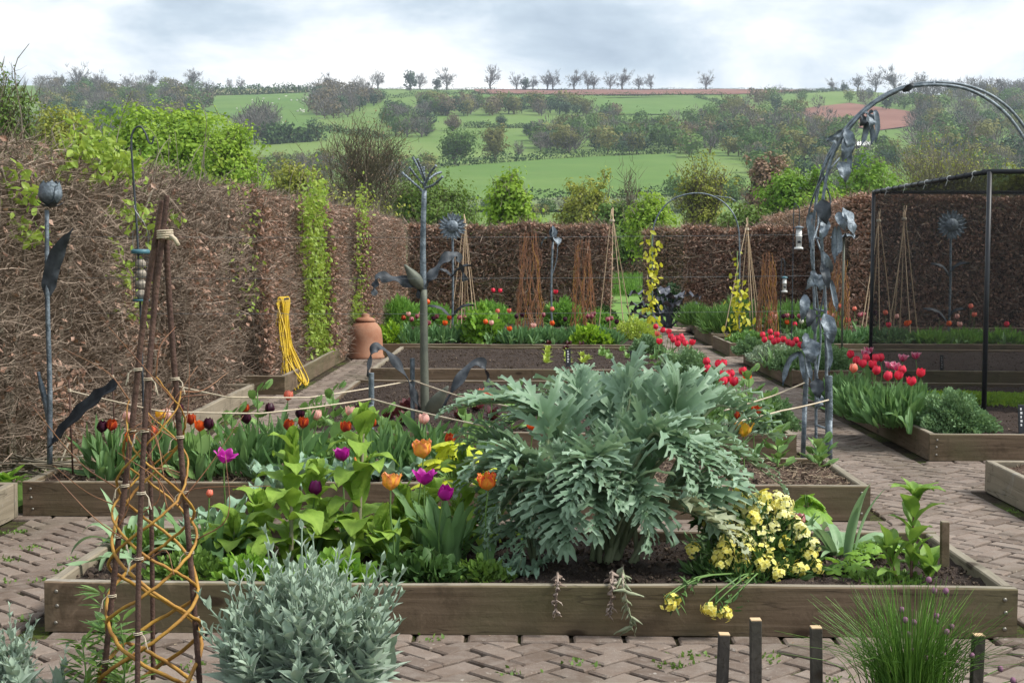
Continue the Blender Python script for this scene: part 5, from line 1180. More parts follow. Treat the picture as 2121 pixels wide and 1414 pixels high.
for k, (px, pb, pt, Y, lb) in enumerate([(1552, 905, 765, 10.7, 'tall broad bean plant at the near right corner of the soil bed'), (1520, 905, 800, 10.9, 'broad bean plant left of the tall one'), (1590, 905, 815, 10.6, 'broad bean plant right of the tall one by the path'), (1698, 990, 912, 8.9, 'small broad bean plant at the foot of the metal arch'), (1612, 965, 888, 8.85, 'broad bean plant left of the arch foot'), (1470, 900, 840, 10.8, 'leafy bean plant behind the cardoon tips'),
        (533, 900, 802, 8.95, 'broad bean plant behind the dark tulips on the left'), (690, 905, 800, 9.0, 'broad bean plant behind the pale pink tulip'), (640, 910, 830, 8.7, 'short bean plant among the dark tulips'), (790, 930, 850, 8.8, 'bean plant between the twisted posts'), (1060, 870, 800, 10.7, 'bean plant beside the coral tulips'), (820, 935, 870, 8.7, 'low bean plant right of the twisted post'), (965, 900, 838, 8.9, 'bean plant behind the golden plant'), (480, 905, 850, 8.8, 'bean plant right of the obelisk'), (705, 925, 870, 8.6, 'short bean plant left of the twisted post'), (450, 920, 868, 8.6, 'low bean plant behind the magenta tulip')]):
    p = WY(px, pt, Y); key = 'D' if Y > 10 else 'B'; bean(lb, (p[0], Y, SOILZ[key]), float(p[2] - SOILZ[key] - .03), 9, 1.15 if Y > 10 else 1.0)

# ---------------- silver bush, chives, wallflowers
leaf_mat('silver_leaf', (.17, .25, .18), (.40, .49, .39), .15, .7, .15, sheen=.4)
def silver_stem(seed, L):
    q = np.random.default_rng(seed); g = G(); c = curve([[0, 0, 0], [q.normal() * .02, q.normal() * .02, L * .5], [q.normal() * .03, q.normal() * .03, L]], 10); g.add(*tube(c, [.0035, .002], 5, False), tint=.4)
    n = 13
    for k in range(n):
        u = .12 + .88 * (k / (n - 1)); p = c[min(int(u * (len(c) - 1)), len(c) - 1)]; ll = (.098 if u < .8 else .06) * (1.1 - .35 * u) * q.uniform(.8, 1.2) * (.75 + .5 * (u < .55))
        for sd in (0, PI):
            a = k * PI / 2 + sd + q.normal() * .2; el = .75 + .5 * u + q.normal() * .15
            v, f, t = strip_leaf(ll, ll * .44, lift=(el, el - .1, el - .25, el - .35), fold=.45, n=6, c=3, base=.45, peak=.42, tip=1.5); g.add(v @ rotz(a).T + p, f, 0, np.clip(t * .6 + q.random() * .4, 0, 1))
    return g.mesh('leafy_stem', 'silver_leaf')
SIL = [silver_stem(k, L) for k, L in enumerate((.5, .44, .38, .32, .27, .42))]
def silver_bush(label, base, n, R, hs):
    t = thing('silver_bush', label, 'plant', base)
    for k in range(n):
        r = R * math.sqrt((k + .5) / n); a = k * 2.4; x, y = math.cos(a) * r, math.sin(a) * r; tl = .12 + .75 * r / R
        m = SIL[(0, 5, 1, 2, 3, 4)[min(5, int((r / R) ** 1.3 * 4 + rng.integers(0, 2)))]]
        link('leafy_stem', m, t, loc=(x * .6, y * .6, 0), rot=(-math.sin(a) * tl * -1 * -1 * .55 + rng.normal() * .06, math.cos(a) * tl * .55 + rng.normal() * .06, rng.uniform(0, 6)), scale=float(hs * rng.uniform(.85, 1.12)))
    return t
silver_bush('large silvery felt-leaved bush at the bottom in front of the raised bed', WY(635, 1480, 4.02) * [1, 1, 0] + [0, 0, .15], 210, .215, 1.0)
silver_bush('smaller silvery bush cut off at the bottom left corner', WY(25, 1480, 4.05) * [1, 1, 0] + [0, 0, .15], 34, .12, .60)
leaf_mat('chive', (.05, .13, .02), (.16, .30, .05), .2, .45, .35)
plain_mat('chive_bud', (.19, .08, .14), (.26, .13, .20), .7, .2)
t = thing('chives', 'dense clump of chives with purple buds at the bottom right', 'chives', WY(1885, 1480, 3.98) * [1, 1, 0] + [0, 0, .15]); cb = np.array(t.location); g = G()
for k in range(720):
    a = rng.uniform(0, 6.28); r = abs(rng.normal()) * .05; L = rng.uniform(.24, .47); o = rng.uniform(.05, .75) ** 1.2 * (1.0 if rng.random() < .85 else 1.7); d = np.array([math.cos(a), math.sin(a), 0]); b = d * r
    c = curve([b, b + d * L * o * .25 + [0, 0, L * .5], b + d * L * o * .8 + [0, 0, L * (1 - .35 * o)]], 7); g.add(*tube(c, [.0017, .0013, .0005], 3, False), tint=rng.random())
g.obj('blades', 'chive', t, kind='stuff')
for k, (px, py) in enumerate([(1924, 1200), (1935, 1222), (1959, 1223), (1868, 1262), (1875, 1283), (1940, 1275), (1939, 1287), (1971, 1297), (1961, 1308), (1882, 1313), (1893, 1288), (1984, 1332), (1962, 1343), (1954, 1355), (1888, 1347), (1916, 1361), (1957, 1361), (2013, 1357), (1982, 1375), (2072, 1384), (2098, 1408), (1907, 1370)]):
    e = WY(px, py, 3.98 + rng.normal() * .05) - cb; s = thing if False else None; b = np.array([e[0] * .35, e[1] * .3, 0]); gg = G(); gg.add(*tube(curve([b, b * .6 + e * .4 + [0, 0, .05], e], 7), [.0022, .0015], 5, False), tint=.6); st = gg.obj('flower_stalk', 'chive', t)
    gg = G(); gg.add(sph * [.0085, .0085, .0095], sphf); gg.obj('bud', 'chive_bud', st, loc=e)
flower_mat('wall_yellow', (.88, .74, .05), (.94, .89, .34)); flower_mat('wall_cream', (.89, .82, .18), (.94, .92, .55))
leaf_mat('wall_leaf', (.035, .085, .022), (.09, .17, .045), .15, .5, .3)
def head_mesh(seed, mat):
    q = np.random.default_rng(seed); g = G(); n = 20
    for k in range(n):
        u = unit(q.normal(size=3) + [0, -.3, .9]); c = u * .029 * q.uniform(.6, 1.2); B = basis(u[None] * 0 + unit(np.cross(u, q.normal(size=3)))[None], u, q)[0]
        for j in range(4):
            a = j * PI / 2 + k; v = OVAL[0] * [.020, .0125, .010] ; v = v @ rotz(a).T + [0, 0, .003]; x = unit(np.cross(u, [.3, .1, 1])); y = np.cross(u, x); M = np.stack([x, y, u], -1); g.add(v @ M.T + c, OVAL[1], 0, np.clip(.1 + .9 * np.linalg.norm(OVAL[0][:, :2], axis=1) + q.normal() * .1, 0, 1))
    return g.mesh('flower_head', mat)
HEADS = [head_mesh(k, 'wall_yellow' if k < 3 else 'wall_cream') for k in range(6)]
t = thing('wallflower', 'spreading pale yellow wallflower spilling over the front board', 'wallflower', W(1580, 1180, .155)); wb = np.array(t.location); g = G(); stg = G()
WF = [(1430, 1030), (1445, 1060), (1470, 1085), (1500, 1085), (1515, 1060), (1420, 1050), (1685, 1130), (1675, 1150), (1530, 1035), (1548, 1048), (1602, 1092), (1568, 1095), (1582, 1112), (1533, 1120), (1515, 1142), (1620, 1090), (1612, 1050), (1598, 1128), (1575, 1142), (1545, 1145), (1512, 1120), (1640, 1075), (1560, 1075), (1590, 1060), (1490, 1050), (1455, 1035), (1525, 1180), (1610, 1190), (1450, 1020), (1475, 1008), (1500, 1030), (1520, 1012), (1440, 1045), (1465, 1055), (1540, 1050), (1555, 1065), (1570, 1040), (1590, 1035), (1610, 1035), (1625, 1045), (1545, 1090), (1560, 1105), (1535, 1100), (1580, 1080), (1600, 1075), (1620, 1070), (1590, 1100), (1610, 1110), (1570, 1120), (1550, 1125), (1640, 1110), (1660, 1105), (1650, 1090), (1665, 1120), (1630, 1125), (1640, 1140), (1520, 1130), (1500, 1140), (1505, 1155), (1525, 1150), (1490, 1160), (1540, 1165), (1560, 1160), (1495, 1175), (1575, 1170), (1600, 1150), (1590, 1170), (1555, 1185), (1570, 1195), (1595, 1195), (1620, 1175), (1630, 1190), (1545, 1210), (1655, 1185), (1690, 1175), (1660, 1180), (1510, 1165), (1435, 1140), (1605, 1060), (1575, 1058), (1480, 1030)]
for k, (px, py) in enumerate(WF):
    f_ = (py - 1000) / 210; Y = wb[1] + .18 - .42 * f_ + rng.normal() * .03; e = WY(px, py, Y) - wb; b = np.array([e[0] * .3, e[1] * .3, 0]); stg.add(*tube(curve([b, (b + e) / 2 + [0, 0, .02], e], 6), [.004, .0025], 5, False))
    link('flower_head', HEADS[int(rng.integers(3)) if f_ > .65 else int(rng.integers(2, 6))], t, loc=e, rot=(rng.uniform(-.2, .5), rng.normal() * .3, rng.uniform(0, 6)), scale=float(rng.uniform(.95, 1.35)))
    n = 26; i = np.linspace(.25, .97, n)[:, None]; P = b + (e - b) * i + [0, 0, .02] * (1 - np.abs(2 * i - 1)); d = rng.normal(size=(n, 3)) * .8 + unit(e) * .6; scatter(g, *LANCE, basis(d, g=rng), P, rng.uniform(.07, .11, n) * np.where(i[:, 0] > .85, .5, 1))
for (px, py) in [(1383, 1248), (1482, 1265), (1500, 1272), (1470, 1258), (1393, 1245)]:
    y0 = BEDS['A'][2]; e = WY(px, py, y0 - .05) - wb; b = WY(px + 60, 1195, y0 + .05) - wb; stg.add(*tube(curve([b * .5, b, e + [0, 0, .03], e], 10), [.004, .002], 5, False)); link('flower_head', HEADS[int(rng.integers(3))], t, loc=e, rot=(1.0, 0, rng.uniform(0, 6)))
    n = 18; i = np.linspace(0, .95, n)[:, None]; scatter(g, *LANCE, basis(rng.normal(size=(n, 3)) + [0, -.2, -.4], g=rng), b + (e - b) * i + rng.normal(size=(n, 3)) * .008, rng.uniform(.04, .065, n))
g.obj('leaves', 'wall_leaf', t, kind='stuff'); stg.obj('stems', 'stem_green', t)

# ---------------- soft mounds, grasses and fillers further back
leaf_mat('catmint', (.10, .19, .085), (.23, .35, .17), .2, .6, .2)
leaf_mat('santolina', (.24, .32, .22), (.38, .46, .33), .15, .7, .15)
leaf_mat('cover_leaf', (.15, .30, .02), (.32, .48, .05), .3, .5, .25)
leaf_mat('grassy', (.09, .20, .05), (.20, .34, .09), .2, .5, .3)
leaf_mat('lettuce', (.055, .012, .018), (.11, .03, .03), .15, .5, .3)
leaf_mat('lettuce_green', (.25, .35, .05), (.42, .50, .10), .3, .5, .3)
leaf_mat('fern_leaf', (.10, .24, .04), (.22, .40, .08), .3, .5, .25)
def mound(name, label, px, pb, hw, hp, Y, mat, n=5000, lf=.028, z0=.16, tpl=DIAM, depth=1.0, cat='plant', spike=.25):
    b = WY(px, pb, Y); R = hw / F * Y; Hh = hp / F * Y; t = thing(name, label, cat, (b[0], Y, z0)); q = np.random.default_rng(int(px * 7 + pb)); u = unit(q.normal(size=(n, 3))); u[:, 2] = np.abs(u[:, 2]); r = q.uniform(.0, 1, n) ** .3
    k = 1 + .16 * np.sin(u[:, 0] * 7 + px) * np.cos(u[:, 1] * 6) + .12 * np.sin(u[:, 2] * 9 + u[:, 0] * 8); P = u * (r * k)[:, None] * [R, R * depth, Hh]; d = unit(u * [1, 1, 1.2]) + q.normal(size=(n, 3)) * .55 + [0, 0, spike]
    g = G(); scatter(g, *tpl, basis(d, g=q), P, lf * q.uniform(.7, 1.4, n), np.clip(q.random(n) * .7 + .3 * (np.sin(u[:, 0] * 9 + u[:, 1] * 7) > 0), 0, 1)); g.obj('foliage', mat, t, kind='stuff')
    st = G()
    for _ in range(14):
        e = P[q.integers(n)] * .8; st.add(*tube([[e[0] * .15, e[1] * .15, 0], e * .6, e], [.004, .002], 4, False))
    st.obj('stems', 'stem_green', t); return t
mound('catmint', 'soft grey-green mound between the bare beds by the path', 1432, 792, 62, 78, 14.2, 'catmint', 9000, .03)
mound('catmint', 'small grey-green mound at the back of the seedling bed', 1342, 720, 36, 34, 19.2, 'catmint', 4000, .034)
mound('catmint', 'grey-green mound at the near corner beside the cage post', 1978, 895, 74, 78, 10.85, 'catmint', 12000, .025)
mound('catmint', 'grey-green mound behind the metal arch', 1720, 770, 62, 50, 16.5, 'catmint', 7000, .03)
mound('catmint', 'grey-green mound at the right bed corner by the path', 1645, 765, 50, 42, 16.6, 'catmint', 6000, .03)
mound('santolina', 'pale silver mound under the red tulips right of the path', 1600, 748, 48, 36, 17.8, 'santolina', 6000, .032)
mound('catmint', 'grey-green mound at the far end of the right bed', 1555, 728, 34, 32, 19.2, 'catmint', 4000, .034)
mound('catmint', 'loose mound at the right corner of the soil bed', 1600, 895, 52, 68, 10.9, 'catmint', 7000, .026)
mound('santolina', 'silver mound below the path-side red tulips', 1415, 745, 45, 34, 16.6, 'santolina', 5000, .03)
mound('santolina', 'grey mound behind the cardoon beside the bean plants', 1415, 880, 60, 60, 11.6, 'catmint', 6000, .028)
mound('leafy_filler', 'bright leafy plant rising in the middle of the back bed', 1000, 702, 40, 66, 21.3, 'bright_leaf', 1000, .10, tpl=OVAL, spike=.1)
for k, (px, hw, hp) in enumerate([(845, 46, 20), (905, 38, 18), (960, 28, 18), (1075, 40, 20), (1130, 36, 17), (1190, 36, 18), (1245, 40, 20)]):
    mound('tulip_bank', f'{ORD[k]} bank of blue-green tulip leaves from the left in the long back bed', px, 705, hw, hp, 21.0 + .2 * (k % 3), 'tulip_leaf_far', 420, .15, tpl=LANCE, spike=1.0)
for k, (px, pb, hw, hp, Y) in enumerate([(830, 668, 50, 50, 26.0), (890, 662, 55, 36, 26.6), (1010, 660, 60, 38, 27.0), (1170, 662, 40, 46, 26.4), (1240, 668, 36, 26, 25.6)]):
    mound('peony_clump', f'{ORD[k]} feathery green clump from the left in front of the back hedge', px, pb, hw, hp, Y, 'fern_leaf', 2600, .12, tpl=LANCE, spike=.7)
mound('lime_clump', 'pale lime ferny plant in front of the cane wigwam at the lawn', 1225, 705, 38, 34, 20.9, 'cover_leaf', 900, .09, tpl=OVAL)
mound('lime_clump', 'yellowish airy plant beside the left foot of the far arch', 1315, 705, 48, 42, 22.3, 'lettuce_green', 1600, .05)
mound('lime_clump', 'fresh green herbs beside the terracotta pot', 812, 712, 35, 40, 20.9, 'cover_leaf', 1500, .06)
mound('box_bush', 'dark rounded little bush beside the lawn', 1250, 668, 28, 30, 28.2, 'hedgerow', 1800, .06)
mound('box_bush', 'dark evergreen bush behind the metal kale', 1395, 640, 42, 62, 34.0, 'far_dark', 3500, .09, z0=0)
for k, (px, pb, hw, hp, Y) in enumerate([(1500, 690, 42, 34, 24.0), (1440, 682, 26, 24, 26.6), (1640, 665, 55, 36, 25.4), (1530, 658, 32, 34, 27.5), (1700, 674, 36, 24, 25.0)]):
    mound('grass_clump', f'{ORD[k]} clump of arching grassy leaves from the near side of the far right beds', px, pb, hw, hp, Y, 'grassy', 1100, .24, tpl=(LANCE[0] * [.35, 1, 1], LANCE[1]), spike=1.1)
mound('herb_patch', 'low green herbs in the small bed at the far arch', 1555, 708, 45, 18, 21.6, 'grassy', 2500, .06)
for k, (px, hw, hp, Y) in enumerate([(1680, 42, 15, 21.6), (1740, 36, 17, 21.6), (1800, 36, 17, 21.8), (1860, 40, 18, 21.6), (1930, 45, 18, 21.4), (2000, 40, 16, 21.6), (2080, 48, 18, 21.6)]):
    mound('tulip_bank', f'{ORD[k]} bank of tulip leaves from the left in the far right bed', px, 706, hw, hp, Y, 'tulip_leaf_far' if k < 4 else 'fern_leaf', 520, .13, tpl=LANCE, spike=1.0)
for k, (px, pb, hw, hp, Y) in enumerate([(1790, 848, 52, 36, 11.6), (1745, 822, 45, 30, 12.6), (1850, 878, 58, 44, 11.1), (1890, 850, 40, 34, 11.6)]):
    mound('tulip_bank', f'{ORD[k]} sheaf of long tulip leaves in front of the net cage', px, pb, hw, hp, Y, 'tulip_leaf', 460, .17, tpl=LANCE, spike=1.2)
mound('ground_cover', 'bright green carpet of seedlings inside the net cage', 2010, 838, 210, 9, 13.2, 'cover_leaf', 14000, .035, depth=.55, z0=.155)
mound('spiky_herb', 'feathery upright green plant by the path left of the twisted post', 737, 800, 17, 55, 11.0, 'bean_leaf', 420, .12, tpl=LANCE, spike=1.2, z0=.0)
mound('spiky_herb', 'feathery upright green plant behind the coral tulip on the left', 657, 815, 18, 58, 10.9, 'bean_leaf', 420, .12, tpl=LANCE, spike=1.2, z0=.0)
mound('ivy_patch', 'fresh ivy growing up the hedge behind the terracotta pot', 737, 690, 16, 90, 21.4, 'fresh_leaf', 900, .09, tpl=OVAL, z0=.0)
def small(px, py, key, mat, sc, label, name='lettuce', tpl=OVAL, n=14, cat='lettuce'):
    p = W(px, py, SOILZ[key]); g = G(); a = np.arange(n) * 2.4; el = np.linspace(1.3, .3, n); d = np.stack([np.cos(a) * np.cos(el), np.sin(a) * np.cos(el), np.sin(el)], -1); scatter(g, *tpl, basis(d, (0, 0, 1)), np.zeros((n, 3)), sc * rng.uniform(.7, 1.1, n)); g.obj(name, mat, loc=p, label=label, cat=cat)
for k, (px, py) in enumerate([(826, 868), (842, 850), (985, 850), (1020, 870), (1110, 846), (1130, 850), (955, 872), (800, 880), (1080, 868), (840, 880)]): small(px, py, 'D', 'lettuce', .13, f'{ORD[k]} dark red lettuce of the row behind the twisted posts')
k = 0
for col, mt, ps in (('pale green', 'lettuce_green', [(1132, 752), (1133, 742), (1134, 733), (1136, 724), (1208, 752), (1216, 745), (1206, 738), (1176, 752), (1174, 742), (1176, 733)]), ('dark red', 'lettuce', [(1138, 715), (1164, 712), (1178, 716), (1204, 718), (1172, 724), (1210, 712)]), ('dull green', 'bean_leaf', [(1262, 745), (1256, 735), (1248, 728), (1288, 728), (1300, 742), (1246, 738), (1350, 745)])):
    for i, (px, py) in enumerate(ps): small(px, py, 'E', mt, .10, f'{ORD[i]} {col} seedling from the near end in the seedling bed', 'seedling', n=9, cat='seedling')
# leafy weeds at the foot of the obelisk
for i, (px, py, Y, h) in enumerate([(215, 1230, 4.2, .5), (250, 1290, 4.15, .35), (170, 1330, 4.1, .3)]):
    p = WY(px, py, Y); t = thing('weedy_herb', ['tall jagged-leaved weed growing beside the obelisk leg', 'short jagged weed between the obelisk legs', 'low jagged weed at the left of the obelisk'][i], 'plant', (p[0], Y, .15)); g = G(); st = G(); hh = p[2] - .15; c = curve([[0, 0, 0], [.01, 0, hh * .5], [0, 0, hh]], 8); st.add(*tube(c, [.004, .002], 5)); n = 70
    j = rng.integers(0, len(c), n); P = c[j]; a = rng.uniform(0, 6.28, n); d = np.stack([np.cos(a), np.sin(a), rng.uniform(-.1, .8, n)], -1); scatter(g, *LANCE, basis(d, (0, 0, 1)), P + d * .01, rng.uniform(.05, .1, n)); g.obj('leaves', 'weed' if i else 'bean_leaf', t); st.obj('stem', 'stem_green', t)
t = thing('corner_plant', 'small green leafy plant in the bed at the left edge', 'plant', W(12, 1000, .165)); g = G(); n = 26; a = rng.uniform(0, 6.28, n); scatter(g, *OVAL, basis(np.stack([np.cos(a), np.sin(a), rng.uniform(.2, 1.6, n)], -1), (0, 0, 1)), rng.normal(size=(n, 3)) * .02, rng.uniform(.06, .1, n)); g.obj('leaves', 'bright_leaf', t)

# ---------------- low foliage filling the front and rope-edged beds
for k, (px, pb, hw, hp, Yd, n, mt, tp) in enumerate([(225, 960, 45, 62, 8.3, 120, 'tulip_leaf', LANCE), (330, 945, 60, 66, 8.5, 170, 'tulip_leaf', LANCE), (420, 950, 60, 70, 8.4, 190, 'tulip_leaf', LANCE), (510, 955, 60, 75, 8.35, 190, 'tulip_leaf', LANCE), (600, 950, 60, 78, 8.4, 200, 'tulip_leaf', LANCE), (690, 950, 60, 75, 8.5, 190, 'tulip_leaf', LANCE), (790, 960, 60, 70, 8.4, 170, 'tulip_leaf', LANCE), (890, 960, 60, 70, 8.5, 170, 'tulip_leaf', LANCE), (990, 955, 60, 70, 8.5, 160, 'tulip_leaf', LANCE)]):
    mound('tulip_bank', f'{ORD[k]} bank of green tulip leaves from the left in the rope-edged bed', px, pb, hw, hp, Yd, 'bean_leaf' if k % 3 == 2 else mt, int(n * .5), (.10 if k % 3 == 2 else .18), tpl=OVAL if k % 3 == 2 else tp, spike=1.0)
for k, (px, pb, hw, hp, Yd, n, mt, lf, tp) in enumerate([(400, 1185, 95, 40, 5.85, 900, 'weed', .03, OVAL), (520, 1190, 70, 45, 5.8, 600, 'bright_leaf', .035, OVAL), (690, 1195, 80, 50, 5.75, 500, 'bright_leaf', .045, OVAL), (880, 1195, 80, 45, 5.78, 450, 'wall_leaf', .05, OVAL), (1000, 1190, 60, 40, 5.8, 500, 'weed', .03, OVAL), (1560, 1195, 120, 18, 5.93, 1300, 'wall_leaf', .06, LANCE), (1560, 1130, 120, 50, 6.4, 1200, 'catmint', .05, LANCE), (300, 1120, 80, 40, 6.35, 500, 'weed', .035, OVAL)]):
    mound('low_foliage', ['creeping green weeds at the left front of the cardoon bed', 'low green leaves left of the silver bush', 'low broad leaves right behind the silver bush', 'dark green leaves below the magenta tulips', 'ferny green weeds beside the lower cardoon leaves', 'dark green wallflower foliage hanging at the board', 'grey-green foliage behind the yellow wallflowers', 'green weeds at the back left corner of the front bed'][k], px, pb, hw, hp, Yd, mt, n, lf, tpl=tp, spike=.3, depth=.6, z0=.15)
mound('low_foliage', 'tiny green weeds over the soil at the right end', 1830, 1190, 90, 8, 5.85, 'weed', 380, .028, tpl=OVAL, depth=.9, z0=.15)
# ================================================================== metal sculptures, supports and small things
plain_mat('lead', (.075, .098, .12), (.23, .27, .31), .5, .5, .35, scale=22, bump=.9, bscale=70)
plain_mat('dark_lead', (.025, .03, .038), (.06, .07, .082), .6, .35, .0, scale=14, bump=.3, bscale=50)
plain_mat('green_metal', (.095, .105, .085), (.15, .16, .125), .6, .4, .2, scale=10, bump=.3)
plain_mat('rust', (.07, .042, .036), (.135, .08, .062), .85, .2, .1, scale=20, bump=.8, bscale=120)
plain_mat('black_paint', (.012, .014, .018), (.022, .024, .03), .45, .4, 0)
plain_mat('bamboo', (.42, .30, .19), (.55, .41, .27), .6, .3, scale=5)
plain_mat('willow', (.46, .26, .045), (.28, .13, .035), .6, .3, scale=16, bump=.4, bscale=90)
plain_mat('willow_red', (.20, .085, .05), (.30, .15, .07), .5, .35, scale=7)
plain_mat('twine', (.50, .41, .30), (.62, .54, .42), .9, .1, bump=.6, bscale=300)
plain_mat('hose', (.62, .43, .03), (.55, .36, .02), .4, .4)
plain_mat('terracotta', (.30, .135, .08), (.37, .20, .13), .85, .2, scale=5, bump=.3)
plain_mat('stone_ring', (.45, .30, .25), (.52, .38, .32), .85, .2, scale=9)
plain_mat('seed', (.34, .29, .24), (.46, .41, .34), .9, .1, scale=60, bump=.8)
plain_mat('blue_lid', (.045, .13, .17), (.06, .16, .20), .45, .4)
plain_mat('wire', (.30, .31, .32), (.22, .23, .24), .4, .5, .7)
plain_mat('white_plastic', (.66, .66, .64), (.55, .56, .55), .45, .4)
plain_mat('white_ink', (.7, .7, .7), (.6, .6, .6), .7, .2)
leaf_mat('hop_leaf', (.34, .36, .02), (.58, .54, .05), .35, .5, .3)
def pts(pl, Y):
    return [WY(a, b, (Y[i] if isinstance(Y, (list, tuple)) else Y)) for i, (a, b) in enumerate(pl)]
def rel(p, o): return [np.array(q) - np.array(o) for q in p]
def add_tube(parent, name, p, r, mat, o=(0, 0, 0), n=24, sides=8, lab=None):
    g = G(); c = curve(rel(p, o), n) if len(p) > 2 else np.array(rel(p, o)); g.add(*tube(c, r, sides)); ob = g.obj(name, mat, parent)
    return ob
def ribbon(P, wid, n=40, wave=.25, side=None, cup=.3, seed=0, tipw=.15, thick=.003):
    """strap of sheet metal along a line, with wavy edges and a raised middle"""
    C = curve(P, n); k = len(C); t = unit(np.gradient(C, axis=0)); sd = np.array([0, .62, .8]) if side is None else np.array(side, float); s = unit(sd - t * (t @ sd)[:, None]); nr = np.cross(t, s); u = np.linspace(0, 1, k)
    w = wid * np.minimum(1, .35 + u * 4) * np.clip((1 - u) * 3, tipw, 1) * .5; q = np.random.default_rng(seed); ph = q.uniform(0, 6)
    x = np.linspace(-1, 1, 5); v = C[:, None] + s[:, None] * (w[:, None] * x[None])[..., None] + nr[:, None] * (wid * (cup * np.abs(x)[None] + wave * np.sin(u * 24 + ph)[:, None] * x[None] ** 2 * np.sign(x)[None] * .6))[..., None]
    g = G(); g.add(v, grid_faces(k, 5)); g.add(v + nr[:, None] * -thick, grid_faces(k, 5)[:, ::-1]); return g
def spindle(a, b, r, mat, name, parent, prof=(.25, .8, 1, .9, .6, .2), sides=10):
    c = np.array(a) + (np.array(b) - np.array(a)) * np.linspace(0, 1, 12)[:, None]; g = G(); g.add(*tube(c, np.array(prof) * r, sides)); return g.obj(name, mat, parent)
def twisted(parent, name, a, b, r, mat, turns=9):
    a = np.array(a); b = np.array(b); n = 70; g = G(); u = np.linspace(0, 1, n); C = a + (b - a) * u[:, None]; an = u * turns * 2 * PI; sq = np.array([[1, .12], [.8, .8], [.12, 1], [-.8, .8], [-1, -.12], [-.8, -.8], [-.12, -1], [.8, -.8]]) * r
    v = np.zeros((n, 8, 3))
    for k in range(8): v[:, k, 0] = C[:, 0] + sq[k, 0] * np.cos(an) - sq[k, 1] * np.sin(an); v[:, k, 1] = C[:, 1] + sq[k, 0] * np.sin(an) + sq[k, 1] * np.cos(an); v[:, k, 2] = C[:, 2]
    j = np.arange(8); i = np.arange(n - 1)[:, None] * 8; f = np.stack([i + j, i + (j + 1) % 8, i + 8 + (j + 1) % 8, i + 8 + j], -1).reshape(-1, 4); g.add(v.reshape(-1, 3), [f, np.array([(n - 1) * 8 + j])]); return g.obj(name, mat, parent)

# ---- metal corn plant
Y = 10.42; o = WY(880, 906, Y); corn = thing('corn_sculpture', 'tall grey metal sweetcorn plant with strap leaves and cobs', 'sculpture', o)
add_tube(corn, 'stem', pts([(881, 912), (879, 760), (877, 600)], Y), [.034, .030, .027], 'green_metal', o, 12, 12); add_tube(corn, 'upper_stem', pts([(877, 604), (876, 500), (879, 395)], Y), [.024, .021, .018], 'lead', o, 12, 12)
for k, (pl, dy) in enumerate([([(880, 400), (858, 380), (833, 358)], .1), ([(879, 385), (862, 365), (848, 347)], -.1), ([(880, 375), (868, 350), (855, 326)], .05), ([(880, 372), (873, 352), (864, 330)], -.15), ([(880, 385), (890, 360), (903, 343)], -.1), ([(880, 390), (898, 383), (917, 366)], -.15), ([(882, 376), (900, 362), (913, 357)], .15), ([(880, 395), (879, 370), (877, 345)], 0)]):
    c = curve(rel(pts(pl, [Y, Y + dy * .5, Y + dy]), o), 22); g = G(); g.add(*tube(c, .0085 + .0035 * np.sin(np.arange(len(c)) * 2.1), 7)); g.obj('tassel', 'lead', corn)
for k, (pl, ys, w, m) in enumerate([([(874, 615), (862, 592), (835, 580), (805, 574), (782, 573), (775, 590), (773, 612)], [0, -.03, -.08, -.12, -.15, -.17, -.18], .065, 'dark_lead'), ([(881, 600), (893, 575), (910, 550), (930, 530), (946, 530), (953, 550), (962, 582)], [0, .02, .06, .1, .14, .16, .18], .06, 'dark_lead'),
        ([(872, 850), (858, 815), (840, 775), (815, 742), (788, 717), (770, 728), (761, 770), (766, 785)], [0, -.04, -.1, -.15, -.2, -.24, -.26, -.26], .055, 'dark_lead'), ([(905, 855), (925, 830), (950, 790), (975, 757), (998, 752), (1008, 775), (1012, 800), (1030, 838)], [0, .02, .05, .1, .14, .17, .18, .18], .06, 'dark_lead')]):
    ribbon(rel(pts(pl, [Y + d for d in ys]), o), w * 1.1, 60, .55, cup=.12, seed=k).obj('leaf', m, corn)
spindle(WY(874, 598, Y - .02) - o, WY(838, 548, Y - .1) - o, .05, 'green_metal', 'cob', corn, (.3, .9, 1, .8, .45, .12)); spindle(WY(884, 860, Y - .02) - o, WY(928, 800, Y - .12) - o, .055, 'green_metal', 'cob', corn, (.3, .9, 1, .85, .5, .15))
# ---- twisted posts
for (px, pt, pb, Y, lb) in [(769, 772, 958, 9.0, 'dark twisted iron post nearest the camera beside the corn plant'), (854, 742, 905, 10.45, 'dark twisted iron post just left of the corn stem')]:
    a = WY(px + 1, pb, Y); b = WY(px, pt, Y); t = thing('twisted_post', lb, 'post', a); m = (b - a) * .66; add_tube(t, 'shaft', [np.zeros(3), m], .016, 'lead', (0, 0, 0), 3, 8); twisted(t, 'twisted_top', m, b - a, .017, 'lead', 7)
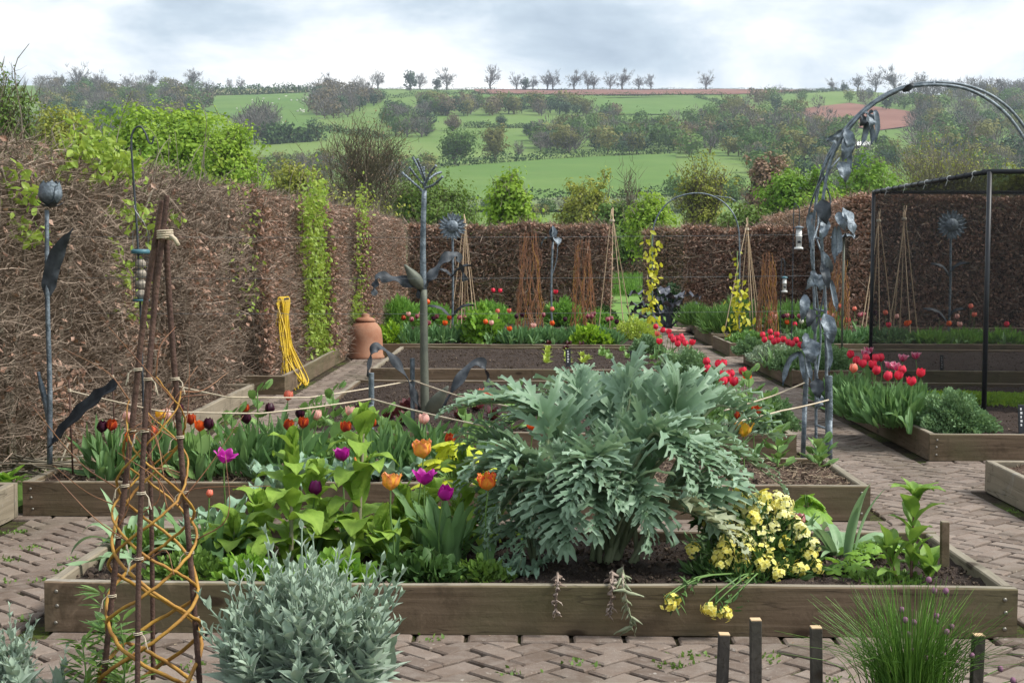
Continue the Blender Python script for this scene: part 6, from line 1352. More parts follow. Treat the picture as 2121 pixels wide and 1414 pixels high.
# ---- metal sunflowers
def sunflower(label, px, py, Y, rp, pb, leaves, face=0.0):
    top = WY(px, py, Y); b = np.array([top[0], Y, .16]); t = thing('sunflower_sculpture', label, 'sculpture', b); R = rp / F * Y; H_ = top[2] - .16
    add_tube(t, 'stem', [np.zeros(3), np.array([.01, 0, H_ * .5]), np.array([0, .02, H_])], .018, 'lead', (0, 0, 0), 10, 8)
    g = G(); th = np.linspace(0, PI / 2, 6)[:, None]; a = np.linspace(0, 2 * PI, 25)[None]; r = R * .46
    v = np.stack([r * np.sin(th) * np.cos(a), -.03 - r * .45 * np.cos(th) + 0 * a, r * np.sin(th) * np.sin(a)], -1); v[..., 1] += .004 * np.sin(v[..., 0] * 220) * np.sin(v[..., 2] * 220); g.add(v, grid_faces(6, 25)); g.obj('disc', 'lead', t, loc=(0, 0, H_))
    pv, pf, pt_ = strip_leaf(R * .62, R * .24, lift=(.15, .25, .1, -.25), fold=.35, n=7, c=5, base=.6, peak=.45); pm = G(); pm.add(pv, pf, 0, pt_); pme = pm.mesh('petal', 'lead')
    for ring, (n, s, tl) in enumerate(((18, 1.0, .05), (14, .85, .35))):
        for k in range(n):
            an = k / n * 2 * PI + ring * .2 + rng.normal() * .05; M = Matrix.Rotation(an, 4, 'Y') @ Matrix.Translation((0, -.02 - .02 * ring, R * .42)) @ Matrix.Rotation(PI / 2 + tl * -1, 4, 'X'); link('petal', pme, t, mw=Matrix.Translation((0, 0, H_)) @ M @ Matrix.Diagonal((s, s, s, 1)))
    for (lx, ly) in leaves:
        e = WY(lx, ly, Y - .12) - b; s0 = np.array([0, 0, e[2] - abs(e[0]) * .55]); d = e - s0; ribbon([s0, s0 + d * [.35, .5, .75], s0 + d * [.7, .9, 1.0], s0 + d], .10, 20, .08, side=(0, 1, .3), cup=.25, tipw=.05).obj('leaf', 'dark_lead', t)
    return t
sunflower('metal sunflower standing by the cane wigwam in the back bed', 937, 469, 22.6, 29, 697, [(908, 556), (977, 552), (886, 632), (982, 634)])
sunflower('metal sunflower standing inside the black net cage', 1970, 466, 21.6, 31, 690, [(1928, 545), (2008, 547), (1912, 638), (2000, 642)])
# ---- metal iris
Y = 23.0; top = WY(1145, 500, Y); b = np.array([top[0], Y, .16]); t = thing('iris_sculpture', 'dark metal iris flower on a tall stem before the back hedge', 'sculpture', b); Ht = top[2] - .16
add_tube(t, 'stem', [np.zeros(3), np.array([-.02, 0, Ht * .5]), np.array([0, 0, Ht])], .017, 'lead', (0, 0, 0), 10, 8); add_tube(t, 'side_stem', [np.array([-.02, 0, Ht * .62]), np.array([.06, 0, Ht * .8]), np.array([.08, 0, Ht * .98])], .009, 'lead', (0, 0, 0), 10, 6)
for k in range(3):
    a = k * 2.094 + .5; v, f, tt = strip_leaf(.27, .15, lift=(1.2, 1.45, 1.7, 2.1), fold=.5, n=9, c=5, base=.3, peak=.55, wave=.06); g = G(); g.add(v @ rotz(a).T + [0, 0, Ht], f, 0, tt); g.obj('standard_petal', 'lead', t)
    v, f, tt = strip_leaf(.26, .14, lift=(.9, .2, -1.0, -1.5), fold=.3, n=9, c=5, base=.3, peak=.6, wave=.08); g = G(); g.add(v @ rotz(a + 1.05).T + [0, 0, Ht], f, 0, tt); g.obj('fall_petal', 'lead', t)
# ---- metal flower bud on a stem inside the left hedge edge
Y = 8.25; top = WY(105, 428, Y); b = WY(103, 955, Y); t = thing('tulip_sculpture', 'grey metal tulip bud with feathered leaves at the left hedge', 'sculpture', b)
add_tube(t, 'stem', pts([(103, 960), (103, 800), (98, 620), (97, 435)], Y), [.017, .015, .013], 'lead', b, 16, 8)
for k in range(6):
    v, f, tt = petal(k * PI / 3, .05 if k % 2 else .12, .1, rng, k % 2 == 1); g = G(); g.add(v * .155 + (top - b), f, 0, tt); g.obj('petal', 'lead', t)
for k in range(4):
    v, f, tt = strip_leaf(.1, .05, lift=(.1, .2, .6, 1.2), n=7, c=3, base=.5); g = G(); g.add(v @ rotz(k * 1.57 + .6).T + (top - b) - [0, 0, .005], f, 0, tt); g.obj('sepal', 'dark_lead', t)
ribbon(rel(pts([(98, 615), (105, 570), (122, 520), (152, 474)], [Y, Y - .02, Y - .05, Y - .1]), b), .085, 30, .12, side=(1, .2, .4), cup=.15, tipw=.05).obj('leaf', 'dark_lead', t); ribbon(rel(pts([(104, 925), (150, 870), (200, 825), (243, 795)], [Y, Y - .1, Y - .18, Y - .25]), b), .10, 30, .1, side=(.4, .2, 1), cup=.15, tipw=.7).obj('leaf', 'dark_lead', t)
ribbon(rel(pts([(103, 890), (95, 840), (85, 800), (78, 770)], Y), b), .035, 14, .05, side=(1, 0, .3), tipw=.6).obj('tie_plate', 'lead', t)
# ---- metal flower behind the near arch
Y = 16.5; top = WY(1748, 492, Y); b = np.array([top[0], Y, .16]); t = thing('poppy_sculpture', 'grey metal flower with drooping petals behind the near arch', 'sculpture', b); Ht = top[2] - .16
add_tube(t, 'stem', [np.zeros(3), np.array([0, 0, Ht])], .013, 'green_metal', (0, 0, 0), 3, 8)
for k in range(5):
    v, f, tt = strip_leaf(.17, .12, lift=(.7, .1, -.5, -.2), n=9, c=5, base=.3, peak=.6, wave=.15); g = G(); g.add(v @ rotz(k * 1.257).T + [0, 0, Ht], f, 0, tt); g.obj('petal', 'lead', t)
plain_mat('kale_metal', (.035, .035, .05), (.11, .115, .135), .35, .5, .3, scale=12, bump=.8, bscale=40)
# ---- metal kale in its round base
b = W(1385, 687, 0); t = thing('kale_sculpture', 'dark metal kale with broad ruffled leaves beside the lawn', 'sculpture', b)
g = G(); g.add(*tube([[0, 0, 0], [0, 0, .05], [0, 0, .07], [0, 0, .075]], [.42, .44, .40, .05], 28)); g.obj('base', 'stone_ring', t)
for k, (px, py) in enumerate([(1315, 602), (1308, 630), (1318, 652), (1335, 640), (1358, 608), (1375, 592), (1390, 625), (1412, 607), (1425, 632), (1418, 662), (1345, 662), (1395, 605), (1370, 640)]):
    e = WY(px, py, b[1] + rng.uniform(-.35, .35)) - b; c = curve([[rng.normal() * .03, rng.normal() * .03, .06], [e[0] * .25, e[1] * .25, e[2] * .55], [e[0] * .6, e[1] * .6, e[2] * .92]], 8); g = G(); g.add(*tube(c, [.028, .014], 7)); s = g.obj('stalk', 'dark_lead', t)
    v, f, tt = strip_leaf(.50, .40, lift=(.5, .25, -.05, -.5), fold=.2, n=12, c=9, wave=.14, base=.35, peak=.55); g = G(); g.add(v @ rotz(math.atan2(e[1], e[0]) - PI / 2).T + c[-2], f, 0, tt); g.add(v @ rotz(math.atan2(e[1], e[0]) - PI / 2).T + c[-2] - [0, 0, .004], f[:, ::-1], 0, tt); g.obj('leaf', 'kale_metal', s)

# ---- the near arch with metal bean vine
Y = 9.28; o = WY(1690, 955, Y); arch = thing('bean_arch', 'grey metal garden arch with metal bean leaves and pods over the path', 'arch', o)
hoopA = [(1713, 962), (1712, 800), (1710, 640), (1702, 500), (1704, 420), (1722, 330), (1762, 262), (1815, 212), (1870, 184), (1935, 176), (2000, 184), (2060, 215), (2105, 262), (2140, 330), (2152, 430), (2156, 640), (2160, 970)]
hoopB = [(1690, 955), (1690, 800), (1687, 640), (1684, 500), (1690, 420), (1708, 340), (1748, 270), (1805, 214), (1865, 182), (1935, 171), (2005, 178), (2068, 207), (2116, 255), (2152, 325), (2166, 430), (2170, 640), (2174, 960)]
add_tube(arch, 'hoop', pts(hoopA, Y), .0105, 'lead', o, 90, 8); add_tube(arch, 'hoop', pts(hoopB, Y + .18), .0098, 'lead', o, 90, 8)
for (a, c) in [((1690, 880), (1713, 888)), ((1688, 640), (1710, 645)), ((1684, 492), (1702, 495)), ((1700, 372), (1712, 368)), ((1748, 270), (1757, 268)), ((1935, 171), (1935, 176))]: add_tube(arch, 'rung', [WY(*a, Y + .18), WY(*c, Y)], .008, 'lead', o, 3, 6)
twisted(arch, 'twisted_post', WY(1719, 868, Y - .06) - o, WY(1718, 778, Y - .06) - o, .018, 'lead', 4); add_tube(arch, 'post', pts([(1719, 962), (1719, 868)], Y - .06), .017, 'lead', o); add_tube(arch, 'post', pts([(1663, 948), (1667, 840)], Y + .05), .016, 'lead', o); twisted(arch, 'twisted_post', WY(1667, 840, Y + .05) - o, WY(1671, 755, Y + .05) - o, .016, 'lead', 4)
for pl, r in [([(1690, 790), (1700, 700), (1690, 600), (1680, 520), (1695, 460), (1690, 400), (1715, 330), (1745, 290), (1790, 230), (1830, 205), (1860, 190)], .007), ([(1700, 820), (1685, 720), (1700, 640), (1712, 560), (1690, 480), (1720, 420), (1705, 360), (1730, 300)], .006), ([(1712, 780), (1718, 720), (1706, 690)], .005), ([(1684, 520), (1675, 450), (1690, 395), (1720, 350), (1738, 328)], .006)]: add_tube(arch, 'vine', pts(pl, [Y + .09 + .08 * math.sin(k * 1.7) for k in range(len(pl))]), r, 'lead', o, 50, 6)
def metal_leaf(px0, py0, px1, py1, w, dy=-.06, mat='lead', seed=0):
    """beaten metal leaf hanging from one point to another"""
    q = np.random.default_rng(seed + int(px0)); a = WY(px0, py0, Y + q.uniform(-.03, .03)) - o; e = WY(px1, py1, Y + dy) - o; n, c = 14, 9; u = np.linspace(0, 1, n); C = a + (e - a) * u[:, None] + np.array([0, -.04, .0]) * np.sin(u * PI)[:, None]; L = np.linalg.norm(e - a); t = unit(e - a); s = unit(np.cross(t, [q.normal() * .3, 1, .1])); nr = np.cross(t, s); x = np.linspace(-1, 1, c)
    wd = w * .82 / F * Y * .5 * np.where(u < .3, .25 + .75 * np.sin(u / .3 * PI / 2), np.cos((u - .3) / .7 * PI / 2) ** .75); h = .35 * wd[:, None] * np.abs(x)[None] + w / F * Y * .09 * np.sin(u * 15 + q.uniform(0, 6))[:, None] * x[None] ** 2 * np.sign(x + .01)[None]
    v = C[:, None] + s * (wd[:, None] * x[None])[..., None] + nr * h[..., None]; g = G(); g.add(v, grid_faces(n, c)); g.add(v - nr * .004, grid_faces(n, c)[:, ::-1]); g.obj('metal_leaf', mat, arch)
for k, a in enumerate([(1797, 232, 1800, 268, 34), (1790, 240, 1782, 262, 22), (1758, 282, 1745, 335, 32), (1752, 268, 1765, 318, 26), (1740, 335, 1752, 378, 34), (1700, 415, 1712, 465, 40), (1712, 455, 1698, 500, 26), (1745, 430, 1768, 492, 34), (1735, 440, 1750, 478, 28), (1702, 545, 1715, 600, 24), (1688, 560, 1668, 600, 26), (1692, 568, 1700, 602, 34), (1668, 610, 1660, 665, 26), (1680, 640, 1672, 678, 24), (1708, 650, 1724, 712, 36), (1670, 690, 1660, 722, 24), (1675, 702, 1682, 752, 46), (1690, 785, 1696, 825, 36), (1698, 815, 1690, 848, 24), (1720, 565, 1706, 520, 18), (1735, 292, 1716, 290, 18), (1870, 190, 1892, 172, 16)]): metal_leaf(*a, mat='dark_lead' if k % 4 == 1 else 'lead', seed=k)
def pod(pl, w=9, dy=-.05):
    ribbon(rel(pts(pl, [Y + dy * (i + 1) / len(pl) for i in range(len(pl))]), o), w / F * Y * 1.3, 20, .03, side=(1, .2, 0), cup=.35, tipw=.25).obj('bean_pod', 'lead', arch)
for pl in [[(1800, 235), (1812, 235), (1816, 265), (1812, 296)], [(1795, 245), (1790, 280), (1783, 302)], [(1798, 250), (1806, 280), (1803, 300)], [(1757, 300), (1758, 335), (1755, 365)], [(1683, 440), (1674, 455), (1677, 485), (1676, 512)], [(1728, 470), (1726, 510), (1728, 545)], [(1735, 468), (1738, 510), (1732, 530)], [(1745, 270), (1722, 288), (1711, 292)], [(1655, 728), (1635, 745), (1624, 775), (1620, 798)], [(1656, 728), (1660, 755), (1662, 785)], [(1668, 735), (1675, 765), (1680, 790)], [(1720, 580), (1728, 620), (1732, 645)], [(1690, 690), (1686, 660), (1700, 655)], [(1712, 700), (1718, 735), (1716, 770)]]: pod(pl)
# ---- far arch with golden hop
Y = 22.7; o = WY(1350, 690, Y); arch2 = thing('hop_arch', 'thin metal arch over the far end of the path', 'arch', o)
for dY in (0, .25): add_tube(arch2, 'hoop', pts([(1352, 700), (1351, 600), (1352, 490), (1362, 448), (1390, 415), (1430, 401), (1470, 404), (1505, 425), (1527, 462), (1532, 520), (1531, 610), (1531, 700)], Y + dY), .013, 'lead', o, 60, 6)
add_tube(arch2, 'tendril', pts([(1480, 405), (1495, 408), (1512, 410), (1525, 418)], Y), .008, 'lead', o, 10, 5)
def hop(label, cells):
    b = WY(cells[0][0], 698, Y); t = thing('golden_hop', label, 'climber', (b[0], Y - .03, .16)); b = np.array(t.location); g = G(); add_tube(t, 'stem', [np.zeros(3), WY(cells[0][0], cells[0][1], Y - .03) - b], .006, 'stem_green', (0, 0, 0), 4, 5)
    for (px, py, n, w) in cells:
        P = WY(px, py, Y - .05) - b + rng.normal(size=(n, 3)) * [w / F * Y, .07, .05]; d = rng.normal(size=(n, 3)) * .6 + [0, -.4, -.9]; scatter(g, *OVAL, basis(d, g=rng), P, rng.uniform(.07, .13, n) * np.array(1.0))
    g.obj('leaves', 'hop_leaf', t)
hop('golden hop climbing the left leg of the far arch', [(1350, 480, 2, 6)] + [(1351, 500 + 12 * k, 7, 8) for k in range(16)]); hop('golden hop climbing the right leg of the far arch', [(1527, 520, 2, 5), (1526, 545, 3, 6), (1524, 565, 3, 6)] + [(1530, 592 + 10 * k, 10, 8 + k * .8) for k in range(10)])

# ---- bamboo wigwams
def wigwam(label, ax, ay, Y, bases, pb, key='bamboo', r=.009):
    apex = WY(ax, ay, Y); o = np.array([apex[0], Y, .16]); t = thing('cane_wigwam', label, 'wigwam', o)
    for i, (bx, dY) in enumerate(bases):
        b = WY(bx, pb - dY * 14, Y + dY); b[2] = .12; ex = 1.0 + rng.uniform(.02, .09); e = b + (apex + rng.normal(size=3) * [.015, .02, 0] - b) * ex; add_tube(t, 'cane', [b, (b + e) / 2 + rng.normal(size=3) * .008, e], [r, r * .7], 'bamboo', o, 8, 6)
    tw = G(); a = np.linspace(0, 2 * PI, 13); 
    for j in range(3): tw.add(*tube(np.stack([.035 * np.cos(a), .035 * np.sin(a), 0 * a + j * .012 - .03], -1), .007, 5, False))
    tw.obj('twine_tie', 'twine', t, loc=(0, 0, apex[2] - .16 - .02))
wigwam('cane wigwam behind the metal sunflower', 963, 462, 23.6, [(930, 0), (945, .5), (955, -.4), (975, .6), (985, -.4), (993, .2), (962, .8)], 680)
wigwam('cane wigwam at the edge of the lawn gap', 1268, 452, 23.2, [(1238, 0), (1262, -.5), (1295, -.3), (1312, .5)], 690)
wigwam('cane wigwam beside the right leg of the far arch', 1547, 470, 24.0, [(1498, -.5), (1530, .4), (1555, .6), (1562, -.3), (1570, 0), (1578, .4)], 685)
wigwam('left cane wigwam seen through the net', 1820, 452, 22.4, [(1780, -.3), (1800, .5), (1822, -.4), (1850, .2), (1790, 0)], 690); wigwam('right cane wigwam seen through the net', 1873, 448, 21.8, [(1835, -.2), (1848, .5), (1862, .3), (1888, -.4), (1903, .3)], 695)
# ---- woven willow towers further back
def tower(label, px, pt, pb, hw, Y, seed, mats=('willow_red', 'willow')):
    q = np.random.default_rng(seed); o = WY(px, pb, Y); o[2] = .15; H_ = WY(px, pt, Y)[2] - .15; R = hw / F * Y; t = thing('willow_tower', label, 'plant support', o); g = G()
    for k in range(26):
        a0 = q.uniform(0, 6.28); tr = q.uniform(.15, .9) * q.choice([-1, 1]); z1 = H_ * q.uniform(.7, 1.0); u = np.linspace(0, 1, 14); a = a0 + u * tr * 3.0; r = R * (1 - .45 * u + .12 * np.sin(u * 9 + k)); c = np.stack([r * np.cos(a), r * np.sin(a), u * z1], -1) + q.normal(size=(14, 3)) * .012; g.add(*tube(c, [.0065, .003], 4, False), m=int(q.random() < .3))
    for k in range(8):
        a = k * .785; g.add(*tube(np.array([[R * math.cos(a), R * math.sin(a), 0], [R * .7 * math.cos(a), R * .7 * math.sin(a), H_ * .55], [R * .4 * math.cos(a + .3), R * .4 * math.sin(a + .3), H_ * .98]]), [.008, .004], 5, False), m=0)
    g.obj('woven_rods', list(mats), t)
tower('tall woven willow tower left of the metal iris', 1097, 478, 672, 29, 24.6, 1); tower('woven willow tower right of the metal iris', 1208, 492, 678, 26, 25.0, 2); tower('woven willow tower behind the right tulip bed', 1588, 520, 682, 22, 23.6, 3); tower('woven willow tower behind the near arch', 1738, 535, 680, 24, 23.0, 4)

# ---- rusty obelisk wrapped in willow at the front left
o = WY(310, 1500, 4.15); o[2] = .14; ob = thing('willow_obelisk', 'rusty rod obelisk woven with golden willow at the front left', 'obelisk', o)
def rebar(pl, Ys, r=.0088):
    c = curve(rel(pts(pl, Ys), o), 200); g = G(); g.add(*tube(c, r * (1 + .07 * np.sin(np.arange(len(c)) * 2.2)), 8)); g.obj('leg', 'rust', ob); return c
LG = [rebar([(205, 1500), (238, 1180), (268, 930), (300, 640), (336, 415)], [4.12, 4.13, 4.14, 4.15, 4.16]), rebar([(284, 1510), (288, 1150), (302, 850), (320, 640), (346, 405)], [4.0, 4.04, 4.08, 4.12, 4.14], .008), rebar([(420, 1500), (396, 1180), (372, 900), (352, 640), (343, 470)], [4.16, 4.17, 4.17, 4.17, 4.16]), rebar([(318, 1470), (314, 1100), (308, 860), (318, 640), (330, 440)], [4.42, 4.38, 4.32, 4.25, 4.2], .0075)]
zt = float(LG[0][-1][2]); cen = lambda z: np.array([np.interp(z, [0, zt], [0.0, .035]), np.interp(z, [0, zt], [.03, .01]), z])
for k in range(6):
    sg = 1 if k % 2 else -1; q = np.random.default_rng(60 + k); u = np.linspace(0, 1, 70); a = (k // 2) * 2.094 + .4 + sg * u * 1.6 * 2 * PI; zmax = (.92, .85, 1.0, .95, .8, .88)[k]; z = .0 + zmax * u; r = np.interp(z, [0, .25, .6, 1.0, 1.3], [.150, .142, .112, .072, .04]) * (1 + .05 * np.sin(a * 3 + k)); C = np.array([cen(zz_) for zz_ in z]) + np.stack([r * np.cos(a), r * np.sin(a), 0 * a], -1) + q.normal(size=(70, 3)) * .0012
    g = G(); g.add(*tube(C, [.0066, .0056, .0042, .0022], 7)); rod = g.obj('willow_rod', 'willow', ob)
    e = C[-1]; d = unit(C[-1] - C[-4]); 
    for j in range(5):
        w = C[-1 - j * 7]; dd = unit(d + q.normal(size=3) * .8 + [0, 0, .4]); tw = curve([w, w + dd * .1 + q.normal(size=3) * .015, w + dd * .24 + q.normal(size=3) * .05], 9); g = G(); g.add(*tube(tw, [.0025, .0008], 5)); g.obj('side_twig', 'willow_red', rod)
for k in range(16):
    L = LG[k % 3]; i = int(len(L) * (.1 + .038 * k * .95)); c = L[min(i, len(L) - 2)]; g = G(); a = np.linspace(0, 4 * PI, 17); g.add(*tube(np.stack([.0125 * np.cos(a), .0125 * np.sin(a), np.linspace(-.005, .005, 17)], -1) + c, .0016, 5, False)); s = rng.choice([-1, 1])
    for m in (0, 1): g.add(*tube(np.array([[s * .014, -.006, 0], [s * .024, -.012, -.01], [s * (.026 + .006 * m), -.014, -.034 - .01 * m]]) + c, [.0014, .0016], 5, False))
    g.obj('twine_tie', 'twine', ob)
g = G(); a = np.linspace(0, 8 * PI, 60); c0 = WY(342, 487, 4.13) - o; g.add(*tube(np.stack([.022 * np.cos(a), .022 * np.sin(a), np.linspace(-.012, .014, 60)], -1) + c0, .0028, 5, False)); g.add(*tube(c0 + np.array([[.02, -.02, 0], [.035, -.025, -.012], [.045, -.025, -.03]]), .006, 6)); g.obj('twine_binding', 'twine', ob)

# ---- bird feeders on crook poles
Y = 8.7; b = WY(292, 960, Y); b[2] = .16; t = thing('feeder_pole', 'thin dark crook pole rising in front of the left hedge', 'pole', b); add_tube(t, 'pole', pts([(300, 945), (288, 560), (277, 380), (272, 300), (276, 272), (290, 262), (302, 278), (308, 295), (315, 297), (319, 283)], Y), [.007, .006, .005], 'dark_lead', b, 70, 6)
lid = WY(291, 521, Y - .05); t = thing('bird_feeder', 'wire fat ball feeder with blue-green lid hanging at the left hedge', 'bird feeder', lid)
g = G(); g.add(*tube([[0, 0, -.014], [0, 0, -.008], [0, 0, .008], [0, 0, .014]], [.052, .056, .056, .046], 20)); g.obj('lid', 'blue_lid', t); cg = G(); Hc = .29
for k in range(12): a = k * PI / 6; cg.add(*tube([[.045 * math.cos(a), .045 * math.sin(a), -.01], [.045 * math.cos(a), .045 * math.sin(a), -Hc]], .0012, 4, False))
for k in range(13): a = np.linspace(0, 2 * PI, 17); cg.add(*tube(np.stack([.045 * np.cos(a), .045 * np.sin(a), 0 * a - .02 - k * Hc / 13], -1), .0012, 4, False))
cg.obj('wire_cage', 'dark_lead', t); g = G(); g.add(*tube([[0, 0, -Hc], [0, 0, -Hc - .012]], .05, 18)); g.obj('tray', 'blue_lid', t)
for k in range(4): g = G(); g.add(sph * [.034, .034, .031], sphf); g.obj('fat_ball', 'seed', t, loc=(rng.normal() * .004, rng.normal() * .004, -.26 + k * .062))
g = G(); g.add(*tube(curve([[-.045, 0, .01], [-.044, 0, .12], [0, 0, .2], [.044, 0, .12], [.045, 0, .01]], 20), .0014, 5)); g.add(*tube(curve([[0, 0, .2], [-.01, 0, .22], [-.03, 0, .25], [-.035, 0, .28]], 12), .003, 6)); g.obj('handle', 'wire', t)
def tube_feeder(label, px, pt, pb, Y, lidm, polepx):
    a = WY(px, pt, Y); e = WY(px, pb, Y); L = a[2] - e[2]; r = L * .14; t = thing('bird_feeder', label, 'bird feeder', a)
    g = G(); g.add(*tube([[0, 0, 0], [0, 0, -.02], [0, 0, -.03]], [r * .5, r * 1.7, r * 1.7], 16)); g.obj('lid', lidm, t); g = G(); g.add(*tube([[0, 0, -.03], [0, 0, -L * .45], [0, 0, -L * .47], [0, 0, -L * .5], [0, 0, -L * .52], [0, 0, -L]], [r, r, r * 1.15, r * 1.15, r, r], 16)); g.obj('seed_tube', 'white_plastic', t)
    for k in (-1, 1): g = G(); g.add(*tube([[r * .2 * k, -r * 1.1, -L * .75], [r * .2 * k, -r * .9, -L * .75]], r * .45, 10)); g.obj('port', 'dark_lead', t)
    g = G(); g.add(*tube([[0, 0, -L], [0, 0, -L - .03]], [r * 1.5, r * 1.6], 16)); g.obj('tray', 'white_plastic', t)
    pb_ = WY(polepx, 690, Y); p = thing('feeder_pole', f'thin pole carrying the {label.split(" hanging")[0]}', 'pole', (pb_[0], Y, .15)); po = np.array(p.location); top = a - po + [0, 0, .28]; x0 = 0.0; add_tube(p, 'pole', [np.zeros(3), np.array([0, 0, top[2] * .6]), np.array([0, 0, top[2] - .05]), np.array([top[0] * .5, 0, top[2]]), np.array([top[0], 0, top[2] - .06]), np.array([top[0], 0, a[2] - po[2] + .0])], .007, 'dark_lead', (0, 0, 0), 40, 5)
tube_feeder('white seed feeder hanging left of the near arch', 1655, 468, 512, 19.5, 'lead', 1640); tube_feeder('small seed feeder with blue lid hanging low by the willow tower', 1625, 572, 602, 23.5, 'blue_lid', 1616)

# ---- ropes, stakes and wires
def rope(label, P, r=.0065, sag=.03):
    out = []
    for a, b in zip(P[:-1], P[1:]):
        a = np.array(a); b = np.array(b); u = np.linspace(0, 1, 14, endpoint=False)[:, None]; out.append(a + (b - a) * u - np.array([0, 0, 1]) * sag * np.linalg.norm(b - a) * 4 * u * (1 - u))
    c = np.vstack(out + [np.array(P[-1])[None]]); g = G(); k = np.arange(len(c)); g.add(*tube(c - c[0], r * .8, 6)); g.obj('rope', 'twine', label=label, cat='rope', loc=c[0])
rope('pale rope from the rusty stake to the near twisted post', [WY(140, 808, 8.25), WY(330, 851, 8.2), WY(540, 856, 8.35), WY(768, 826, 8.97)], sag=.006)
rope('pale rope from the near twisted post into the cardoon leaves', [WY(770, 826, 8.97), WY(880, 855, 8.6), WY(1015, 884, 8.2)], sag=.004)
rope('pale rope along the back of the rope-edged bed', [WY(370, 800, 9.05), WY(470, 822, 9.0), WY(640, 823, 9.4), WY(853, 788, 10.43)], sag=.004); rope('pale rope behind the corn stem', [WY(856, 788, 10.43), WY(950, 820, 9.9), WY(1100, 850, 9.2)], sag=.003)
rope('pale rope from the arch foot to the left', [WY(1716, 828, 9.2), WY(1620, 850, 8.7), WY(1500, 878, 8.3)], sag=.006); rope('upper pale rope tied to the arch post', [WY(1672, 790, 9.33), WY(1600, 820, 9.2), WY(1500, 850, 9.0)], sag=.004)
for k, (px, pt, pb, Y, lb) in enumerate([(148, 785, 982, 8.2, 'thin rusty stake holding the rope at the left end'), (237, 755, 965, 8.7, 'thin rusty stake behind the obelisk near the hedge')]):
    a, b = WY(px + 3, pb, Y), WY(px - 5, pt, Y); t = thing('rope_stake', lb, 'stake', a); add_tube(t, 'rod', [np.zeros(3), b - a], .0055, 'rust', (0, 0, 0), 3, 6); c = (b - a) * .88; g = G(); an = np.linspace(0, 6 * PI, 30); g.add(*tube(np.stack([.008 * np.cos(an), .008 * np.sin(an), np.linspace(-.01, .01, 30)], -1) + c, .003, 5)); g.obj('knot', 'twine', t)
for k, py in enumerate([487, 572, 645]):
    a = WY(100, py + 3, 9.6); b = WY(1690, py - 1, 9.4); u = np.linspace(0, 1, 30)[:, None]; c = a + (b - a) * u - np.array([0, 0, .012]) * 4 * u * (1 - u); g = G(); g.add(*tube(c - a, .001, 5, False)); g.obj('training_wire', 'wire', loc=a, label=f'{["top", "middle", "lowest"][k]} thin training wire stretched across the garden to the arch', cat='wire')
for k, (x0, x1, pt, pb, Y, lb, dk) in enumerate([(1500, 1492, 1312, 1470, 4.0, 'dark square stake leaning right at the bottom edge', 1), (1565, 1566, 1282, 1470, 3.98, 'dark square stake, tallest of the front row', 1), (1690, 1693, 1298, 1470, 4.0, 'dark square stake left of the chives', 1), (2027, 2018, 1314, 1470, 4.0, 'dark square stake right of the chives', 1), (1957, 1956, 1080, 1172, 5.75, 'weathered grey stake at the right end of the front bed', 0)]):
    a, b = WY(x1, pb, Y), WY(x0, pt, Y); a[2] = max(a[2], .1) if k == 4 else .12; t = thing('wooden_stake', lb, 'stake', a); d = Vector(b - a); L = d.length; q = d.to_track_quat('Z', 'Y'); w = .0155
    g = G(); g.add(*cbox((-w, -w, 0), (w, w, L - .002), .0015)); s = g.obj('shaft', 'dark_wood' if dk else 'sleeper_wood', t, smooth=False); s.rotation_euler = q.to_euler(); g = G(); g.add(*cbox((-w + .0005, -w + .0005, L - .002), (w - .0005, w - .0005, L + .002), .001)); s = g.obj('cut_top', 'cut_end' if dk else 'pale_wood', t, smooth=False); s.rotation_euler = q.to_euler()
def plant_label(lb, px, pt, pb, key, w=11):
    p = W(px, pb, SOILZ[key]); top = WY(px, pt, p[1]); h = top[2] - p[2]; hw = w / F * p[1] / 2; t = thing('plant_label', lb, 'label', p, .1); t.rotation_euler = (-.12, 0, .12); g = G(); g.add(*cbox((-hw, -.004, -.05), (hw, .004, h), .002)); g.obj('tag', 'black_paint', t, smooth=False)
    g = G()
    for j in range(5):
        z0 = h * (.25 + .14 * j); g.add(*cbox((-hw * .35, -.0055, z0), (hw * (.15 + .2 * (j % 2)), -.0045, z0 + h * .08), .0003))
    g.obj('lettering', 'white_ink', t, smooth=False)
plant_label('black plant label beside the pale seedling rows', 1177, 722, 760, 'E'); plant_label('black plant label at the right of the seedling bed', 1311, 726, 761, 'E'); plant_label('black plant label at the right edge beside the cage', 2116, 838, 897, 'R1', 13); plant_label('black plant label in the bed behind the cage', 1951, 735, 770, 'R2', 8); plant_label('short black plant label behind the arch', 1752, 738, 762, 'R2', 8)
# ---- black net cage
def net_mat(name, base):
    m, nt, o_ = node_mat(name); s = NT(nt); d = s.bsdf((.012, .012, .014), .7, .2); tr = s.n.new('ShaderNodeBsdfTransparent'); mx = s.n.new('ShaderNodeMixShader'); v = s.coord('Object')
    w = s.noise(v, 3, 2); f = s.math('ADD', base, s.math('MULTIPLY', w, .16)); s.put(mx.inputs[0], f); s.l.new(tr.outputs[0], mx.inputs[1]); s.l.new(d, mx.inputs[2]); s.out(o_, mx.outputs[0])
net_mat('net', .36); net_mat('roof_net', .62)
c1 = WY(2066, 348, 12.2); c2 = WY(1798, 403, 16.25); zt = (c1[2] + c2[2]) / 2; x0 = (c1[0] + c2[0]) / 2; cage = thing('net_cage', 'black netted fruit cage standing in the right-hand bed', 'fruit cage', (x0, 12.2, .15)); zt -= .15; yb = 4.05; xr = 4.6; rr = .021
P = dict(a=(0, 0), b=(0, yb), c=(xr, 0), d=(xr, yb))
for k, (x, y) in P.items(): g = G(); g.add(*tube([[x, y, -.02], [x, y, zt]], rr, 10)); g.obj('post', 'black_paint', cage)
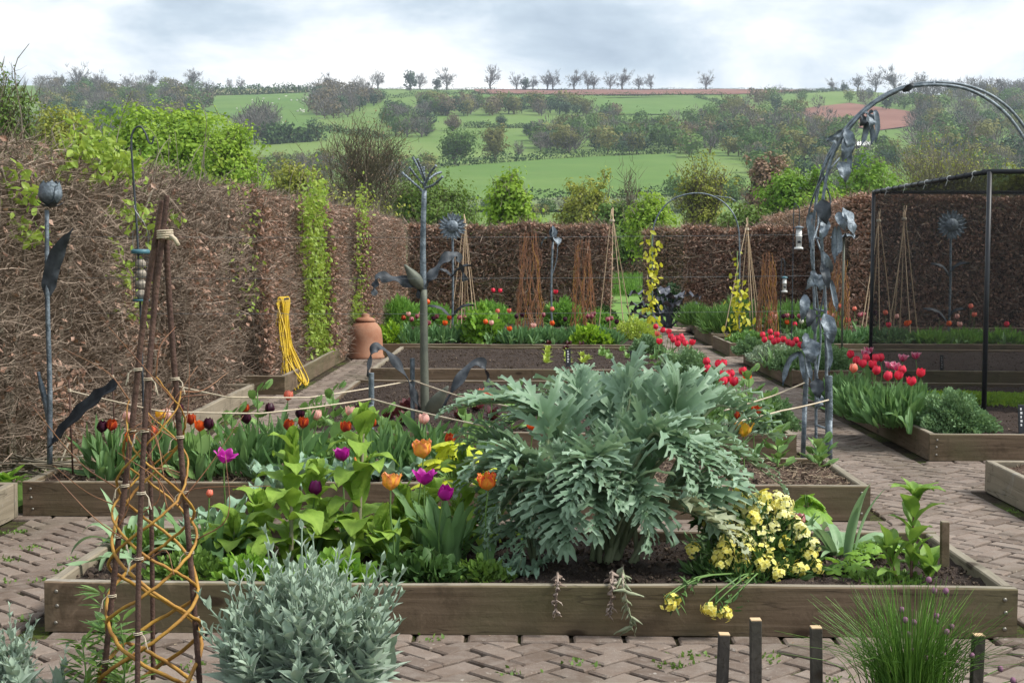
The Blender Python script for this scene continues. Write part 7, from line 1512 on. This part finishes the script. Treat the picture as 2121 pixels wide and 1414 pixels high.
for a, b in (('a', 'b'), ('a', 'c'), ('b', 'd'), ('c', 'd')): g = G(); g.add(*tube([[*P[a], zt], [*P[b], zt]], rr, 10)); g.obj('top_bar', 'black_paint', cage)
def net(name, fn, nu=24, nv=16, mat='net'):
    u, v = np.meshgrid(np.linspace(0, 1, nu), np.linspace(0, 1, nv)); g = G(); g.add(np.stack(fn(u, v), -1), grid_faces(nv, nu)); g.obj(name, mat, cage)
net('net_roof', lambda u, v: (u * xr, v * yb, zt - .01 - .10 * np.sin(u * PI) * np.sin(v * PI)), mat='roof_net'); net('net_side', lambda u, v: (.01 * np.sin(u * 9) * np.sin(v * PI), u * yb, v * zt)); net('net_back', lambda u, v: (u * xr, yb + .015 * np.sin(u * 11) * np.sin(v * PI), v * zt)); net('net_front', lambda u, v: (u * xr, -.015 * np.sin(u * 11 + 1) * np.sin(v * PI), v * zt))
for k in range(16):
    y = .15 + k * .25; g = G(); a = np.linspace(0, 2 * PI, 9); g.add(*tube(np.stack([.026 * np.cos(a), 0 * a, .026 * np.sin(a)], -1), .004, 5, False)); g.add(*tube([[-.02, 0, -.02], [-.035, .01, -.07]], .003, 4)); g.obj('net_clip', 'white_plastic' if k % 3 == 1 else 'black_paint', cage, loc=(0, y, zt))
# ---- terracotta forcing pot
b = W(757, 741, 0); t = thing('terracotta_forcer', 'domed terracotta forcing pot with a lid beside the left hedge', 'pot', b); R = 38 / F * b[1]; Hh = .60; z = np.array([0, .02, .05, .3, .42, .49, .53]); r = np.array([1.03, 1.05, .97, .93, .86, .66, .42]) * R; g = G(); g.add(*tube(np.stack([0 * z, 0 * z, z], -1), 1, 32)); v = g.v[0]; 
for i in range(len(z)): v[i * 32:(i + 1) * 32, :2] *= r[i]
g.obj('pot', 'terracotta', t); z = np.array([.525, .54, .575, .59, .62, .64]); r = np.array([.55, .57, .42, .2, .24, .1]) * R; g = G(); g.add(*tube(np.stack([0 * z, 0 * z, z], -1), 1, 24)); v = g.v[0]
for i in range(len(z)): v[i * 24:(i + 1) * 24, :2] *= r[i]
g.obj('lid', 'terracotta', t)
# ---- yellow hose hung on the hedge
Y = 15.9; a = WY(580, 622, Y); a[0] = max(a[0], -2.84); t = thing('garden_hose', 'yellow garden hose hung in loops on the left hedge', 'hose', a); g = G(); q = np.random.default_rng(3); path = []
for k in range(13):
    dx = (k - 6) * .026; lo = -(.84 + .05 * (k % 3)) ; wv = q.normal(size=2) * .035; path += [np.array([.04 + dx * .3, dx - .03, -.02]), np.array([.06 + wv[0], dx - .10 + wv[1], lo * .5]), np.array([.10 + .05 * (k % 4), dx * 1.7 - .14, lo]), np.array([.12 + .05 * (k % 4) + wv[1], dx * 1.7 + .08, lo - .02]), np.array([.07, dx + .10, lo * .5]), np.array([.04, dx + .04, -.01])]
g.add(*tube(curve(path, 420), .0085, 6)); g.obj('hose_coil', 'hose', t); g = G(); g.add(*tube([[-.15, 0, 0], [.1, 0, .02]], .012, 8)); g.obj('peg', 'dark_wood', t)
# ---- pile of cut twigs at the hedge foot
t = thing('twig_pile', 'small heap of cut brown branches at the foot of the left hedge', 'branches', W(60, 985, .17)); 
for k in range(26):
    c = rng.normal(size=3) * [.10, .08, .03] + [0, .05, .05]; d = rng.normal(size=3) * [1, .6, .12]; d = unit(d) * rng.uniform(.12, .25); g = G(); g.add(*tube(np.array([c - d, c + rng.normal(size=3) * .012, c + d]), [.007, .005], 6)); g.obj('branch', 'pale_bark' if k % 3 else 'bark', t)
# ---- the air over the valley
m, nt, o_ = node_mat('haze')
pv = nt.nodes.new('ShaderNodeVolumePrincipled'); pv.inputs['Color'].default_value = (.76, .85, 1.0, 1); pv.inputs['Density'].default_value = .00019; pv.inputs['Anisotropy'].default_value = .2
nt.links.new(pv.outputs[0], o_.inputs['Volume'])
g = G(); g.add(*cbox((-1560, -260, -6), (1560, 2360, 190), .5)); hz = g.obj('haze', 'haze', smooth=False, kind='stuff', label='thin blue haze filling the valley', cat='haze')
